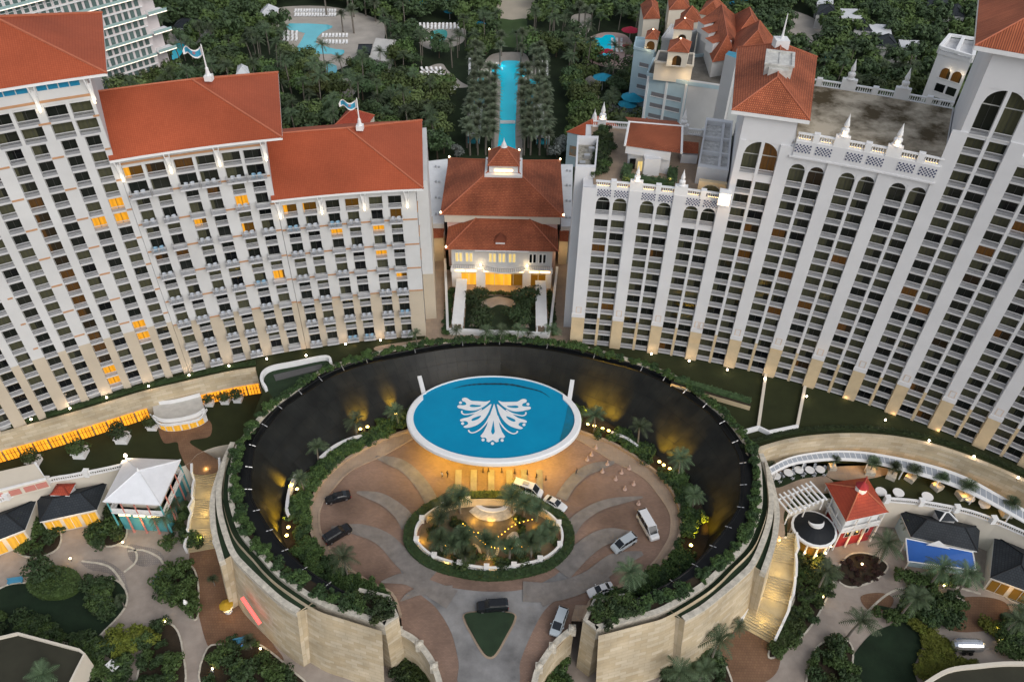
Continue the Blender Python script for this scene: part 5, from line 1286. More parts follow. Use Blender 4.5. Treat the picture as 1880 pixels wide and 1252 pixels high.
# white promenade roofs at the foot of the right wall
t = thing('promenade_canopy', 'row of white panelled canopy roofs along the foot of the right wall', 'canopy')
up = resample(gs([(1404, 862), (1450, 839), (1510, 828), (1560, 827), (1610, 832), (1700, 850), (1770, 873), (1830, 905), (1900, 945)], -3.6, 6), 49)
dn = resample(gs([(1412, 874), (1455, 853), (1515, 845), (1560, 845), (1605, 850), (1700, 875), (1760, 896), (1820, 925), (1900, 970)], -4.2, 6), 49)
for i in range(0, 48, 4):
    b = MB(); A, D = up[i:i + 5], dn[i:i + 5]
    b.quadgrid([D, A], 0); b.quadgrid([[p - Vector((0, 0, .25)) for p in A], [p - Vector((0, 0, .25)) for p in D]], 0); b.quadgrid([[p - Vector((0, 0, .25)) for p in D], D], 0)
    for k in range(4):
        q = [D[k].lerp(A[k], .2), D[k + 1].lerp(A[k + 1], .2), D[k + 1].lerp(A[k + 1], .8), D[k].lerp(A[k], .8)]; q = [p + Vector((0, 0, .03)) for p in shrink(q, .12)]; b.face(q, 1)
    b.build('panel', [M['trim'], pm('grey_panel', (.33, .36, .40), .4, .05) if i == 0 else bpy.data.materials['grey_panel']], t)
for i in range(2, 48, 6):
    g = MB(); g.tube([(dn[i].x, dn[i].y, ZU), (dn[i].x, dn[i].y, -4.4)], .15, 6); g.build('post', M['trim'], t)
for i in (14, 18, 22, 27, 32, 37, 42): lamp('promenade_light', dn[i] + Vector((0, .3, -1.2)), 45, (1, .52, .1), .2)
# low flat roof bottom left, curved parapet bottom right
t = thing('flat_roof_building', 'flat dark roof with pale parapet in the bottom left corner', 'building'); q = quadz([(-60, 1185), (35, 1163), (148, 1193), (159, 1202), (143, 1234), (110, 1300), (-60, 1300)], -9.0); b = MB(); b.prism(XY(q), ZG, -9.0, 0, 1); b.ribbon(q[:6], -.35, .0, -9.0, -8.4, 0); b.build('block', [M['cream'], pm('dark_roofing', (.035, .034, .022), .9, .2, .2)], t)
t = thing('flat_roof_building', 'dark round roof edge with pale curved parapet in the bottom right corner', 'building'); q = gs([(1690, 1262), (1739, 1233), (1800, 1224), (1850, 1220), (1920, 1221)], -11.0, 5); b = MB(); b.prism(XY(q) + [tuple(G(1920, 1320, -11)[:2]), tuple(G(1690, 1320, -11)[:2])], ZG, -11, 0, 1); b.ribbon(q, -.3, .3, -11, -10.3, 0); b.build('block', [M['cream'], bpy.data.materials['dark_roofing']], t)
# silver trailer
t = thing('food_trailer', 'polished silver rounded trailer parked on the yellow green ground cover', 'trailer'); a, c = G(1746, 1182, ZG + 1.6), G(1808, 1186, ZG + 1.6); L = (c - a).length
b = MB(); N = 16; prof = [(-L / 2, .05), (-L / 2 + .25, .6), (-L / 2 + .7, .9), (-L / 2 + 1.5, 1.0), (L / 2 - 1.5, 1.0), (L / 2 - .7, .9), (L / 2 - .25, .6), (L / 2, .05)]
rings = [[(x, 1.25 * s * math.cos(2 * math.pi * k / N), 1.6 + 1.25 * s * (math.sin(2 * math.pi * k / N))) for k in range(N)] for x, s in prof]
for r, r2_ in zip(rings, rings[1:]):
    for k in range(N): b.face([r[k], r2_[k], r2_[(k + 1) % N], r[(k + 1) % N]][::-1], 0)
me = b.mesh('body', pm('polished_aluminium', (.62, .64, .66), .25, .05, 1., metal=.9)); me.polygons.foreach_set('use_smooth', [True] * len(me.polygons)); t.location = (a + c) / 2 - Vector((0, 0, 1.6)); obj('body', me, t)
for x in (-.6, .6):
    for y in (-1.05, 1.05): g = MB(); g.tube([(x, y - .12, .38), (x, y + .12, .38)], .38, 12); obj('wheel', g.mesh('wheel', M['black']), t)
g = MB(); g.box(-1.5, -1.3, 1.3, .6, -1.24, 2.0); obj('hatch', g.mesh('hatch', M['g_dark']), t)
g = MB(); g.tube([(L / 2 - .2, 0, .5), (L / 2 + 1.2, 0, .5)], .06, 5); obj('tow_bar', g.mesh('tow_bar', M['metal']), t)
# red light strip on the stone wall
t = thing('wall_sign', 'long slanting red light strip on the stone wall', 'sign'); a, c = G(452, 1092, -6.0), G(485, 1140, -8.5)
b = MB(); b.tube([a + Vector((-.6, -.5, 0)), c + Vector((-.6, -.5, 0))], .32, 6); b.build('tube', pm('red_glow', (.8, .05, .05), .4, emit=(1, .12, .1), es=1.2), t)
# terrace dividers and planters on the right lawn, patio on the left
def lowwall(pix, z0, z1, w_, mat, label, name='garden_wall'):
    t = thing(name, label, 'wall'); b = MB(); b.ribbon([G(*p, 0) for p in pix], -w_ / 2, w_ / 2, z0, z1); b.build('wall', mat, t)
lowwall([(1405, 690), (1391, 788)], 0, .7, .6, M['cream'], 'thin pale wall running down the right lawn from the hotel, nearer the ring')
lowwall([(1477, 712), (1462, 788)], 0, .7, .6, M['cream'], 'thin pale wall running down the right lawn from the hotel, farther from the ring')
lowwall([(1352, 800), (1391, 789), (1410, 798), (1463, 787)], 0, 1.1, .5, M['trim'], 'low white wall kinked between two pale walls on the right lawn')
t = thing('lawn_planter', 'long narrow beige planter wall with hedge on the right lawn', 'planter'); q = [G(*p, 1.2) for p in ((1232, 704), (1378, 746), (1380, 730), (1236, 692))]; b = MB(); b.prism(XY(q), -.5, 1.2, 0, 1); b.build('box', [M['sand'], M['soil']], t)
t = thing('patio_wall', 'white curved wall round the sunken patio beside the ring on the left', 'wall'); b = MB(); b.ribbon(gs([(489, 715), (481, 700), (484, 686), (500, 676), (540, 668), (598, 657), (608, 668)], .6, 5), -.3, .3, -3, 1.2); b.build('wall', M['trim'], t)
sheet('patio', [tuple(G(*p, 0)[:2]) for p in ((488, 712), (484, 690), (505, 678), (598, 660), (606, 670), (545, 705), (505, 735))], .04, M['lawn2'])
b = MB(); q = [G(*p, .3) for p in ((502, 688), (590, 668), (594, 676), (506, 698))]; b.prism(XY(q), 0, .3); o = b.build('patio_slab', pm('grey_slab', (.10, .10, .10), .8, .1)); tag(o, 'dark grey paved strip inside the white patio wall', 'patio')
# ---------------------------------------------------------------- park behind the hotels
M['pool'] = pm('pool_water', (.0, .46, .62), .2, .1, .08, spec=.2, bump=.06, bscale=1.5, col2=(.0, .55, .72), emit=(0, .42, .55), es=.16)  # faint glow put into the pool water in place of underwater lamps
M['poolpale'] = pm('pale_pool_water', (.10, .52, .60), .15, .1, .08, spec=.5, bump=.06, bscale=1.5)
M['deck'] = pm('pool_deck', (.42, .38, .33), .85, .2, .12)
M['beach'] = pm('pale_sand', (.46, .40, .31), .9, .08, .1)
M['under'] = pm('undergrowth', (.016, .028, .010), .95, .4, .12, bump=.5, bscale=2)
sheet('park_ground', [(-1200, 200), (1200, 200), (1200, 2400), (-1200, 2400)], .0, M['under'])
sheet('park_ground', [(-22, 193), (16, 193), (16, 200), (-22, 200)], .005, M['under'])
EXC = []
def pk(px_, mat, name, lift, n=5, ex=1.5, smooth=True, kind='structure'):
    q = [G(*p, 0) for p in px_]
    if smooth: q = spline(q, n, True)
    EXC.append((XY(q), ex)); return sheet(name, XY(q), lift, mat, kind=kind)
pk([(916, -40), (985, -40), (976, 20), (966, 35), (940, 37), (915, 34)], M['beach'], 'beach', .04)
pk([(915, 36), (940, 37), (966, 36), (966, 60), (962, 84), (940, 88), (922, 82), (916, 60)], pm('park_lawn', (.05, .085, .028), .95, .2, .1), 'park_lawn', .05)
pk([(905, 100), (960, 98), (975, 118), (992, 130), (990, 150), (962, 165), (958, 290), (904, 290), (908, 165), (876, 150), (885, 125)], M['deck'], 'pool_deck', .06, ex=0)
pool_px = [(903, 127), (918, 118), (924, 113), (940, 112), (954, 114), (958, 120), (966, 127), (966, 140), (952, 146), (950, 165), (948, 200), (946, 240), (944, 292), (914, 292), (917, 240), (918, 200), (919, 165), (918, 148), (906, 140)]
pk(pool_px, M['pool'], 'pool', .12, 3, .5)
for px_ in ([(878, 145), (888, 143), (886, 152), (877, 152)], [(970, 148), (988, 146), (988, 154), (972, 155)], [(966, 184), (977, 184), (976, 194), (966, 194)], [(893, 184), (900, 184), (899, 192), (892, 192)]): pk(px_, M['pool'], 'pool', .13, 3, 0)
pk([(505, 20), (540, 12), (620, 15), (700, 40), (705, 75), (690, 110), (640, 120), (610, 130), (560, 110), (530, 85), (525, 45)], M['deck'], 'pool_deck', .05)
pk([(532, 44), (600, 46), (610, 52), (592, 60), (580, 80), (620, 92), (618, 100), (560, 98), (545, 88), (560, 62), (530, 56)], M['poolpale'], 'pool', .10, 2)
pk([(610, 92), (632, 93), (628, 102), (610, 101)], M['poolpale'], 'pool', .11, 2)
pk([(600, 118), (618, 122), (616, 138), (602, 140)], M['poolpale'], 'pool', .1, 2)
pk([(615, 148), (640, 145), (655, 165), (640, 180), (618, 172)], M['deck'], 'pool_deck', .05)
pk([(752, -6), (820, -4), (805, 8), (760, 8)], M['pool'], 'pool', .1, 3)
pk([(795, 58), (818, 56), (820, 70), (800, 86), (790, 76)], pm('green_pool_water', (.08, .36, .33), .15, .2, .1), 'pool', .1, 3)
pk([(760, 48), (845, 46), (850, 78), (800, 92), (770, 80)], M['deck'], 'pool_deck', .05)
pk([(762, 140), (790, 122), (812, 118), (822, 130), (845, 150), (860, 160), (830, 162), (790, 158)], M['deck'], 'pool_deck', .05)
pk([(1076, 78), (1090, 70), (1104, 70), (1112, 65), (1126, 66), (1130, 75), (1128, 92), (1118, 104), (1095, 104), (1080, 92)], M['pool'], 'pool', .10, 4)
pk([(1070, 80), (1090, 66), (1115, 60), (1150, 66), (1165, 95), (1150, 125), (1120, 125), (1080, 112)], pm('pink_deck', (.5, .36, .32), .85, .1, .2), 'pool_deck', .05)
pk([(1050, 30), (1085, 28), (1080, 60), (1055, 60)], M['deck'], 'path', .05)
pk([(1140, 190), (1160, 178), (1176, 180), (1176, 232), (1140, 232)], M['deck'], 'pool_deck', .05)
pk([(1075, 145), (1105, 140), (1095, 170), (1085, 180)], M['deck'], 'path', .05)
pk([(1092, 178), (1100, 178), (1110, 215), (1100, 215)], M['beach'], 'path', .06)
pk([(320, 82), (340, 84), (330, 104), (316, 110)], M['pool'], 'pool', .08, 3)
pk([(300, 60), (380, 55), (375, 75), (345, 84), (300, 86)], M['deck'], 'pool_deck', .05)
pk([(1440, 20), (1510, 45), (1500, 95), (1455, 85)], M['deck'], 'parking_ground', .05)

def block(px_, z1, mat, name, label, cat='building', z0=-1, roof=None, par=None):
    t = thing(name, label, cat); q = [G(*p, z1) for p in px_]; EXC.append((XY(q), 2.5)); b = MB(); b.prism(XY(q), z0, z1, 0, 1)
    if par: b.ribbon(q + [q[0]], -.25, .25, z1 - .1, z1 + par, 0)
    b.build('wall', [mat, roof or mat], t); return t, q
def wall_windows(t, a, c, zs, n, wd, ht, mat, out=.06, f0=.08, f1=.92, arch=False, frame=None):
    d = (c - a); L = d.length; d.normalize(); n_ = Vector((d.y, -d.x, 0))
    for z in zs:
        for i in range(n):
            p = a.lerp(c, f0 + (f1 - f0) * (i + .5) / n) + n_ * out; g = MB(); h = wd / 2
            top = [(h, ht), (-h, ht)] if not arch else [(h * math.cos(math.pi * k / 8), ht - h + h * math.sin(math.pi * k / 8)) for k in range(9)]
            o_ = [(-h, 0), (h, 0)] + top
            g.face([(x, 0, zz) for x, zz in o_], 0)
            g.box(-h - .12, -.12, -.14, h + .12, .02, 0, 1)
            o = obj('window', g.mesh('window', [mat, M['trim']]), t, (p.x, p.y, z)); o.rotation_euler = (0, 0, math.atan2(d.y, d.x))
# pale blue building behind the right hotel
zb_ = 22.0
t, q = block([(1188, 140), (1264, 156), (1345, 168), (1345, 100), (1200, 112)], zb_, M['ltblue'], 'villa_block', 'pale blue and white block behind the roof terrace, with lit set back upper storey', par=1.0, roof=pm('grey_roofing', (.16, .15, .13), .9, .3, .3))
b = MB(); b.prism(XY([q[1] + Vector((.05, -.12, 0)), q[2] + Vector((0, -.15, 0)), q[2] + Vector((0, 1, 0)), q[1] + Vector((0, 1, 0))]), 0, zb_ + 1.2); b.build('party_wall', M['white'], t)
wall_windows(t, q[0], q[1], (2.2, 5.7, 9.2, 12.7, 16.2), 2, 4.6, 1.3, pm('grey_shutter', (.2, .2, .21), .6), f0=.14, f1=.9)
for f in (.04, .5, .96):
    p = q[0].lerp(q[1], f); g = MB(); g.box(-.35, -.3, 0, .35, 0, zb_ + .2); o = obj('pilaster', g.mesh('pilaster', M['trim']), t, (p.x, p.y, 0)); d = q[1] - q[0]; o.rotation_euler = (0, 0, math.atan2(d.y, d.x))
uq = [G(*p, 27.5) for p in ((1203, 114), (1272, 122), (1274, 100), (1210, 95))]; b = MB(); b.prism(XY(uq), zb_, 27.5, 0, 1); b.ribbon(uq + [uq[0]], -.4, .4, 27.3, 27.8, 0); b.build('upper_storey', [M['cream'], bpy.data.materials['grey_roofing']], t)
lamp('facade_wash', uq[0].lerp(uq[1], .8) + Vector((0, -2.2, -3.2)), 140, (1, .72, .4), .3); lamp('facade_wash', uq[0].lerp(uq[1], .25) + Vector((0, -2.2, -3.2)), 60, (1, .72, .4), .3)
def belvedere(px_, z0, z1, rise, label, px_lamp=True):
    t = thing('belvedere', label, 'tower'); q = [G(*p, z1) for p in px_]; b = MB(); b.prism(XY(shrink(q, .08)), z0, z1 - .05); b.build('wall', M['cream'], t)
    b = MB(); hipq(b, q, z1, rise); b.build('roof', [M['roofR'], M['ridge']], t)
    s_ = shrink(q, .08); wall_windows(t, s_[0], s_[1], (z0 + .4,), 1, 2.6, 3.0, M['g_brown'], arch=True)
    g = MB(); g.lathe([(.02, 0), (.25, .2), (.02, .5)], tuple(sum(q, Vector()) / 4 + Vector((0, 0, rise))), 6); g.build('lamp', M['bulb'], t)
    lamp('belvedere_light', s_[0].lerp(s_[1], .2) + Vector((0, -1.3, -3.2)), 30, (1, .75, .4), .2)
belvedere([(1225, 95), (1265, 98), (1270, 78), (1230, 75)], 27.5, 32.0, 2.2, 'nearer small cream roof tower with arched window on the pale blue block')
belvedere([(1236, 54), (1273, 56), (1274, 40), (1240, 38)], 26, 31.0, 2.0, 'farther small cream roof tower with arched window on the pale blue block')
t, q = block([(1164, 90), (1200, 98), (1208, 76), (1168, 72)], 22, M['ltblue'], 'villa_block', 'narrow pale blue block with grey shutters left of the larger pale blue block', par=.8)
wall_windows(t, q[0], q[1], (2, 5.7, 9.4, 13.1, 16.8), 1, 3.2, 1.3, bpy.data.materials['grey_shutter'], f0=.25, f1=.95)
belvedere([(1184, 72), (1208, 74), (1212, 60), (1188, 58)], 22, 26, 1.8, 'small lit roof tower with red roof on the narrow pale blue block')
t, q = block([(1215, 75), (1240, 78), (1280, 60), (1232, 50)], 24, M['white'], 'villa_block', 'white block with flat roofs between the small roof towers', par=1.0)
# long brown roofs joining the tower
def bigroof(px_, z, rise, label, mat=None, name='roofed_block', wall=None):
    t = thing(name, label, 'building'); q = [G(*p, z) for p in px_]; EXC.append((XY(q), 2)); b = MB(); b.prism(XY(shrink(q, .04)), 0, z - .1); b.build('wall', wall or M['white'], t)
    b = MB(); hipq(b, q, z, rise); b.build('roof', [mat or M['roofR'], M['ridge']], t); return t, q
t, q = bigroof([(1308, 115), (1345, 112), (1405, 72), (1392, 34), (1345, 30), (1284, 40)][0:1] + [(1352, 108), (1352, 30), (1283, 40)], 27, 6.0, 'brown tiled hip roof with three white dormers behind the hotel tower')
for k, (x, y) in enumerate(((1304, 48), (1312, 64), (1320, 82))):
    p = G(x, y, 29); b = MB(); b.box(-2.0, -3.5, -2, 2.0, 3, 1.5, 0); b.face([(-2.4, -3.9, 1.5), (2.4, -3.9, 1.5), (2.4, 3, 2.6), (-2.4, 3, 2.6)], 1, [(0, 0), (5, 0), (5, 7), (0, 7)]); o = obj('dormer', b.mesh('dormer', [M['trim'], M['roofR']]), t, p); o.rotation_euler = (0, 0, rad(-70))
bigroof([(1340, 110), (1420, 118), (1424, 76), (1352, 60)], 30, 7.0, 'brown tiled roof with steep ridge joining the skylight tower from behind')
bigroof([(1352, 66), (1400, 66), (1392, 38), (1345, 30)], 27, 5.0, 'brown tiled hip roof behind the dormered roof')
t = thing('blue_skylight', 'blue framed roof terrace opening between brown roofs', 'terrace'); q = [G(*p, 36) for p in ((1332, 100), (1352, 108), (1358, 98), (1338, 94))]; b = MB(); b.prism(XY(q), 0, 36, 0, 1); b.build('box', [M['white'], pm('blue_tiles', (.03, .25, .36), .4)], t)
for k, (px_, z, rise, lb) in enumerate((([(1181, 36), (1212, 35), (1208, 6), (1176, 10)], 18, 3.5, 'red brown hip roof villa with lit eaves, leftmost of the far villas'), ([(1228, 19), (1268, 18), (1262, -6), (1226, -4)], 18, 3.5, 'red brown hip roof villa in the far row, second from the left'),
    ([(1246, 46), (1290, 40), (1282, 22), (1250, 26)], 22, 4, 'red brown hip roof villa just behind the farther small roof tower'), ([(1282, 26), (1322, 34), (1334, 14), (1296, 4)], 18, 4, 'red brown cross roofed villa in the far row, rightmost'))):
    bigroof(px_, z, rise, lb, name='villa', wall=M['cream'])
# red pavilions at the foot of the hotels
t, q = bigroof([(1040, 243), (1092, 254), (1136, 232), (1090, 216)], 11, 3.2, 'small orange roofed pavilion with painted walls beside the roof terrace', M['roofL'], 'garden_pavilion', M['ltblue'])
g = MB(); g.lathe([(.9, 0), (.8, .5), (.5, 1.6), (.15, 2.4), (.02, 3.4)], tuple(sum(q, Vector()) / 4 + Vector((0, 0, 3))), 8); g.build('finial', M['trim'], t)
wall_windows(t, shrink(q, .04)[0], shrink(q, .04)[1], (3.5,), 2, 3, 3.4, pm('painted_mural', (.45, .2, .05), .8, .5, .5, col2=(.05, .25, .3)))
bigroof([(1183, 222), (1221, 226), (1220, 200), (1186, 201)], 8, 3, 'small bright orange hip roof in front of the pale blue block', M['roofL'], 'garden_pavilion', M['cream'])
bigroof([(612, 232), (672, 236), (688, 212), (634, 206)], 10, 3.5, 'small bright red hip roof just behind the lowest orange hotel roof', M['roofRed'], 'garden_pavilion', M['cream'])
# far left hotel, facade running away to the upper right
E0 = G(302, 150, 0); u = (G(189, 42.5, 25) - G(266.7, 20.8, 25)); u.z = 0; u.normalize(); nrm = Vector((-u.y, u.x, 0))
if nrm.y > 0: nrm = -nrm
t = thing('distant_hotel', 'white and teal balcony hotel block behind the tallest left roof', 'hotel')
back = -nrm * 22; b = MB(); Lh = 150
b.prism(XY([E0, E0 + u * Lh, E0 + u * Lh + back, E0 + back]), -1, 62, 0); b.prism(XY([E0 - u * 6 - nrm * 4, E0 - nrm * 4, E0 + back, E0 - u * 6 + back]), -1, 58, 0)
b.build('wall', pm('pinkish_white_stucco', (.66, .60, .59), .85, .04, .2), t); EXC.append((XY([E0 - u * 8 + nrm * 3, E0 + u * Lh + nrm * 3, E0 + u * Lh + back, E0 - u * 8 + back]), 3))
M['tealglass'] = pm('teal_balcony_glass', (.34, .48, .46), .3, .1, .3); M['farwin'] = pm('far_hotel_glass', (.11, .16, .15), .2, .4, .2)
wb = MB(); wb.box(-.72, 0, 0, .72, .1, 2.6, 0); wb.box(-.85, -.04, -.1, -.72, .1, 2.7, 1); wb.box(.72, -.04, -.1, .85, .1, 2.7, 1); wb.box(-.72, -.03, 1.2, .72, .08, 1.35, 1); wm = wb.mesh('window', [M['farwin'], M['trim']])
ang = math.atan2(-u.y, -u.x)
cells = []
for fl_ in range(17):
    z = 1.0 + fl_ * 3.25
    for i in range(56):
        s = 2.2 + i * 2.3; p = E0 + u * s + nrm * .12; x, y = px_of((p.x, p.y, z + 1.2))
        if -20 < x < 320 and -20 < y < 160: cells.append((s, z, p))
cells.sort(key=lambda c: c[2].length)
rest = MB()
for k, (s, z, p) in enumerate(cells):
    if k < 100: o = obj('window', wm, t, (p.x, p.y, z)); o.rotation_euler = (0, 0, ang)
    else: rest.box(-.72, 0, 0, .72, .1, 2.6, 0, Matrix.Translation((p.x, p.y, z)) @ Matrix.Rotation(ang, 4, 'Z'))
if rest.f: rest.build('window', M['farwin'], t, kind='stuff')
for fl_ in range(18):
    z = .7 + fl_ * 3.25; b = MB(); lit = fl_ % 2 == 1
    a, c = E0 + u * .6, E0 + u * 120
    if px_of(G(280, 60, 0))[1] and z < 60:
        f = lambda p, o_, zz: Vector((p.x + nrm.x * o_, p.y + nrm.y * o_, zz)); dep = 1.7 if lit else .5
        b.hexa([f(a, dep, z - .3), f(c, dep, z - .3), f(c, .05, z - .3), f(a, .05, z - .3), f(a, dep, z), f(c, dep, z), f(c, .05, z), f(a, .05, z)], 0)
        if lit:
            b.hexa([f(a, dep, z), f(c, dep, z), f(c, dep - .08, z), f(a, dep - .08, z), f(a, dep, z + .8), f(c, dep, z + .8), f(c, dep - .08, z + .8), f(a, dep - .08, z + .8)], 1)
            b.hexa([f(a, dep + .03, z - .28), f(c, dep + .03, z - .28), f(c, dep, z - .28), f(a, dep, z - .28), f(a, dep + .03, z - .06), f(c, dep + .03, z - .06), f(c, dep, z - .06), f(a, dep, z - .06)], 2)
            a2, c2 = E0 - u * 7.5, E0 - u * .6
            b.hexa([f(c2, 1.0, z - .3), f(a2, 1.0, z - .3), f(a2, -4, z - .3), f(c2, -4, z - .3), f(c2, 1.0, z), f(a2, 1.0, z), f(a2, -4, z), f(c2, -4, z)], 0)
            b.hexa([f(c2, 1.03, z - .25), f(a2, 1.03, z - .25), f(a2, 1, z - .25), f(c2, 1, z - .25), f(c2, 1.03, z), f(a2, 1.03, z), f(a2, 1, z), f(c2, 1, z)], 2)
            b.hexa([f(c2, 1.0, z), f(a2, 1.0, z), f(a2, .92, z), f(c2, .92, z), f(c2, 1.0, z + 1), f(a2, 1.0, z + 1), f(a2, .92, z + 1), f(c2, .92, z + 1)], 1)
        b.build('balcony', [M['trim'], M['tealglass'], pm('soft_light_line', (1, .9, .75), .5, emit=(1, .85, .65), es=.8) if fl_ == 0 else bpy.data.materials['soft_light_line']], t)
# small things among the trees
def villa(px_, z, rise, wallm, roofm, label, flat=False):
    t = thing('house', label, 'house'); q = [G(*p, z) for p in px_]; EXC.append((XY(q), 2)); b = MB(); b.prism(XY(shrink(q, .05)), -.5, z - .1, 0, 0); b.build('wall', wallm, t)
    b = MB()
    if flat: b.prism(XY(q), z - .3, z, 0)
    else: hipq(b, q, z, rise, ridge=0)
    b.build('roof', [roofm], t); return t
M['whiteroof'] = pm('white_flat_roof', (.62, .63, .64), .7, .08, .3)
vl = ((1498, 27, 1544, 32, 1536, 14, 1505, 10, 0), (1545, 33, 1584, 35, 1578, 17, 1543, 16, 1), (1568, 55, 1602, 58, 1590, 40, 1570, 40, 0), (1602, 62, 1638, 66, 1634, 46, 1595, 44, 1), (1608, 84, 1652, 90, 1640, 66, 1612, 68, 0), (1655, 87, 1690, 90, 1688, 75, 1650, 73, 1), (1500, 8, 1530, 8, 1530, -6, 1500, -6, 1), (1700, 14, 1738, 20, 1742, 0, 1706, -6, 0), (1735, 28, 1772, 32, 1768, 14, 1740, 12, 0))
vtxt = ('dark hip roofed house left of the uppermost white roof villa', 'white flat roof villa, farthest back of three stepped villas', 'dark hip roofed house between the first and second white roof villas', 'white flat roof villa in the middle of three stepped villas', 'dark hip roofed house between the second and third white roof villas', 'white flat roof villa with roof machines, nearest of three stepped villas', 'white flat roof at the top edge left of the stepped villas', 'dark roofed house at the top edge near the tall right tower', 'dark roofed house with white fascia below the top edge near the right tower')
for v, lb in zip(vl, vtxt): villa([(v[0], v[1]), (v[2], v[3]), (v[4], v[5]), (v[6], v[7])], 6.0, 2.5, M['white'], M['whiteroof'] if v[8] else M['slate'], lb, bool(v[8]))
pk([(1735, -8), (1815, -2), (1812, 8), (1750, 8)], M['beach'], 'path', .06)
t, q = block([(1722, 98), (1782, 116), (1790, 84), (1740, 76)], 24, M['white_r'], 'apartment_block', 'white apartment block with arched lit windows beside the tallest right tower', par=1.2)
b = MB(); d0 = q[0].lerp(q[3], .5)
for k in (0.0, .5, 1.0): a, c = q[0].lerp(q[1], k), q[3].lerp(q[2], k); b.ribbon([a, c], -.5, .5, 24, 26.5)
b.ribbon([q[0], q[1]], -.5, .5, 25.6, 26.4); b.ribbon([q[3], q[2]], -.5, .5, 25.6, 26.4); b.build('roof_frame', M['trim'], t)
wall_windows(t, q[0], q[1], (8, 12.5), 2, 3.0, 2.6, M['g_dark'], f0=.25, f1=.95); wall_windows(t, q[0], q[1], (17,), 2, 3.0, 3.4, M['g_brown'], arch=True, f0=.25, f1=.95)
for f in (.42, .78): lamp('arch_light', q[0].lerp(q[1], f) + Vector((0, -1.5, -4.2)), 40, (1, .8, .55), .2)
villa([(316, 51), (376, 56), (384, 42), (326, 38)], 6, 2.5, M['white'], M['slate'], 'long dark roofed bar beside the small pool at the distant hotel')
villa([(433, 138), (460, 139), (455, 124), (436, 122)], 12, 1.8, M['white'], M['whiteroof'], 'small white roof lantern behind the middle orange roof')
villa([(676, 108), (714, 114), (728, 74), (690, 70)], 4, 2, M['white'], pm('sail_canvas', (.58, .56, .52), .8, .12, .3), 'white canvas roofed bar beside the upper left pool', True)
villa([(655, 98), (680, 100), (684, 82), (658, 82)], 4.5, 1, M['black'], M['slate'], 'low dark roofed kiosk left of the white canvas bar')
villa([(475, 30), (508, 32), (512, 16), (482, 12)], 5, 2.5, M['cream'], M['whiteroof'], 'cream arched house among trees above the left pool')
def cabana(x, y, w_, label):
    t = thing('cabana', label, 'cabana', G(x, y, 0)); b = MB(); b.box(-w_, -1.6, 2.4, w_, 1.6, 2.6, 0); b.build('roof', M['whiteroof'], t)
    b = MB(); b.box(-w_ + .1, -1.4, .02, w_ - .1, 1.4, .5, 0)
    b.build('daybed', pm('teal_cushion', (.03, .3, .38), .7) if 'teal_cushion' not in bpy.data.materials else bpy.data.materials['teal_cushion'], t)
    for sx in (-1, 1):
        for sy in (-1.5, 1.5): g = MB(); g.box(sx * (w_ - .12) - .07, sy - .07, 0, sx * (w_ - .12) + .07, sy + .07, 2.4); g.build('post', M['trim'], t)
for k in range(7):
    cabana(869 - k * .3 + k * 1.2, 260 - k * 9, 2.2, 'white roofed cabana in the row left of the long pool'); t_ = [o for o in COL.objects if o.name.startswith('cabana') and o.type == 'EMPTY'][-1]; t_['group'] = 'cabanas left of the long pool'
    cabana(996 - k * 1.0, 262 - k * 9, 2.2, 'white roofed cabana in the row right of the long pool'); t_ = [o for o in COL.objects if o.name.startswith('cabana') and o.type == 'EMPTY'][-1]; t_['group'] = 'cabanas right of the long pool'
t = thing('pool_bridge', 'small white footbridge across the long pool', 'bridge'); a, c = G(918, 224, .5), G(946, 224, .5); b = MB(); b.ribbon([a, a.lerp(c, .5) + Vector((0, 0, .01)), c], -.9, .9, .2, .6); b.build('deck', M['trim'], t)
# sun umbrellas : red ones by the round pool, blue and white elsewhere
def umb_mesh(col):
    b = MB(); N = 10; ring = [(1.7 * math.cos(2 * math.pi * k / N), 1.7 * math.sin(2 * math.pi * k / N), 2.2) for k in range(N)]
    for k in range(N): b.face([ring[k], ring[(k + 1) % N], (0, 0, 2.9)], 0)
    return b.mesh('umbrella_canopy', col)
b = MB(); b.tube([(0, 0, 0), (0, 0, 2.8)], .05, 5); polem = b.mesh('umbrella_pole', M['trim'])
uc = {'red': umb_mesh(pm('red_canvas', (.42, .02, .05), .8)), 'blue': umb_mesh(pm('blue_canvas', (.02, .28, .42), .8)), 'white': umb_mesh(pm('white_canvas', (.7, .7, .68), .8))}
for x, y, k, s in ((1095, 112, 'red', 1.5), (1114, 110, 'red', 1.5), (1155, 78, 'red', 2.2), (1150, 97, 'red', 1.2), (813, 172, 'blue', 1.3), (745, 185, 'blue', 1.2), (878, 204, 'blue', 1.6), (1105, 166, 'blue', 2.2), (1160, 208, 'blue', 2.6), (1150, 214, 'blue', 2.0), (1360, 20, 'blue', 2.), (1350, 26, 'blue', 2), (1400, 5, 'blue', 2.), (728, 211, 'white', 1.4), (828, 176, 'white', 1.3), (1520, 118, 'blue', 1.2), (978, 190, 'blue', 1.2), (826, 36, 'blue', 1.5), (880, 60, 'blue', 1.6)):
    t = thing('sun_umbrella', '%s sun umbrella standing among the park trees' % k, 'umbrella', G(x, y, 0), 0, k + ' umbrellas in the park', s)
    obj('canopy', uc[k], t); obj('pole', polem, t)
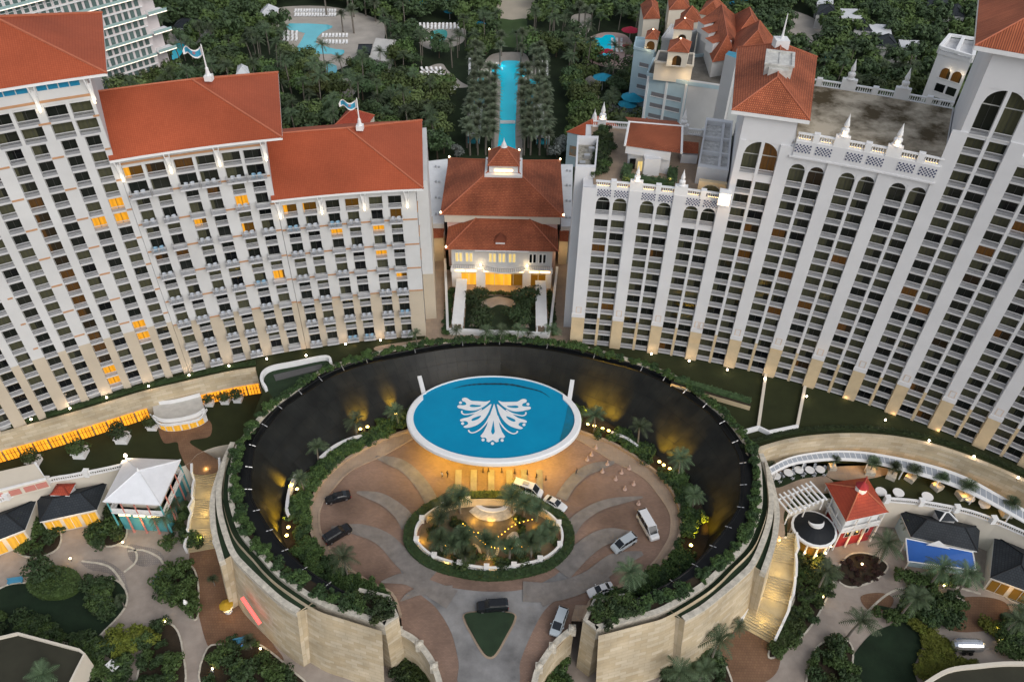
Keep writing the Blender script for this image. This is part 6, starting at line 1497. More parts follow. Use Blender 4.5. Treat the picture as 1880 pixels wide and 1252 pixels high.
# white loungers on the pool decks
b = MB(); b.box(-.35, -1, .25, .35, .4, .35); b.hexa([(-.35, .4, .25), (.35, .4, .25), (.35, 1.0, .75), (-.35, 1.0, .75), (-.35, .4, .35), (.35, .4, .35), (.35, .95, .85), (-.35, .95, .85)])
for x in (-.3, .3):
    for y in (-.9, .3): b.box(x - .04, y - .04, 0, x + .04, y + .04, .25)
lm = b.mesh('sun_lounger', M['trim']); rl = random.Random(3)
def loungers(x0, y0, x1, y1, nx, ny, grp, rz=0):
    for i in range(nx):
        for j in range(ny):
            p = G(x0 + (x1 - x0) * (i + .5) / nx, y0 + (y1 - y0) * (j + .5) / ny, .08); o = obj('sun_lounger', lm, None, p, rz + rl.uniform(-.1, .1), 1.25); tag(o, 'white sun lounger in the rows ' + grp, 'sun lounger', 'white sun loungers ' + grp)
loungers(540, 19, 618, 34, 15, 2, 'above the upper left pool'); loungers(518, 60, 548, 78, 4, 3, 'left of the upper left pool'); loungers(590, 62, 640, 86, 8, 2, 'right of the upper left pool')
loungers(768, 46, 845, 56, 11, 2, 'by the small green pool'); loungers(772, 126, 815, 158, 5, 4, 'on the deck left of the long pool', .5); loungers(858, 110, 884, 140, 3, 4, 'at the upper left of the long pool'); loungers(985, 115, 1008, 142, 3, 4, 'at the upper right of the long pool'); loungers(1120, 72, 1145, 100, 3, 3, 'by the round pool')
for x, y in ((895, 127), (899, 121), (972, 127), (964, 137), (922, 118), (912, 113)): lamp('pool_light', G(x, y, .9), 40, (.8, .9, 1), .2)
# ---------------------------------------------------------------- vegetation
def leafmat(name, col, rnd=.35, rough=.6): return pm(name, col, rough, .45, 1.2, rnd=rnd, spec=.25)
M['leafA'] = leafmat('dark_foliage', (.050, .080, .032)); M['leafB'] = leafmat('green_foliage', (.078, .118, .034)); M['leafP'] = leafmat('palm_frond', (.070, .100, .050))
M['leafD'] = leafmat('date_palm_frond', (.125, .155, .095), .25); M['leafY'] = leafmat('yellow_green_foliage', (.12, .14, .02), .2); M['leafG'] = leafmat('silver_foliage', (.19, .21, .19), .15)
M['bark'] = pm('bark', (.10, .075, .055), .9, .3, 2.); M['ptrunk'] = pm('palm_trunk', (.17, .15, .125), .9, .3, 3.)
def crown_mesh(seed, R, H, n, leaf, mat, clumps=9, flat=.75):
    r = random.Random(seed); b = MB(); cl = []
    for k in range(clumps):
        a = r.uniform(0, 6.283); d = R * math.sqrt(r.random()) * .68; cl.append((d * math.cos(a), d * math.sin(a), H * (.45 + .4 * r.random() * (1 - .5 * d / R)), R * r.uniform(.3, .5)))
    for i in range(n):
        cx, cy, cz, cr = cl[i % clumps]
        while True:
            v = Vector((r.uniform(-1, 1), r.uniform(-1, 1), r.uniform(-.6, 1)))
            if .35 < v.length < 1: break
        v.normalize(); v *= cr * (.65 + .4 * r.random()); p = Vector((cx, cy, cz)) + Vector((v.x, v.y, v.z * flat))
        nn = (v.normalized() + Vector((r.uniform(-.6, .6), r.uniform(-.6, .6), r.uniform(-.2, .8)))).normalized()
        t = nn.cross(Vector((r.uniform(-1, 1), r.uniform(-1, 1), r.uniform(-1, 1)))).normalized(); s = nn.cross(t); L = leaf * r.uniform(.6, 1.3)
        b.face([p - t * L, p - s * L * .6 - nn * .1, p + t * L, p + s * L * .6 - nn * .1], 0)
    return b.mesh('crown', mat)
def trunk_mesh(R, H, mat=None):
    b = MB(); b.tube([(0, 0, -.3), (.1, .05, H * .3), (0, .15, H * .6)], R, 6, 0, R * .5)
    for a in (0, 2.1, 4.2): b.tube([(0.03, .08, H * .42), (math.cos(a) * R * 4, math.sin(a) * R * 4, H * .62)], R * .5, 4, 0, R * .2)
    return b.mesh('trunk', mat or M['bark'])
def frond_mesh(seed, n, L, droop, width, mat, up=.5, pairs=11, dead=0):
    r = random.Random(seed); b = MB()
    for i in range(n):
        a = 6.283 * i / n + r.uniform(-.2, .2); el = up * r.uniform(.1, 1.5) - (.25 if i % 3 == 0 else 0); dv = Vector((math.cos(a), math.sin(a), 0)); sv = Vector((-math.sin(a), math.cos(a), 0)); LL = L * r.uniform(.8, 1.1)
        pts = []
        for k in range(pairs + 1):
            f = k / pairs; pts.append(dv * (LL * f * math.cos(el) * (1 - .12 * f)) + Vector((0, 0, LL * (f * math.sin(el) - droop * f * f))))
        for k in range(pairs):
            p0, p1 = pts[k], pts[k + 1]; f = (k + .5) / pairs; wl_ = width * math.sin(math.pi * min(1, .12 + f * .86)) ** .7
            d = (p1 - p0); fw = d.normalized() * wl_ * .55
            for s in (-1, 1):
                tip = p0 + d * .5 + sv * s * wl_ + fw - Vector((0, 0, wl_ * .35)); b.face([p0, p0 + d * .62, tip] if s > 0 else [p0 + d * .62, p0, tip], 0)
            b.face([p0 - sv * .05, p0 + sv * .05, p1 + sv * .04, p1 - sv * .04], 0)
    return b.mesh('crown', mat)
def palm_trunk(H, r0, r1, lean=.4):
    b = MB(); b.tube([(lean * f * f, lean * .4 * f, H * f - .3 * (f == 0)) for f in (0, .25, .5, .75, 1)], r0, 7, 0, r1); return b.mesh('trunk', M['ptrunk'])
def mk(name, label, cat, parts, group):
    t = thing(name, label, cat, (0, 0, 0), 0, group)
    for n_, me, loc in parts: obj(n_, me, t, loc)
    return t
M['leafC'] = leafmat('light_foliage', (.105, .135, .045))
tree_protos = [((crown_mesh(11 + k, 4.6 + .5 * (k % 3), 7.5 + (k % 4), 680, .50, M[('leafB', 'leafA', 'leafC', 'leafA', 'leafB', 'leafB')[k]], 13)), trunk_mesh(.28, 7 + (k % 4))) for k in range(6)]
palm_crowns = [frond_mesh(20 + k, 21, 3.7, .42, .85, M['leafP'], .75) for k in range(3)]; palm_trunks = [palm_trunk(h, .22, .15, l) for h, l in ((6.5, .6), (8.5, .9), (10.5, -.5))]
date_crowns = [frond_mesh(40 + k, 46, 3.3, .32, .80, M['leafD'], .95, 9) for k in range(2)]; date_trunk = palm_trunk(8.0, .33, .28, .1)
fan_crowns = [frond_mesh(60 + k, 20, 2.1, .28, .95, M['leafP'], 1.0, 7) for k in range(2)]; fan_trunk = palm_trunk(3.2, .16, .13, .1)
M['leafS'] = leafmat('garden_foliage', (.030, .050, .018)); M['leafT'] = leafmat('bright_garden_foliage', (.050, .078, .022))
shrub_m = [crown_mesh(70 + k, 1.3, 1.4, 300, .19, M['leafS' if k % 2 else 'leafT'], 10) for k in range(4)]; yshrub = [crown_mesh(80 + k, 1.5, 1.5, 240, .22, M['leafY'], 7) for k in range(2)]
garden_crowns = [crown_mesh(90 + k, 2.6, 3.4, 640, .25, M['leafS' if k else 'leafT'], 12) for k in range(2)]; garden_trunk = trunk_mesh(.16, 3.2)
silver_crown = crown_mesh(99, 3.4, 5.5, 520, .34, M['leafG'], 9); 
def place(name, label, cat, group, parts, loc, rz, s):
    t = thing(name, label, cat, loc, rz, group, s)
    for n_, me, l in parts: obj(n_, me, t, l)
    return t
rt_ = random.Random(21)
def palm(loc, s=1.0, k=None, label='green coconut palm standing in the park woodland', group='palms in the park woodland', lod=0):
    k = rt_.randrange(3) if k is None else k; H = (6.5, 8.5, 10.5)[k]; l = (.6, .9, -.5)[k]
    return place('palm_tree', label, 'palm', group, [('trunk', palm_trunks[k], None), ('crown', palm_crowns[rt_.randrange(3)], (l, l * .4, H))], loc, rt_.uniform(0, 6.28), s)
def inside(p, poly):
    x, y = p; c = False; n = len(poly)
    for i in range(n):
        x0, y0 = poly[i]; x1, y1 = poly[(i + 1) % n]
        if (y0 > y) != (y1 > y) and x < (x1 - x0) * (y - y0) / (y1 - y0) + x0: c = not c
    return c
def blocked(x, y):
    for poly, m in EXC:
        if inside((x, y), poly): return True
        if m > 0:
            for i in range(0, len(poly), 2):
                if (poly[i][0] - x) ** 2 + (poly[i][1] - y) ** 2 < m * m * 2: return True
    return False
# hotel footprints keep trees out
def in_hotel(x, y):
    r = math.hypot(x, y + 30); t = math.degrees(math.atan2(x, y + 30))
    if 160 < r < 204 and (-43 < t < -5.2 or 3.0 < t < 40): return True
    return -21 < x < 15.5 and y < 197
pts = []
tries = 0
cellsize = 5.0; grid = {}
while len(pts) < 1500 and tries < 90000:
    tries += 1; sx = rt_.uniform(-60, 1940); sy = rt_.uniform(-35, 300); p = G(sx, sy, 0)
    if p.y > 430 or in_hotel(p.x, p.y) or blocked(p.x, p.y): continue
    if -24 < p.x < 19 and p.y < 300: continue
    cx, cy = int(p.x // cellsize), int(p.y // cellsize)
    if any((q.x - p.x) ** 2 + (q.y - p.y) ** 2 < 4.7 ** 2 for i in (-1, 0, 1) for j in (-1, 0, 1) for q in grid.get((cx + i, cy + j), ())): continue
    xx, yy = px_of((p.x, p.y, 6))
    grid.setdefault((cx, cy), []).append(p); pts.append(p)
pts.sort(key=lambda p: p.length)
nt_, np_ = 0, 0; stuffl = []
for p in pts:
    near = abs(p.x + 3) < 60
    if rt_.random() < (.38 if p.x < 60 else .15) and np_ < 230:
        np_ += 1; palm(p, rt_.uniform(.85, 1.2))
    elif nt_ < 300:
        nt_ += 1; k = rt_.randrange(6); place('broadleaf_tree', 'bushy broadleaf tree in the dense park woodland', 'tree', 'broadleaf trees in the park woodland', [('trunk', tree_protos[k][1], None), ('crown', tree_protos[k][0], None)], p, rt_.uniform(0, 6.28), rt_.uniform(.8, 1.25))
    else: stuffl.append(p)
if stuffl:
    for kk in range(6):
        pass
    far_crowns = [crown_mesh(31 + k, 4.8, 8.0 + k, 300, .75, M['leafA' if k % 2 else 'leafB'], 10) for k in range(4)]
    bb = MB()
    for p in stuffl:
        me = far_crowns[rt_.randrange(4)]; Mx = Matrix.Translation(p) @ Matrix.Rotation(rt_.uniform(0, 6.28), 4, 'Z') @ Matrix.Scale(rt_.uniform(.8, 1.15), 4); co = [Mx @ v.co for v in me.vertices]; mi = 0 if me.materials[0] == M['leafA'] else 1
        base = len(bb.v); bb.v += [tuple(c) for c in co]; bb.f += [tuple(i + base for i in pl.vertices) for pl in me.polygons]; bb.m += [mi] * len(me.polygons); bb.uv += [[(0, 0)] * len(pl.vertices) for pl in me.polygons]
    bb.build('far_woodland', [M['leafA'], M['leafB']], None, kind='stuff', label='far dense green woodland behind the pools', category='woodland')
# grey green date palms lining the long pool
rows_ = []
for k in range(13):
    y = 285 - k * 13.5
    for sx in (-1, 1):
        for off in (20 + rt_.uniform(-2, 2), 33 + rt_.uniform(-3, 3), 50 + rt_.uniform(-4, 4), 64 + rt_.uniform(-5, 5)):
            if y < 160 and off < 45: continue
            f = .72 + .28 * (y / 285); rows_.append((932 + sx * (off + 8) * f, y))
for x, y in rows_:
    p = G(x, y, 0); place('date_palm', 'grey green date palm in the rows along the long pool', 'palm', 'date palms along the long pool', [('trunk', date_trunk, None), ('crown', date_crowns[rt_.randrange(2)], (.1, .04, 8.0))], p, rt_.uniform(0, 6.28), rt_.uniform(.85, 1.05))
for x, y in ((600, 30), (640, 22), (650, 32), (672, 30), (690, 40), (660, 10), (700, 16), (630, 60), (650, 62), (1062, 52), (1072, 58), (1085, 50), (920, 104), (958, 104), (918, 122), (956, 122)):
    p = G(x, y, 0); place('date_palm', 'grey green date palm on an open sandy deck among the pools', 'palm', 'date palms on the pool decks', [('trunk', date_trunk, None), ('crown', date_crowns[rt_.randrange(2)], (.1, .04, 8.0))], p, rt_.uniform(0, 6.28), rt_.uniform(.9, 1.2))
for x, y, s in ((793, 268, 1.0), (815, 282, 1.0), (838, 290, .8), (780, 275, .9), (1022, 290, 1.1), (1034, 278, 1.0), (1120, 222, 1.0), (1128, 215, .8)):
    place('silver_tree', 'silvery grey leaved tree behind the courtyard pavilion', 'tree', 'silvery trees behind the pavilion', [('trunk', tree_protos[0][1], None), ('crown', silver_crown, None)], G(x, y, 0), rt_.uniform(0, 6), s)
for x in range(-19, 15, 3):
    place('shrub', 'dark shrub in the bed behind the courtyard pavilion', 'shrub', 'shrubs behind the pavilion', [('foliage', shrub_m[rt_.randrange(4)], None)], (x + rt_.uniform(-1, 1), 196 + rt_.uniform(0, 3), 0), 0, 3.0)

# --- front gardens
def gpalm(x, y, z, s, label, group=None, fan=False):
    k = rt_.randrange(3); p = G(x, y, z)
    if fan: return place('fan_palm', label, 'palm', group, [('trunk', fan_trunk, None), ('crown', fan_crowns[rt_.randrange(2)], (.1, .04, 3.2))], p, rt_.uniform(0, 6.28), s)
    return place('palm_tree', label, 'palm', group, [('trunk', palm_trunks[0], None), ('crown', palm_crowns[k], (.6, .24, 6.5))], p, rt_.uniform(0, 6.28), s)
gp_ = 'palms in the lower right garden'
for x, y, s in ((1612, 1035, 1.15), (1705, 1075, 1.1), (1757, 1088, 1.1), (1650, 1135, 1.1), (1555, 1170, 1.1), (1500, 1085, 1.0), (1860, 1150, 1.1), (1840, 1165, 1.0), (1305, 1215, 1.1), (1240, 1262, 1.1), (1280, 1262, .9), (1345, 1165, .6), (1660, 985, .7)):
    gpalm(x, y, ZG, s, 'tall green palm in the lower right garden beds', gp_)
for x, y, s in ((462, 1190, .9), (310, 975, .9), (230, 1115, .8), (110, 1265, 1.0), (395, 1075, .7), (45, 975, .7), (330, 960, .8)):
    gpalm(x, y, ZG, s, 'green palm in the lower left garden beds', 'palms in the lower left garden', fan=(x in (462, 395, 230)))
for k, (x, y, s) in enumerate(((640, 1062, .95), (1150, 1085, 1.1))): gpalm(x, y, ZP, s, 'large dark palm leaning over the forecourt kerb, %s of the driveway' % ('left' if k == 0 else 'right'))
for x, y, s in ((655, 800, .85), (733, 785, .8), (585, 848, .8), (1090, 795, .95), (1170, 822, .95), (1244, 880, .95), (560, 905, .7), (1270, 935, .8)):
    gpalm(x, y, ZP, s, 'uplit palm in the planting bed below the black water wall', 'palms below the water wall')
for x, y, s in ((765, 632, .55), (838, 632, .6), (890, 636, .7), (918, 632, .7), (950, 634, .7), (1008, 634, .8), (968, 630, .45)): gpalm(x, y, 0, s, 'small palm planted in front of the courtyard wall', 'palms in front of the courtyard wall')
for k, (x, y, s) in enumerate(((150, 835, 1.1), (227, 808, 1.1), (282, 785, .9), (386, 742, .8), (415, 738, .8), (438, 735, .8), (65, 850, 1.0))):
    p = G(x, y, ZU); t = place('potted_tree', 'bushy tree in a square white planter on the left lawn', 'potted tree', 'potted trees on the left lawn', [('trunk', garden_trunk, (0, 0, .6)), ('crown', garden_crowns[k % 2], (0, 0, .5))], p, 0, s)
    q = MB(); q.box(-1.1, -1.1, 0, 1.1, 1.1, 1.2); q.box(-1.25, -1.25, 1.2, 1.25, 1.25, 1.35); obj('planter', q.mesh('planter', M['trim']), t)
for k, (x, y, s) in enumerate(((1527, 860, .8), (1596, 868, 1.), (1635, 876, 1.), (1670, 880, 1.), (1719, 896, 1.), (1765, 912, 1.1), (1845, 944, 1.1), (1412, 870, .8))):
    p = G(x, y, ZU); t = place('potted_palm', 'short palm in a pale square planter along the right promenade', 'potted palm', 'potted palms on the right promenade', [('trunk', fan_trunk, None), ('crown', fan_crowns[k % 2], (.1, .04, 3.2))], p, k * 1.3, s)
    q = MB(); q.box(-.9, -.9, 0, .9, .9, 1.1); obj('planter', q.mesh('planter', M['coping']), t)
# shrubs : ring planter, beds
rs = random.Random(9)
def shrubs(pts, label, group, smin, smax, kinds=None, nm='shrub'):
    for p in pts:
        o = obj(nm, (kinds or shrub_m)[rs.randrange(len(kinds or shrub_m))], None, p, rs.uniform(0, 6.28), rs.uniform(smin, smax)); tag(o, label, 'shrub', group)
def shrub_mass(pts, name, label, smin, smax, kinds=None):
    bb = MB(); ks = kinds or shrub_m; mats = list({m for k in ks for m in k.materials})
    for p in pts:
        me = ks[rs.randrange(len(ks))]; Mx = Matrix.Translation(p) @ Matrix.Rotation(rs.uniform(0, 6.28), 4, 'Z') @ Matrix.Scale(rs.uniform(smin, smax), 4); mi = mats.index(me.materials[0]); base = len(bb.v)
        bb.v += [tuple(Mx @ v.co) for v in me.vertices]; bb.f += [tuple(i + base for i in pl.vertices) for pl in me.polygons]; bb.m += [mi] * len(me.polygons); bb.uv += [[(0, 0)] * len(pl.vertices) for pl in me.polygons]
    return bb.build(name, mats, None, kind='stuff', label=label, category='shrubbery')
g1, g2 = resample(full(gut_px, .7, 400), 330), resample(full(c1_px, .7, 400), 330)
ringp = [g1[i].lerp(g2[i], rs.uniform(.15, .75)) for i in range(330)]
shrub_mass(ringp, 'ring_shrubbery', 'continuous low shrubs filling the stone planter round the water wall', .55, 1.15)
e_ = []
for sg in (1, -1):
    for x, y in ((690, 1120), (665, 1112), (700, 1108), (680, 1098), (655, 1100), (705, 1130), (640, 1112), (690, 1140), (712, 1118)):
        p = G(x, y, .7); e_.append(p if sg > 0 else mirror([p])[0])
shrubs(e_, 'big leafy shrub on top of the end block beside the drive', 'shrubs on the end blocks', 1.0, 1.7)
# planting inside the ring between water wall and kerb
fl_ = [(662, 790, (640, 745)), (675, 786, (655, 735)), (727, 762, (712, 725)), (527, 985, (480, 945)), (530, 970, (500, 930)), (546, 900, (505, 880)), (1079, 781, (1085, 725)), (1091, 784, (1100, 728)), (1106, 789, (1120, 735)), (1117, 793, (1135, 740)), (1210, 850, (1225, 800)), (1218, 856, (1240, 815)), (1229, 863, (1260, 825)), (1268, 1003, (1300, 960))]
fo = resample(foot, 300); cc_ = resample(kerb_line, 300)
ib = []
for i in range(6, 294):
    for q in (0, 1):
        p = fo[i].lerp(cc_[i], rs.uniform(.15, .88))
        if all((p - G(fx, fy, ZP)).length > 2.2 for fx, fy, _ in fl_): ib.append(p)
shrub_mass(ib, 'bed_shrubbery', 'dense dark shrubs filling the bed below the water wall', .8, 1.4)
FILLS = {}
def fill(px_, z, n, label, group, smin, smax, kinds=None):
    q = XY([G(*p, z) for p in px_]); xs = [p[0] for p in q]; ys = [p[1] for p in q]; out = []
    while len(out) < n:
        x, y = rs.uniform(min(xs), max(xs)), rs.uniform(min(ys), max(ys))
        if inside((x, y), q): out.append((x, y, z))
    if kinds is None or kinds[0] in yshrub:
        keep = out[:max(3, n // 6)]; shrubs(keep, label, group, smin, smax, kinds); FILLS.setdefault((group, kinds is None), []).append((out[len(keep):], smin, smax, kinds))
    else: shrubs(out, label, group, smin, smax, kinds)
gl, gr = 'shrubs in the left garden beds', 'shrubs in the right garden beds'
L_ = 'dark green shrub massed in the lower left garden beds'; R__ = 'dark green shrub massed in the lower right garden beds'
fill(beds[0], ZG, 16, L_, gl, .7, 1.2); fill(beds[1], ZG, 14, L_, gl, 1.2, 2.0); fill(beds[2], ZG, 26, L_, gl, .8, 1.6); fill(beds[3], ZG, 24, L_, gl, .8, 1.7); fill(beds[4], ZG, 34, L_, gl, .7, 1.6)
fill([(160, 1075), (225, 1078), (230, 1105), (200, 1135), (165, 1110)], ZG, 22, L_, gl, .9, 1.7); fill([(140, 1195), (200, 1150), (240, 1200), (230, 1260), (150, 1260)], ZG, 34, L_, gl, .8, 1.6)
fill([(0, 1130), (60, 1140), (140, 1170), (170, 1190), (0, 1165)], ZG, 26, L_, gl, .6, 1.1); fill([(340, 855), (362, 845), (372, 1000), (345, 1005)], ZG, 22, L_, gl, .7, 1.3); fill([(300, 930), (335, 850), (345, 990), (310, 1005)], ZG, 22, L_, gl, .9, 1.6)
fill(beds[5], ZG, 34, 'dark red brown ground shrub in the round bed of the right garden', 'shrubs in the round red bed', .4, .7, [crown_mesh(140, 1.3, 1.2, 160, .2, leafmat('maroon_foliage', (.045, .022, .018)), 6)]); fill(beds[6], ZG, 70, R__, gr, .8, 1.5, shrub_m + [shrub_m[0], shrub_m[2]]); fill(beds[7], ZG, 24, R__, gr, .8, 1.3); fill(beds[8], ZG, 26, R__, gr, 1.0, 1.9); fill(beds[9], ZG, 10, R__, gr, .8, 1.4); fill(beds[10], ZG, 30, R__, gr, .8, 1.7)
fill([(1690, 1100), (1740, 1110), (1760, 1150), (1700, 1150)], ZG, 16, R__, gr, 1.0, 1.8); fill([(1820, 1140), (1880, 1120), (1880, 1215), (1830, 1200)], ZG, 24, R__, gr, .9, 1.7); fill([(1640, 1060), (1700, 1050), (1780, 1075), (1700, 1075)], ZG, 14, R__, gr, .7, 1.2); fill([(1600, 1125), (1660, 1110), (1690, 1130), (1640, 1145)], ZG, 14, R__, gr, .8, 1.4)
fill([(1664, 1136), (1700, 1158), (1738, 1180), (1750, 1212), (1800, 1222), (1735, 1232), (1690, 1252), (1682, 1230), (1697, 1180)], ZG, 150, 'yellow green ground cover shrub beside the dark right lawn', 'yellow green shrubs by the right lawn', .55, .9, yshrub); fill([(1785, 1145), (1830, 1150), (1835, 1175), (1815, 1165)], ZG, 14, 'yellow green ground cover shrub behind the silver trailer', 'yellow green shrubs behind the trailer', .7, 1.1, yshrub)
fill([(195, 1185), (215, 1160), (245, 1150), (280, 1165), (288, 1185), (250, 1200), (215, 1205)], ZG, 26, 'yellow green shrub cluster beside the lower left path', 'yellow green shrubs in the left garden', .9, 1.4, yshrub)
fill([(1370, 800), (1395, 860), (1400, 1000), (1385, 1060), (1372, 1060), (1385, 950)], ZU, 40, 'shrub between the ring wall and the right stairs', 'shrubs beside the right stairs', .6, 1.1)
# clipped round hedge
t = thing('round_hedge', 'clipped round green hedge ring with a tree in its middle on the left lawn', 'hedge'); c = gs([(50, 1070), (70, 1048), (105, 1040), (140, 1050), (148, 1072), (125, 1092), (85, 1097), (58, 1088)], ZG + 1.0, 5, True)
def hedge_ring(path, w_, h, z, mat, n, seed, leaf=.26, closed=True):
    r = random.Random(seed); b = MB(); b.ribbon(path, -w_ / 2, w_ / 2, z, z + h * .85, 0, closed); N = len(path); ofs = {}
    for i in range(n):
        k = r.randrange(N if closed else N - 1); p = path[k].lerp(path[(k + 1) % N], r.random()); a, e = path[k], path[(k + 1) % N]; d = (e - a).normalized(); nn = Vector((-d.y, d.x, 0)); o_ = r.uniform(-1, 1)
        side = r.random(); q = p + nn * (w_ / 2 * (o_ if side < .6 else math.copysign(1.0, o_))); q.z = z + (h if side < .6 else h * r.random()) + r.uniform(-.05, .12)
        nv = Vector((r.uniform(-.5, .5), r.uniform(-.5, .5), 1)).normalized(); tt = nv.cross(Vector((r.uniform(-1, 1), r.uniform(-1, 1), .2))).normalized(); s = nv.cross(tt); L = leaf * r.uniform(.7, 1.4); b.face([q - tt * L, q - s * L * .6, q + tt * L, q + s * L * .6], 0)
    return b.mesh('foliage', mat)
obj('foliage', hedge_ring(offset(c, -1.6 if offset(c, 1, True)[0].x < c[0].x else 1.6, True), 3.2, 1.5, ZG, M['leafT'], 2200, 4, .2), t)
obj('inner_hedge', hedge_ring(offset(c, -4.4 if offset(c, 1, True)[0].x < c[0].x else 4.4, True), 3.0, 1.3, ZG, M['leafS'], 1400, 41, .2), t)
obj('tree_crown', garden_crowns[1], t, G(88, 1062, ZG), 0, 1.5)
for path_, lb in ((offset(wlp, 2.2), 'clipped hedge along the top of the left retaining wall'), (offset(gs(wr_px, 0, 8), 2.2), 'clipped hedge along the top of the right retaining wall')):
    o = obj('hedge', hedge_ring(path_, .9, .7, 0, M['leafS'], 1400, 6, .2, False)); tag(o, lb, 'hedge')
o = obj('hedge', hedge_ring([G(1238, 697, 1.2), G(1378, 738, 1.2)], 1.3, .7, 1.2, M['leafA'], 400, 8, .2, False)); tag(o, 'hedge growing in the long beige planter on the right lawn', 'hedge')
# courtyard planting
for k, (x, y, s) in enumerate(((-9.6, 149.0, 1.25), (3.6, 150.0, 1.6), (-7.4, 142.2, 1.6), (1.0, 142.5, 1.55), (-8.4, 152, 1.0), (3.2, 147, 1.2))): place('courtyard_tree', 'dense dark clipped tree in the pavilion courtyard', 'tree', 'trees in the pavilion courtyard', [('trunk', garden_trunk, None), ('crown', garden_crowns[1], None)], (x, y, 0), k, s)
shrub_mass([Vector(q) for q in [(-15.3 + rs.uniform(-.3, .3), 138.5 + i * .62, .1) for i in range(27)]], 'strip_shrubbery', 'green shrubs in the narrow strip left of the courtyard', .7, 1.0); shrub_mass([Vector(q) for q in [(9.4 + rs.uniform(-.3, .3), 139 + i * .62, .1) for i in range(26)]], 'strip_shrubbery', 'green shrubs in the narrow strip right of the courtyard', .7, 1.0)
shrubs([(-7 + i * .8, 154.2 + rs.uniform(-.3, .3), .05) for i in range(12)], 'low dark shrub before the foyer doors', 'shrubs before the foyer doors', .5, .7)
# roof terrace hedges
z_ = 39.7
hp = [G(1098, 325, z_), G(1106, 290, z_), G(1110, 262, z_), G(1108, 238, z_)]
shrubs([p for k in range(30) for p in [hp[min(2, k // 10)].lerp(hp[min(2, k // 10) + 1], (k % 10) / 10) + Vector((rs.uniform(-1.2, 1.2), 0, 0))]], 'leafy shrub along the left edge of the roof terrace', 'shrubs on the left of the roof terrace', 1.0, 1.5)
hp2 = [G(1152, 312, z_), G(1146, 332, z_), G(1232, 344, z_), G(1234, 318, z_)]
hh = hedge_ring([hp2[0], hp2[1], hp2[2], hp2[3]], 1.8, 1.5, z_, M['leafA'], 900, 12, .22, False); tag(obj('hedge', hh), 'clipped hedge round the front of the rooftop pavilion', 'hedge')
for x, y in ((1152, 326), (1231, 328)): lamp('terrace_light', G(x, y, z_ + 1.6), 30, (1, .65, .25), .15)
fill([(738, 1185), (770, 1200), (790, 1235), (800, 1285), (735, 1285)], ZG, 22, 'dark shrub under the ramp left of the driveway', 'shrubs under the left ramp', 1.0, 1.9); fill([(1040, 1185), (1012, 1210), (995, 1245), (988, 1285), (1045, 1285)], ZG, 22, 'dark shrub under the ramp right of the driveway', 'shrubs under the right ramp', 1.0, 1.9)
# ---------------------------------------------------------------- oval garden island in the forecourt
isl_px = [(898, 905), (960, 910), (1010, 928), (1042, 955), (1054, 985), (1048, 1015), (1015, 1045), (960, 1062), (898, 1068), (838, 1060), (782, 1042), (748, 1012), (741, 985), (752, 955), (788, 925), (838, 909)]
isl = gs(isl_px, ZP, 6, True)
ti = thing('garden_island', 'oval sunken garden island with clipped hedge and white balustrade in the forecourt', 'garden')
b = MB(); b.prism(XY(offset(isl, 3.1 if offset(isl, 1, True)[0].y < isl[0].y else -3.1, True)), ZP - .5, ZP + .12, 0); 
sgn_ = 1 if offset(isl, 1, True)[0].y < isl[0].y else -1
inr = lambda d: offset(isl, d * sgn_, True)
b = MB(); b.prism(XY(inr(3.0)), ZP - .5, ZP + .14, 0); b.build('garden_floor', pm('warm_gravel', (.15, .115, .07), .9, .3, .6), ti)
hg = obj('hedge', hedge_ring(inr(.9), 1.7, .95, ZP, M['leafS'], 3200, 31, .18), ti)
bk = [p for p in inr(3.1) if p.y > 90]
i0 = max(range(len(bk)), key=lambda i: (bk[i] - bk[i - 1]).length); bk = bk[i0:] + bk[:i0]
b = MB(); b.ribbon(bk, -.2, .2, ZP, ZP + 2.0, 0); b.build('back_wall', M['sand'], ti)
bal_px = inr(2.3)
def gap(p): return p.y > 95.2 and abs(p.x + 3.4) < 4.2
b = MB(); segs = []; cur = []
N_ = len(bal_px); st_ = next(i for i in range(N_) if gap(bal_px[i]))
for k in range(N_ + 1):
    p = bal_px[(st_ + k) % N_]
    if gap(p):
        if len(cur) > 2: segs.append(cur)
        cur = []
    else: cur.append(p)
if len(cur) > 2: segs.append(cur)
for sg in segs:
    b.ribbon(sg, -.2, .2, ZP, ZP + .3, 0); b.ribbon(sg, -.22, .22, ZP + .95, ZP + 1.15, 0)
    n = int(sum((c - a).length for a, c in zip(sg, sg[1:])) / .45)
    for p in resample(sg, n): b.lathe([(.09, .3), (.13, .55), (.07, .95)], (p.x, p.y, ZP), 4)
b.build('balustrade', M['trim'], ti)
for sg in segs:
    for p in resample(sg, 13):
        q = MB(); q.box(-.4, -.4, 0, .4, .4, 1.45); q.box(-.5, -.5, 1.45, .5, .5, 1.6); obj('balustrade_post', q.mesh('post', M['trim']), ti, (p.x, p.y, ZP))
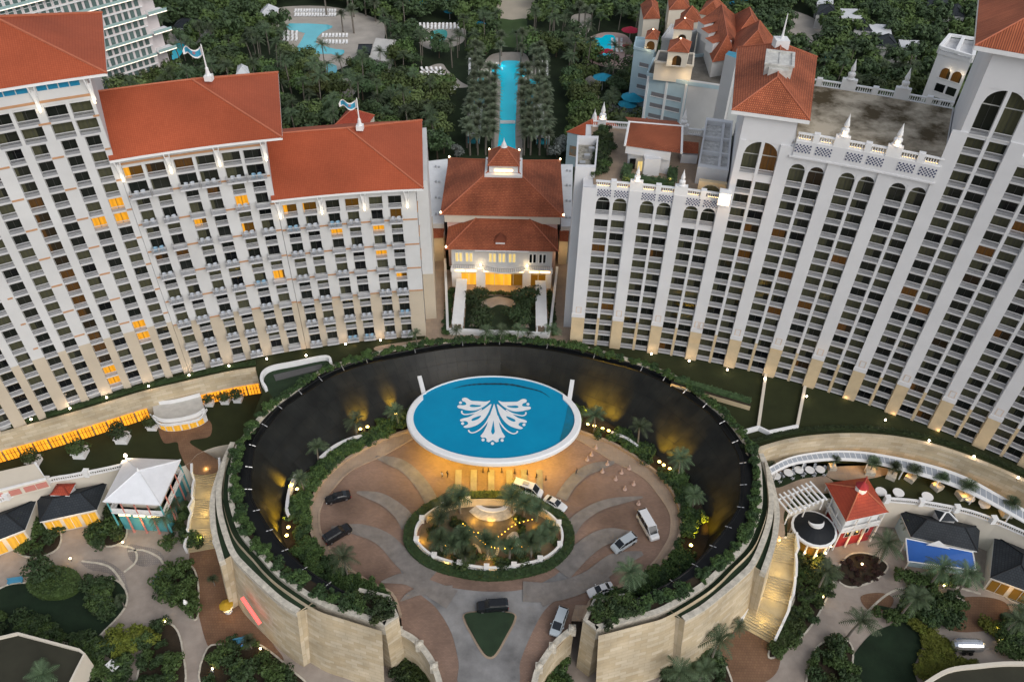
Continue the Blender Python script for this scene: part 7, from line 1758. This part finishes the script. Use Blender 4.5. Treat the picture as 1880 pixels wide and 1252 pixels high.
# curved platform edge at the entrance side
b = MB(); ed = gs([(873, 925), (885, 935), (905, 939), (925, 935), (935, 925)], ZP, 5); b.ribbon(ed, -.4, .4, ZP, ZP + .5, 0); b.build('platform_edge', M['trim'], ti)
b = MB(); ed2 = gs([(868, 934), (884, 946), (905, 950), (928, 946), (942, 934)], ZP, 5); b.ribbon(ed2, -1.0, 1.0, ZP + .1, ZP + .28, 0); b.build('platform_step', M['coping'], ti)
for px_ in ([(868, 1002), (878, 1008), (884, 1022), (897, 1026), (910, 1022), (916, 1008), (926, 1003)],): b = MB(); b.ribbon(gs(px_, ZP, 5), -.25, .25, ZP + .1, ZP + .6, 0); b.build('curved_seat_wall', M['sand'], ti)
gi_ = 'palms in the forecourt island'
for x, y, s in ((822, 945, .95), (845, 935, 1.05), (808, 965, .8), (940, 935, 1.05), (962, 945, 1.0), (985, 950, .9), (812, 1010, 1.0), (835, 1015, .9), (852, 1012, 1.1), (895, 1018, 1.1), (935, 1022, .95), (975, 1015, 1.0), (990, 1000, .9), (855, 1030, .8), (1005, 985, .8)):
    gpalm(x, y + 8, ZP, s * 1.55, 'fan palm inside the forecourt island garden', gi_, fan=True)
fill([(775, 985), (820, 950), (850, 960), (870, 985), (880, 1025), (915, 1025), (930, 985), (955, 955), (1000, 960), (1030, 990), (1000, 1025), (950, 1045), (850, 1045), (790, 1020)], ZP + .1, 60, 'green shrub in the forecourt island garden', 'shrubs in the forecourt island', .6, 1.2)
for x, y in ((843, 985), (955, 985)):
    t = thing('planter_pot', 'dark round pot in the forecourt island, %s of the fountain' % ('left' if x < 900 else 'right'), 'pot', G(x, y, ZP)); q = MB(); q.lathe([(.5, 0), (.9, .5), (1.0, 1.1), (.8, 1.2)], n=10); obj('pot', q.mesh('pot', M['slate']), t); obj('foliage', shrub_m[0], t, (0, 0, .9))
t = thing('fountain', 'small pale tiered fountain in the forecourt island', 'fountain', G(944, 992, ZP)); q = MB(); q.lathe([(1.4, 0), (1.5, .5), (1.2, .55), (.25, .6), (.3, 1.4), (.9, 1.6), (.8, 1.7), (.15, 1.75), (.1, 2.6)], n=12); obj('basin', q.mesh('basin', M['coping']), t)
for x, y, pw in ((775, 990, 110), (800, 955, 140), (870, 952, 120), (900, 955, 140), (945, 952, 120), (985, 965, 100), (1008, 972, 100), (820, 1030, 60), (898, 1035, 60), (960, 1030, 50)): lamp('island_light', G(x, y, ZP + .9), pw * .9, (1, .56, .08), .15)
for sx, pts_ in ((0, ((818, 1000), (868, 975), (905, 988), (945, 962), (985, 950))), (1, ((850, 960), (895, 1000), (940, 1005), (970, 1000)))):
    t = thing('string_lights', 'string of tiny warm bulbs hung across the island garden, %s one' % ('longer' if sx == 0 else 'shorter'), 'string lights'); c = [G(x, y, ZP + 3.2) for x, y in pts_]; c = spline(c, 8)
    b = MB(); b.tube(c, .03, 3); b.build('cable', M['black'], t); b = MB()
    for p in resample(c, 24): b.box(p.x - .055, p.y - .055, p.z - .2, p.x + .055, p.y + .055, p.z - .09)
    b.build('bulbs', M['amber'], t)

# ---------------------------------------------------------------- vehicles
def loft(secs, mi=0):
    """body from cross sections; each section = (x, half width bottom, half width top, z0, z1)"""
    b = MB()
    ring = lambda s: [Vector((s[0], -s[1], s[3])), Vector((s[0], -s[1], (s[3] + s[4]) * .55)), Vector((s[0], -s[2], s[4])), Vector((s[0], s[2], s[4])), Vector((s[0], s[1], (s[3] + s[4]) * .55)), Vector((s[0], s[1], s[3]))]
    R = [ring(s) for s in secs]
    for a, c in zip(R, R[1:]):
        for k in range(6): b.face([a[k], a[(k + 1) % 6], c[(k + 1) % 6], c[k]][::-1], mi)
    b.face(R[0][::-1], mi); b.face(R[-1], mi); return b
M['carglass'] = pm('car_glass', (.012, .016, .02), .08, .1, 1., spec=.5); M['tyre'] = pm('tyre', (.015, .015, .015), .8, .1); M['rim_m'] = pm('wheel_rim', (.4, .4, .42), .3, .05, metal=.8)
M['headl'] = pm('headlight_glass', (.7, .7, .72), .15, .02); M['taill'] = pm('tail_light', (.3, .01, .01), .3, .02)
paint = {k: pm(k + '_car_paint', c, .22, .02, 1., spec=.6) for k, c in (('black', (.010, .011, .013)), ('white', (.68, .69, .70)), ('silver', (.42, .47, .50)))}
def vehicle(kind, col, px0, px1, label, name=None):
    """px0 = rear end, px1 = front end on the ground"""
    a, c = G(*px0, ZP + .1), G(*px1, ZP + .1); d = c - a; L = {'sedan': 4.9, 'suv': 5.5, 'van': 6.2, 'minivan': 5.2}[kind]; ang = math.atan2(d.y, d.x)
    t = thing({'sedan': 'car', 'suv': 'suv', 'van': 'passenger_van', 'minivan': 'minivan'}[kind], label, 'van' if 'van' in kind else 'car', (a + c) / 2, ang)
    h = L / 2; W = .95 if kind == 'sedan' else 1.02
    if kind == 'sedan':
        body = [(-h, .7, .62, .35, .75), (-h + .15, .9, .8, .25, .92), (-h + .9, W, .86, .2, .98), (h - 1.5, W, .86, .2, .94), (h - .4, .9, .78, .22, .84), (h, .66, .58, .32, .62)]
        roof_ = [(-h + .75, .80, .74, .9, 1.0), (-h + 1.5, .78, .62, .9, 1.42), (h - 2.35, .78, .62, .9, 1.44), (h - 1.45, .80, .74, .9, .98)]
    elif kind == 'suv':
        body = [(-h, .85, .8, .4, 1.1), (-h + .1, .98, .92, .3, 1.15), (h - 1.5, W, .92, .3, 1.15), (h - .3, .98, .85, .3, 1.08), (h, .82, .74, .4, .85)]
        roof_ = [(-h + .08, .88, .72, 1.1, 1.75), (-h + .5, .88, .74, 1.1, 1.88), (h - 2.2, .88, .74, 1.1, 1.86), (h - 1.4, .9, .84, 1.1, 1.2)]
    elif kind == 'van':
        body = [(-h, .92, .88, .4, 1.25), (-h + .1, 1.0, .95, .3, 1.3), (h - 1.2, 1.02, .95, .3, 1.3), (h - .3, 1.0, .86, .3, 1.15), (h, .85, .72, .4, .85)]
        roof_ = [(-h + .05, .93, .82, 1.25, 2.35), (-h + .4, .95, .84, 1.25, 2.5), (h - 1.9, .95, .84, 1.25, 2.48), (h - .85, .92, .84, 1.25, 1.4)]
    else:
        body = [(-h, .88, .84, .4, 1.05), (-h + .1, .97, .92, .3, 1.1), (h - 1.2, 1.0, .9, .3, 1.08), (h - .3, .95, .82, .3, .98), (h, .8, .7, .4, .75)]
        roof_ = [(-h + .08, .9, .78, 1.05, 1.65), (-h + .4, .9, .78, 1.05, 1.78), (h - 2.1, .9, .78, 1.05, 1.76), (h - .95, .9, .84, 1.05, 1.15)]
    obj('body', loft(body).mesh('body', paint[col]), t)
    g = loft(roof_); obj('glasshouse', g.mesh('glasshouse', M['carglass']), t)
    # painted roof + pillars
    x0, x1 = roof_[1][0], roof_[2][0]; zt_ = roof_[1][4]; wt = roof_[1][2]; b = MB()
    b.hexa([Vector(p) for p in ((x0 - .1, -wt - .02, zt_ - .06), (x1 + .05, -wt - .02, zt_ - .06), (x1 + .05, wt + .02, zt_ - .06), (x0 - .1, wt + .02, zt_ - .06), (x0, -wt + .03, zt_ + .03), (x1, -wt + .03, zt_ + .02), (x1, wt - .03, zt_ + .02), (x0, wt - .03, zt_ + .03))], 0)
    wb_ = roof_[1][1]; zb2 = roof_[1][3]
    for s in (-1, 1):
        n = 2 if kind == 'sedan' else 3
        for k in range(n + 1):
            x = x0 + (x1 - x0) * k / n; b.tube([(x, s * (wb_ + .02), zb2), (x, s * (wt + .02), zt_)], .05, 4)
        for xa, xb, zz in ((roof_[0][0], x0, roof_[0][4]), (roof_[3][0], x1, roof_[3][4])): b.tube([(xa, s * (roof_[0][2] + .01), zz), (xb, s * (wt + .01), zt_)], .06, 4)
    obj('roof', b.mesh('roof', paint[col]), t)
    if kind == 'van' and col == 'white' and px0[0] < 1000:
        b = MB(); b.box(-1.0, -.4, zt_ + .03, .2, .4, zt_ + .2); obj('roof_unit', b.mesh('roof_unit', M['rail']), t)
    for x in (-h + .95, h - .95):
        for s in (-1, 1):
            q = MB(); q.tube([(0, -.11, 0), (0, .11, 0)], .36, 14); wo_ = obj('wheel', q.mesh('tyre', M['tyre']), t, (x, s * (W - .1), .36)); q = MB(); q.tube([(0, s * .1, 0), (0, s * .125, 0)], .22, 10); obj('rim', q.mesh('rim', M['rim_m']), wo_)
    for s in (-1, 1):
        q = MB(); q.box(-.08, -.18, -.09, .06, .18, .09); obj('headlight', q.mesh('headlight', M['headl']), t, (h - .12, s * .6, body[-1][4] - .08)); obj('tail_light', q.mesh('tail_light', M['taill']), t, (-h + .05, s * .72, body[0][4] - .15))
        q = MB(); q.box(-.08, -.1, -.06, .08, .1, .08); obj('mirror', q.mesh('mirror', paint[col]), t, (x1 + .45, s * (W + .1), zb2 + .06))
    return t
vehicle('sedan', 'black', (636, 912), (606, 920), 'black sedan parked at the far left edge of the forecourt')
vehicle('suv', 'black', (597, 998), (643, 970), 'long black van like suv parked below the black sedan on the left of the forecourt')
vehicle('suv', 'black', (934, 1114), (874, 1118), 'black suv standing just above the grass triangle in the driveway')
vehicle('van', 'white', (942, 895), (995, 912), 'white passenger van with roof unit in front of the lit canopy')
vehicle('sedan', 'white', (1002, 918), (1036, 937), 'white sedan parked behind the white van beside the island hedge')
vehicle('van', 'white', (1176, 948), (1202, 993), 'white passenger van parked at the right edge of the forecourt')
vehicle('minivan', 'silver', (1162, 990), (1126, 1012), 'silver minivan parked left of the white van on the right side')
vehicle('sedan', 'white', (1126, 1078), (1078, 1094), 'white sedan leaving the forecourt near the right end block')
vehicle('minivan', 'silver', (1033, 1126), (1018, 1166), 'silver minivan driving down the ramp by the right end block')
# bollards / cones in front of the entrance and along the kerb
b = MB(); b.lathe([(.22, 0), (.2, .1), (.09, .15), (.07, .9), (.1, .95), (.04, 1.05)], n=8); bm_ = b.mesh('post', pm('dark_post', (.05, .03, .025), .6)); b = MB(); b.lathe([(.3, 0), (.3, .06), (.14, .1), (.05, .75), (.01, .78)], n=8); cm = b.mesh('cone', pm('pale_cone', (.5, .36, .30), .7))
for x, y in ((887, 866), (897, 865), (921, 866), (945, 868), (968, 870), (985, 876), (1002, 880)): tag(obj('bollard', bm_, None, G(x, y, ZP + .2), 0, 1.2), 'small dark bollard in the lit strip before the canopy', 'bollard', 'dark bollards before the canopy')
for x, y in ((1078, 844), (1086, 835), (1106, 866), (1115, 852), (1130, 880), (1141, 868), (1147, 898), (1155, 860), (1163, 889), (1172, 925), (1094, 822)): tag(obj('traffic_cone', cm, None, G(x, y, ZP + .2), 0, 1.5), 'pale cone standing on the right side of the forecourt paving', 'cone', 'pale cones on the forecourt')
# water wall floodlights
M['floodlens'] = pm('amber_flood_lens', (1, .8, .4), .4, 0, 1, emit=(1, .66, .16), es=9)
def flood(x, y, px_aim, pw=900, n=1, lb=''):
    p = G(x, y, ZP + .5); a = G(*px_aim, -4.2); t = thing('floodlight', lb, 'floodlight', p); q = MB(); q.lathe([(.05, 0), (.25, .1), (.35, .45)], n=8); obj('housing', q.mesh('housing', M['black']), t); q = MB(); q.lathe([(.34, .46), (.2, .62), (.02, .68)], n=8); obj('lens', q.mesh('lens', M['floodlens']), t)
    lamp('flood_beam', p + Vector((0, 0, 1.4)), pw * 6, (1, .54, .03), .25, 48, a, 1.0); lamp('flood_glow', p + Vector((0, 0, 1.6)), 60, (1, .62, .15), .2)
fl_ = [(662, 790, (640, 745)), (675, 786, (655, 735)), (727, 762, (712, 725)), (527, 985, (480, 945)), (530, 970, (500, 930)), (546, 900, (505, 880)), (1079, 781, (1085, 725)), (1091, 784, (1100, 728)), (1106, 789, (1120, 735)), (1117, 793, (1135, 740)), (1210, 850, (1225, 800)), (1218, 856, (1240, 815)), (1229, 863, (1260, 825)), (1268, 1003, (1300, 960))]
for k, (x, y, a) in enumerate(fl_):
    w_ = 'left of the canopy' if 600 < x < 900 else 'at the far left' if x < 600 else 'right of the canopy' if x < 1150 else 'at the far right'
    flood(x, y, a, 2600, lb='small amber floodlight washing the black water wall ' + w_)
for o in COL.objects:
    if o.name.startswith('floodlight'): o['group'] = 'floodlights ' + o['label'].split('water wall ')[1]
# terrace lamps : bright globes in the lawn
lp = [(60, 775), (131, 755), (198, 735), (275, 714), (349, 694), (422, 677), (491, 664), (563, 658), (635, 637), (699, 630), (1195, 655), (1264, 668), (1334, 684), (1403, 700), (1479, 733), (1623, 776), (1703, 814), (1785, 843), (1866, 882)]
for k, (x, y) in enumerate(lp):
    t = thing('garden_lamp', 'bright globe lamp on the terrace lawn below the hotel', 'lamp', G(x, y, .0), 0, 'globe lamps on the terrace lawns'); q = MB(); q.lathe([(.12, 0), (.06, .1), (.05, .7)], n=6); obj('post', q.mesh('post', M['black']), t); q = MB(); q.lathe([(.05, .7), (.17, .78), (.21, .92), (.15, 1.05), (.02, 1.12)], n=10); obj('globe', q.mesh('globe', M['bulbw']), t)
    lamp('globe_light', G(x, y, 0) + Vector((0, 0, 1.7)), 14 + 14 * (k * 7 % 5) / 4, (1, .72, .5), .15)
for k, (x, y) in enumerate(((1122, 612), (1198, 622), (1270, 640), (1342, 655), (1412, 672), (1490, 690), (1553, 715), (1640, 745), (1722, 775))): lamp('wall_uplight', G(x, y + 16, .4) , 14, (1, .62, .3), .2)
for k, (x, y) in enumerate(((430, 650), (560, 634), (650, 622), (715, 614), (350, 668))): lamp('wall_uplight', G(x, y + 10, .4), 13, (1, .6, .32), .2)
# small path lamps in the gardens
for x, y in ((132, 1030), (228, 1000), (305, 1145), (480, 1195), (1508, 1100), (1730, 1080), (1825, 1160), (1832, 1180), (1580, 1040), (1880, 1010), (392, 1232), (420, 1120), (30, 1005), (68, 975)):
    t = thing('path_lamp', 'small glowing path lamp in the garden planting', 'lamp', G(x, y, ZG), 0, 'small garden path lamps'); q = MB(); q.lathe([(.05, 0), (.05, .8)], n=5); obj('stem', q.mesh('stem', M['black']), t); q = MB(); q.lathe([(.05, .8), (.2, .9), (.2, 1.05), (.02, 1.15)], n=8); obj('lens', q.mesh('lens', M['bulb']), t); lamp('path_light', G(x, y, ZG) + Vector((0, 0, 1.5)), 22, (1, .62, .2), .1)
# ---------------------------------------------------------------- balcony chairs
b = MB(); b.box(-.28, -.28, .36, .28, .26, .44)
for k in range(7):
    a0, a1 = math.pi * (k / 7), math.pi * ((k + 1) / 7); b.face([(.33 * math.cos(a0), .05 + .26 * math.sin(a0), .4), (.33 * math.cos(a1), .05 + .26 * math.sin(a1), .4), (.38 * math.cos(a1), .08 + .3 * math.sin(a1), .95), (.38 * math.cos(a0), .08 + .3 * math.sin(a0), .95)], 0)
for x in (-.24, .24):
    for y in (-.24, .22): b.box(x - .03, y - .03, 0, x + .03, y + .03, .36)
chm = [b.mesh('chair', pm('white_chair', (.50, .53, .57), .6)), b.mesh('chair', pm('pale_blue_chair', (.26, .42, .54), .6))]
rc = random.Random(17)
for cols, fl, lb in ((colsC, flC, 'balconies of the lowest left wing'), (colsB, flB, 'balconies of the middle left wing')):
    for c, (tc, hw) in enumerate(cols):
        for k in range(0, len(fl), 2):
            if (fl is flB and k >= 15) or rc.random() < .3: continue
            m = chm[rc.random() < .2]
            for s in (-1, 1): o = obj('balcony_chair', m, None, P(tc + s * .2, RL_ - .62, fl[k]), -rad(tc) + s * .5 + rc.uniform(-.2, .2), 1.15); tag(o, 'small tub chair on the ' + lb, 'chair', 'chairs on the ' + lb)
# ---------------------------------------------------------------- garden furniture
b = MB(); b.lathe([(.4, 0), (.08, .05), (.06, .68), (.9, .70), (.9, .76)], n=14); tm = b.mesh('table', M['trim'])
for x, y in ((1647, 909), (1700, 916), (1776, 918), (1804, 930), (1615, 907)): tag(obj('garden_table', tm, None, G(x, y, ZU), 0, 1.25), 'white round table on the right upper lawn', 'table', 'white round tables on the right lawn')
for x, y in ((1423, 878), (1446, 872), (1465, 867), (1485, 867), (1504, 866)):
    t = thing('cafe_set', 'white cafe table with chairs on the dark bed by the promenade', 'table set', G(x, y, ZU), 0, 'white cafe tables by the promenade'); obj('table', tm, t, None, 0, 1.1)
    for k in range(4): obj('chair', chm[0], t, (1.3 * math.cos(k * 1.57 + .5), 1.3 * math.sin(k * 1.57 + .5), 0), k * 1.57 - 1.07)
patch([(1412, 872), (1440, 866), (1480, 858), (1515, 858), (1515, 872), (1470, 880), (1430, 895), (1415, 890)], M['under'], 0, 'planted_bed', .08, base=ZU)
b = MB(); b.box(-.9, -.25, .4, .9, .25, .48); b.box(-.9, .22, .5, .9, .28, .9)
for x in (-.75, .75): b.box(x - .05, -.2, 0, x + .05, .2, .4)
bn = b.mesh('bench', pm('blue_bench', (.08, .28, .42), .6))
for x, y, r_, lb in ((30, 1070, .2, 'blue bench beside the round hedge on the left path'), (294, 1066, 1.3, 'blue bench on a pale slab beside the shrub bed'), (440, 1181, .3, 'blue bench under the stone ring wall')): tag(obj('bench', bn, None, G(x, y, ZG), r_, 1.5), lb, 'bench')
t = thing('golf_cart', 'white cart with flat roof on the lower left path', 'cart', G(213, 1232, ZG + .05), -.6); b = MB(); b.box(-1.2, -.6, .35, 1.2, .6, .8); b.box(.6, -.6, .8, 1.2, .6, 1.0); obj('body', b.mesh('body', M['trim']), t); b = MB(); b.box(-1.2, -.65, 1.9, 1.0, .65, 2.0); obj('roof', b.mesh('roof', M['trim']), t); b = MB(); b.box(-.4, -.5, .8, .1, .5, 1.0); b.box(-.5, -.5, .8, -.4, .5, 1.4); obj('seat', b.mesh('seat', M['black']), t)
for x in (-.8, .8):
    for y in (-.55, .55): q = MB(); q.tube([(x, y - .08, .28), (x, y + .08, .28)], .28, 10); obj('wheel', q.mesh('wheel', M['tyre']), t)
for x in (-1.1, .9):
    for y in (-.6, .6): q = MB(); q.tube([(x, y, .8), (x, y, 1.92)], .03, 4); obj('roof_post', q.mesh('roof_post', M['metal']), t)
t = thing('statue', 'white abstract statue standing in the shrub bed below the left stairs', 'statue', G(346, 1118, ZG)); q = MB(); q.box(-.5, -.5, 0, .5, .5, .8); obj('plinth', q.mesh('plinth', M['coping']), t); q = MB(); q.lathe([(.3, .8), (.42, 1.3), (.25, 1.9), (.4, 2.3), (.3, 2.7), (.12, 2.9), (.2, 3.1), (.02, 3.35)], n=9); obj('figure', q.mesh('figure', M['trim']), t)
t = thing('kiosk', 'small glowing yellow kiosk on the brown brick plaza', 'kiosk', G(420, 1122, ZG)); q = MB(); q.lathe([(.7, 0), (.7, 1.0), (.9, 1.05)], n=8); obj('counter', q.mesh('counter', M['trim']), t); q = MB(); q.lathe([(1.3, 2.2), (.7, 2.6), (.05, 2.9)], n=8); obj('parasol', q.mesh('parasol', pm('yellow_parasol', (.5, .3, .02), .7)), t); q = MB(); q.tube([(0, 0, 1), (0, 0, 2.7)], .05, 5); obj('pole', q.mesh('pole', M['metal']), t); lamp('kiosk_light', G(420, 1122, ZG) + Vector((0, -.9, 1.8)), 30, (1, .6, .15), .1)

# ---------------------------------------------------------------- people : one skinned body each, clothes as colour bands of the body, hair on top
def person(px_, z, rz, shirt, legs, label, stride=.18):
    t = thing('person', label, 'person', G(*px_, z), rz)
    V = [(0, 0, .93), (0, .0, 1.15), (0, .01, 1.38), (0, .02, 1.50), (0, .03, 1.60), (0, .04, 1.72),
         (-.10, 0, .86), (-.11, stride, .48), (-.11, stride * .5, .08), (-.11, stride * .5 + .16, .04), (.10, 0, .86), (.11, -stride * .4, .48), (.11, -stride * 1.4, .09), (.11, -stride * 1.4 + .16, .04),
         (-.18, .01, 1.42), (-.24, -.04, 1.15), (-.24, .08, .92), (-.24, .12, .84), (.18, .01, 1.42), (.24, .05, 1.15), (.24, .16, .94), (.24, .2, .86)]
    E = [(0, 1), (1, 2), (2, 3), (3, 4), (4, 5), (0, 6), (6, 7), (7, 8), (8, 9), (0, 10), (10, 11), (11, 12), (12, 13), (2, 14), (14, 15), (15, 16), (16, 17), (2, 18), (18, 19), (19, 20), (20, 21)]
    Rr = [.14, .13, .15, .06, .09, .085, .09, .065, .045, .04, .09, .065, .045, .04, .06, .045, .035, .035, .06, .045, .035, .035]
    me = bpy.data.meshes.new('body'); me.from_pydata([tuple(v) for v in V], E, []); o = obj('body', me, t)
    m = bpy.data.materials.new('clothes_' + str(len(bpy.data.materials))); m.use_nodes = True; n = m.node_tree.nodes; L = m.node_tree.links; tc = n.new('ShaderNodeTexCoord'); sx = n.new('ShaderNodeSeparateXYZ'); L.new(tc.outputs['Object'], sx.inputs[0])
    dv = n.new('ShaderNodeMath'); dv.operation = 'DIVIDE'; dv.inputs[1].default_value = 1.8; L.new(sx.outputs['Z'], dv.inputs[0]); cr = n.new('ShaderNodeValToRGB'); cr.color_ramp.interpolation = 'CONSTANT'; el = cr.color_ramp.elements
    el[0].position = 0; el[0].color = (.02, .02, .02, 1); el[1].position = .05; el[1].color = (*legs, 1); e = el.new(.52); e.color = (*shirt, 1); e = el.new(.82); e.color = (.42, .25, .17, 1); L.new(dv.outputs[0], cr.inputs[0]); L.new(cr.outputs[0], n['Principled BSDF'].inputs['Base Color']); me.materials.append(m)
    sk = o.modifiers.new('skin', 'SKIN')
    for i, d in enumerate(me.skin_vertices[0].data): d.radius = (Rr[i], Rr[i] * (.75 if i < 3 else 1)); d.use_root = i == 0
    ss = o.modifiers.new('smooth', 'SUBSURF'); ss.levels = 1; ss.render_levels = 1
    q = MB(); q.lathe([(.02, 1.62), (.105, 1.68), (.105, 1.75), (.07, 1.82), (.01, 1.835)], (0, .02, 0), 10); obj('hair', q.mesh('hair', pm('dark_hair', (.02, .013, .008), .6) if 'dark_hair' not in bpy.data.materials else bpy.data.materials['dark_hair']), t)
person((812, 876), ZP + .06, 2.2, (.7, .7, .68), (.03, .03, .04), 'person in white shirt and dark trousers walking before the lit canopy'); person((822, 875), ZP + .06, 2.4, (.02, .02, .025), (.02, .02, .025), 'person in dark clothes walking beside the one in white'); person((1058, 870), ZP + .06, 4, (.05, .05, .06), (.04, .04, .05), 'person in dark grey standing among the cones', .05)
person((447, 1190), ZG + .06, 1.0, (.05, .2, .5), (.06, .06, .08), 'person in a blue shirt below the stone ring wall'); person((392, 1236), ZG + .06, 2.6, (.65, .65, .62), (.3, .3, .3), 'person in pale clothes at the bottom of the left garden')
# ---------------------------------------------------------------- massed shrubs
for (grp, _), l in FILLS.items():
    bbp = [Vector(p) for o_, a, c, k in l for p in o_]
    shrub_mass(bbp, 'bed_shrubbery', 'mass of ' + grp, min(a for _, a, c, k in l), max(c for _, a, c, k in l), l[0][3])
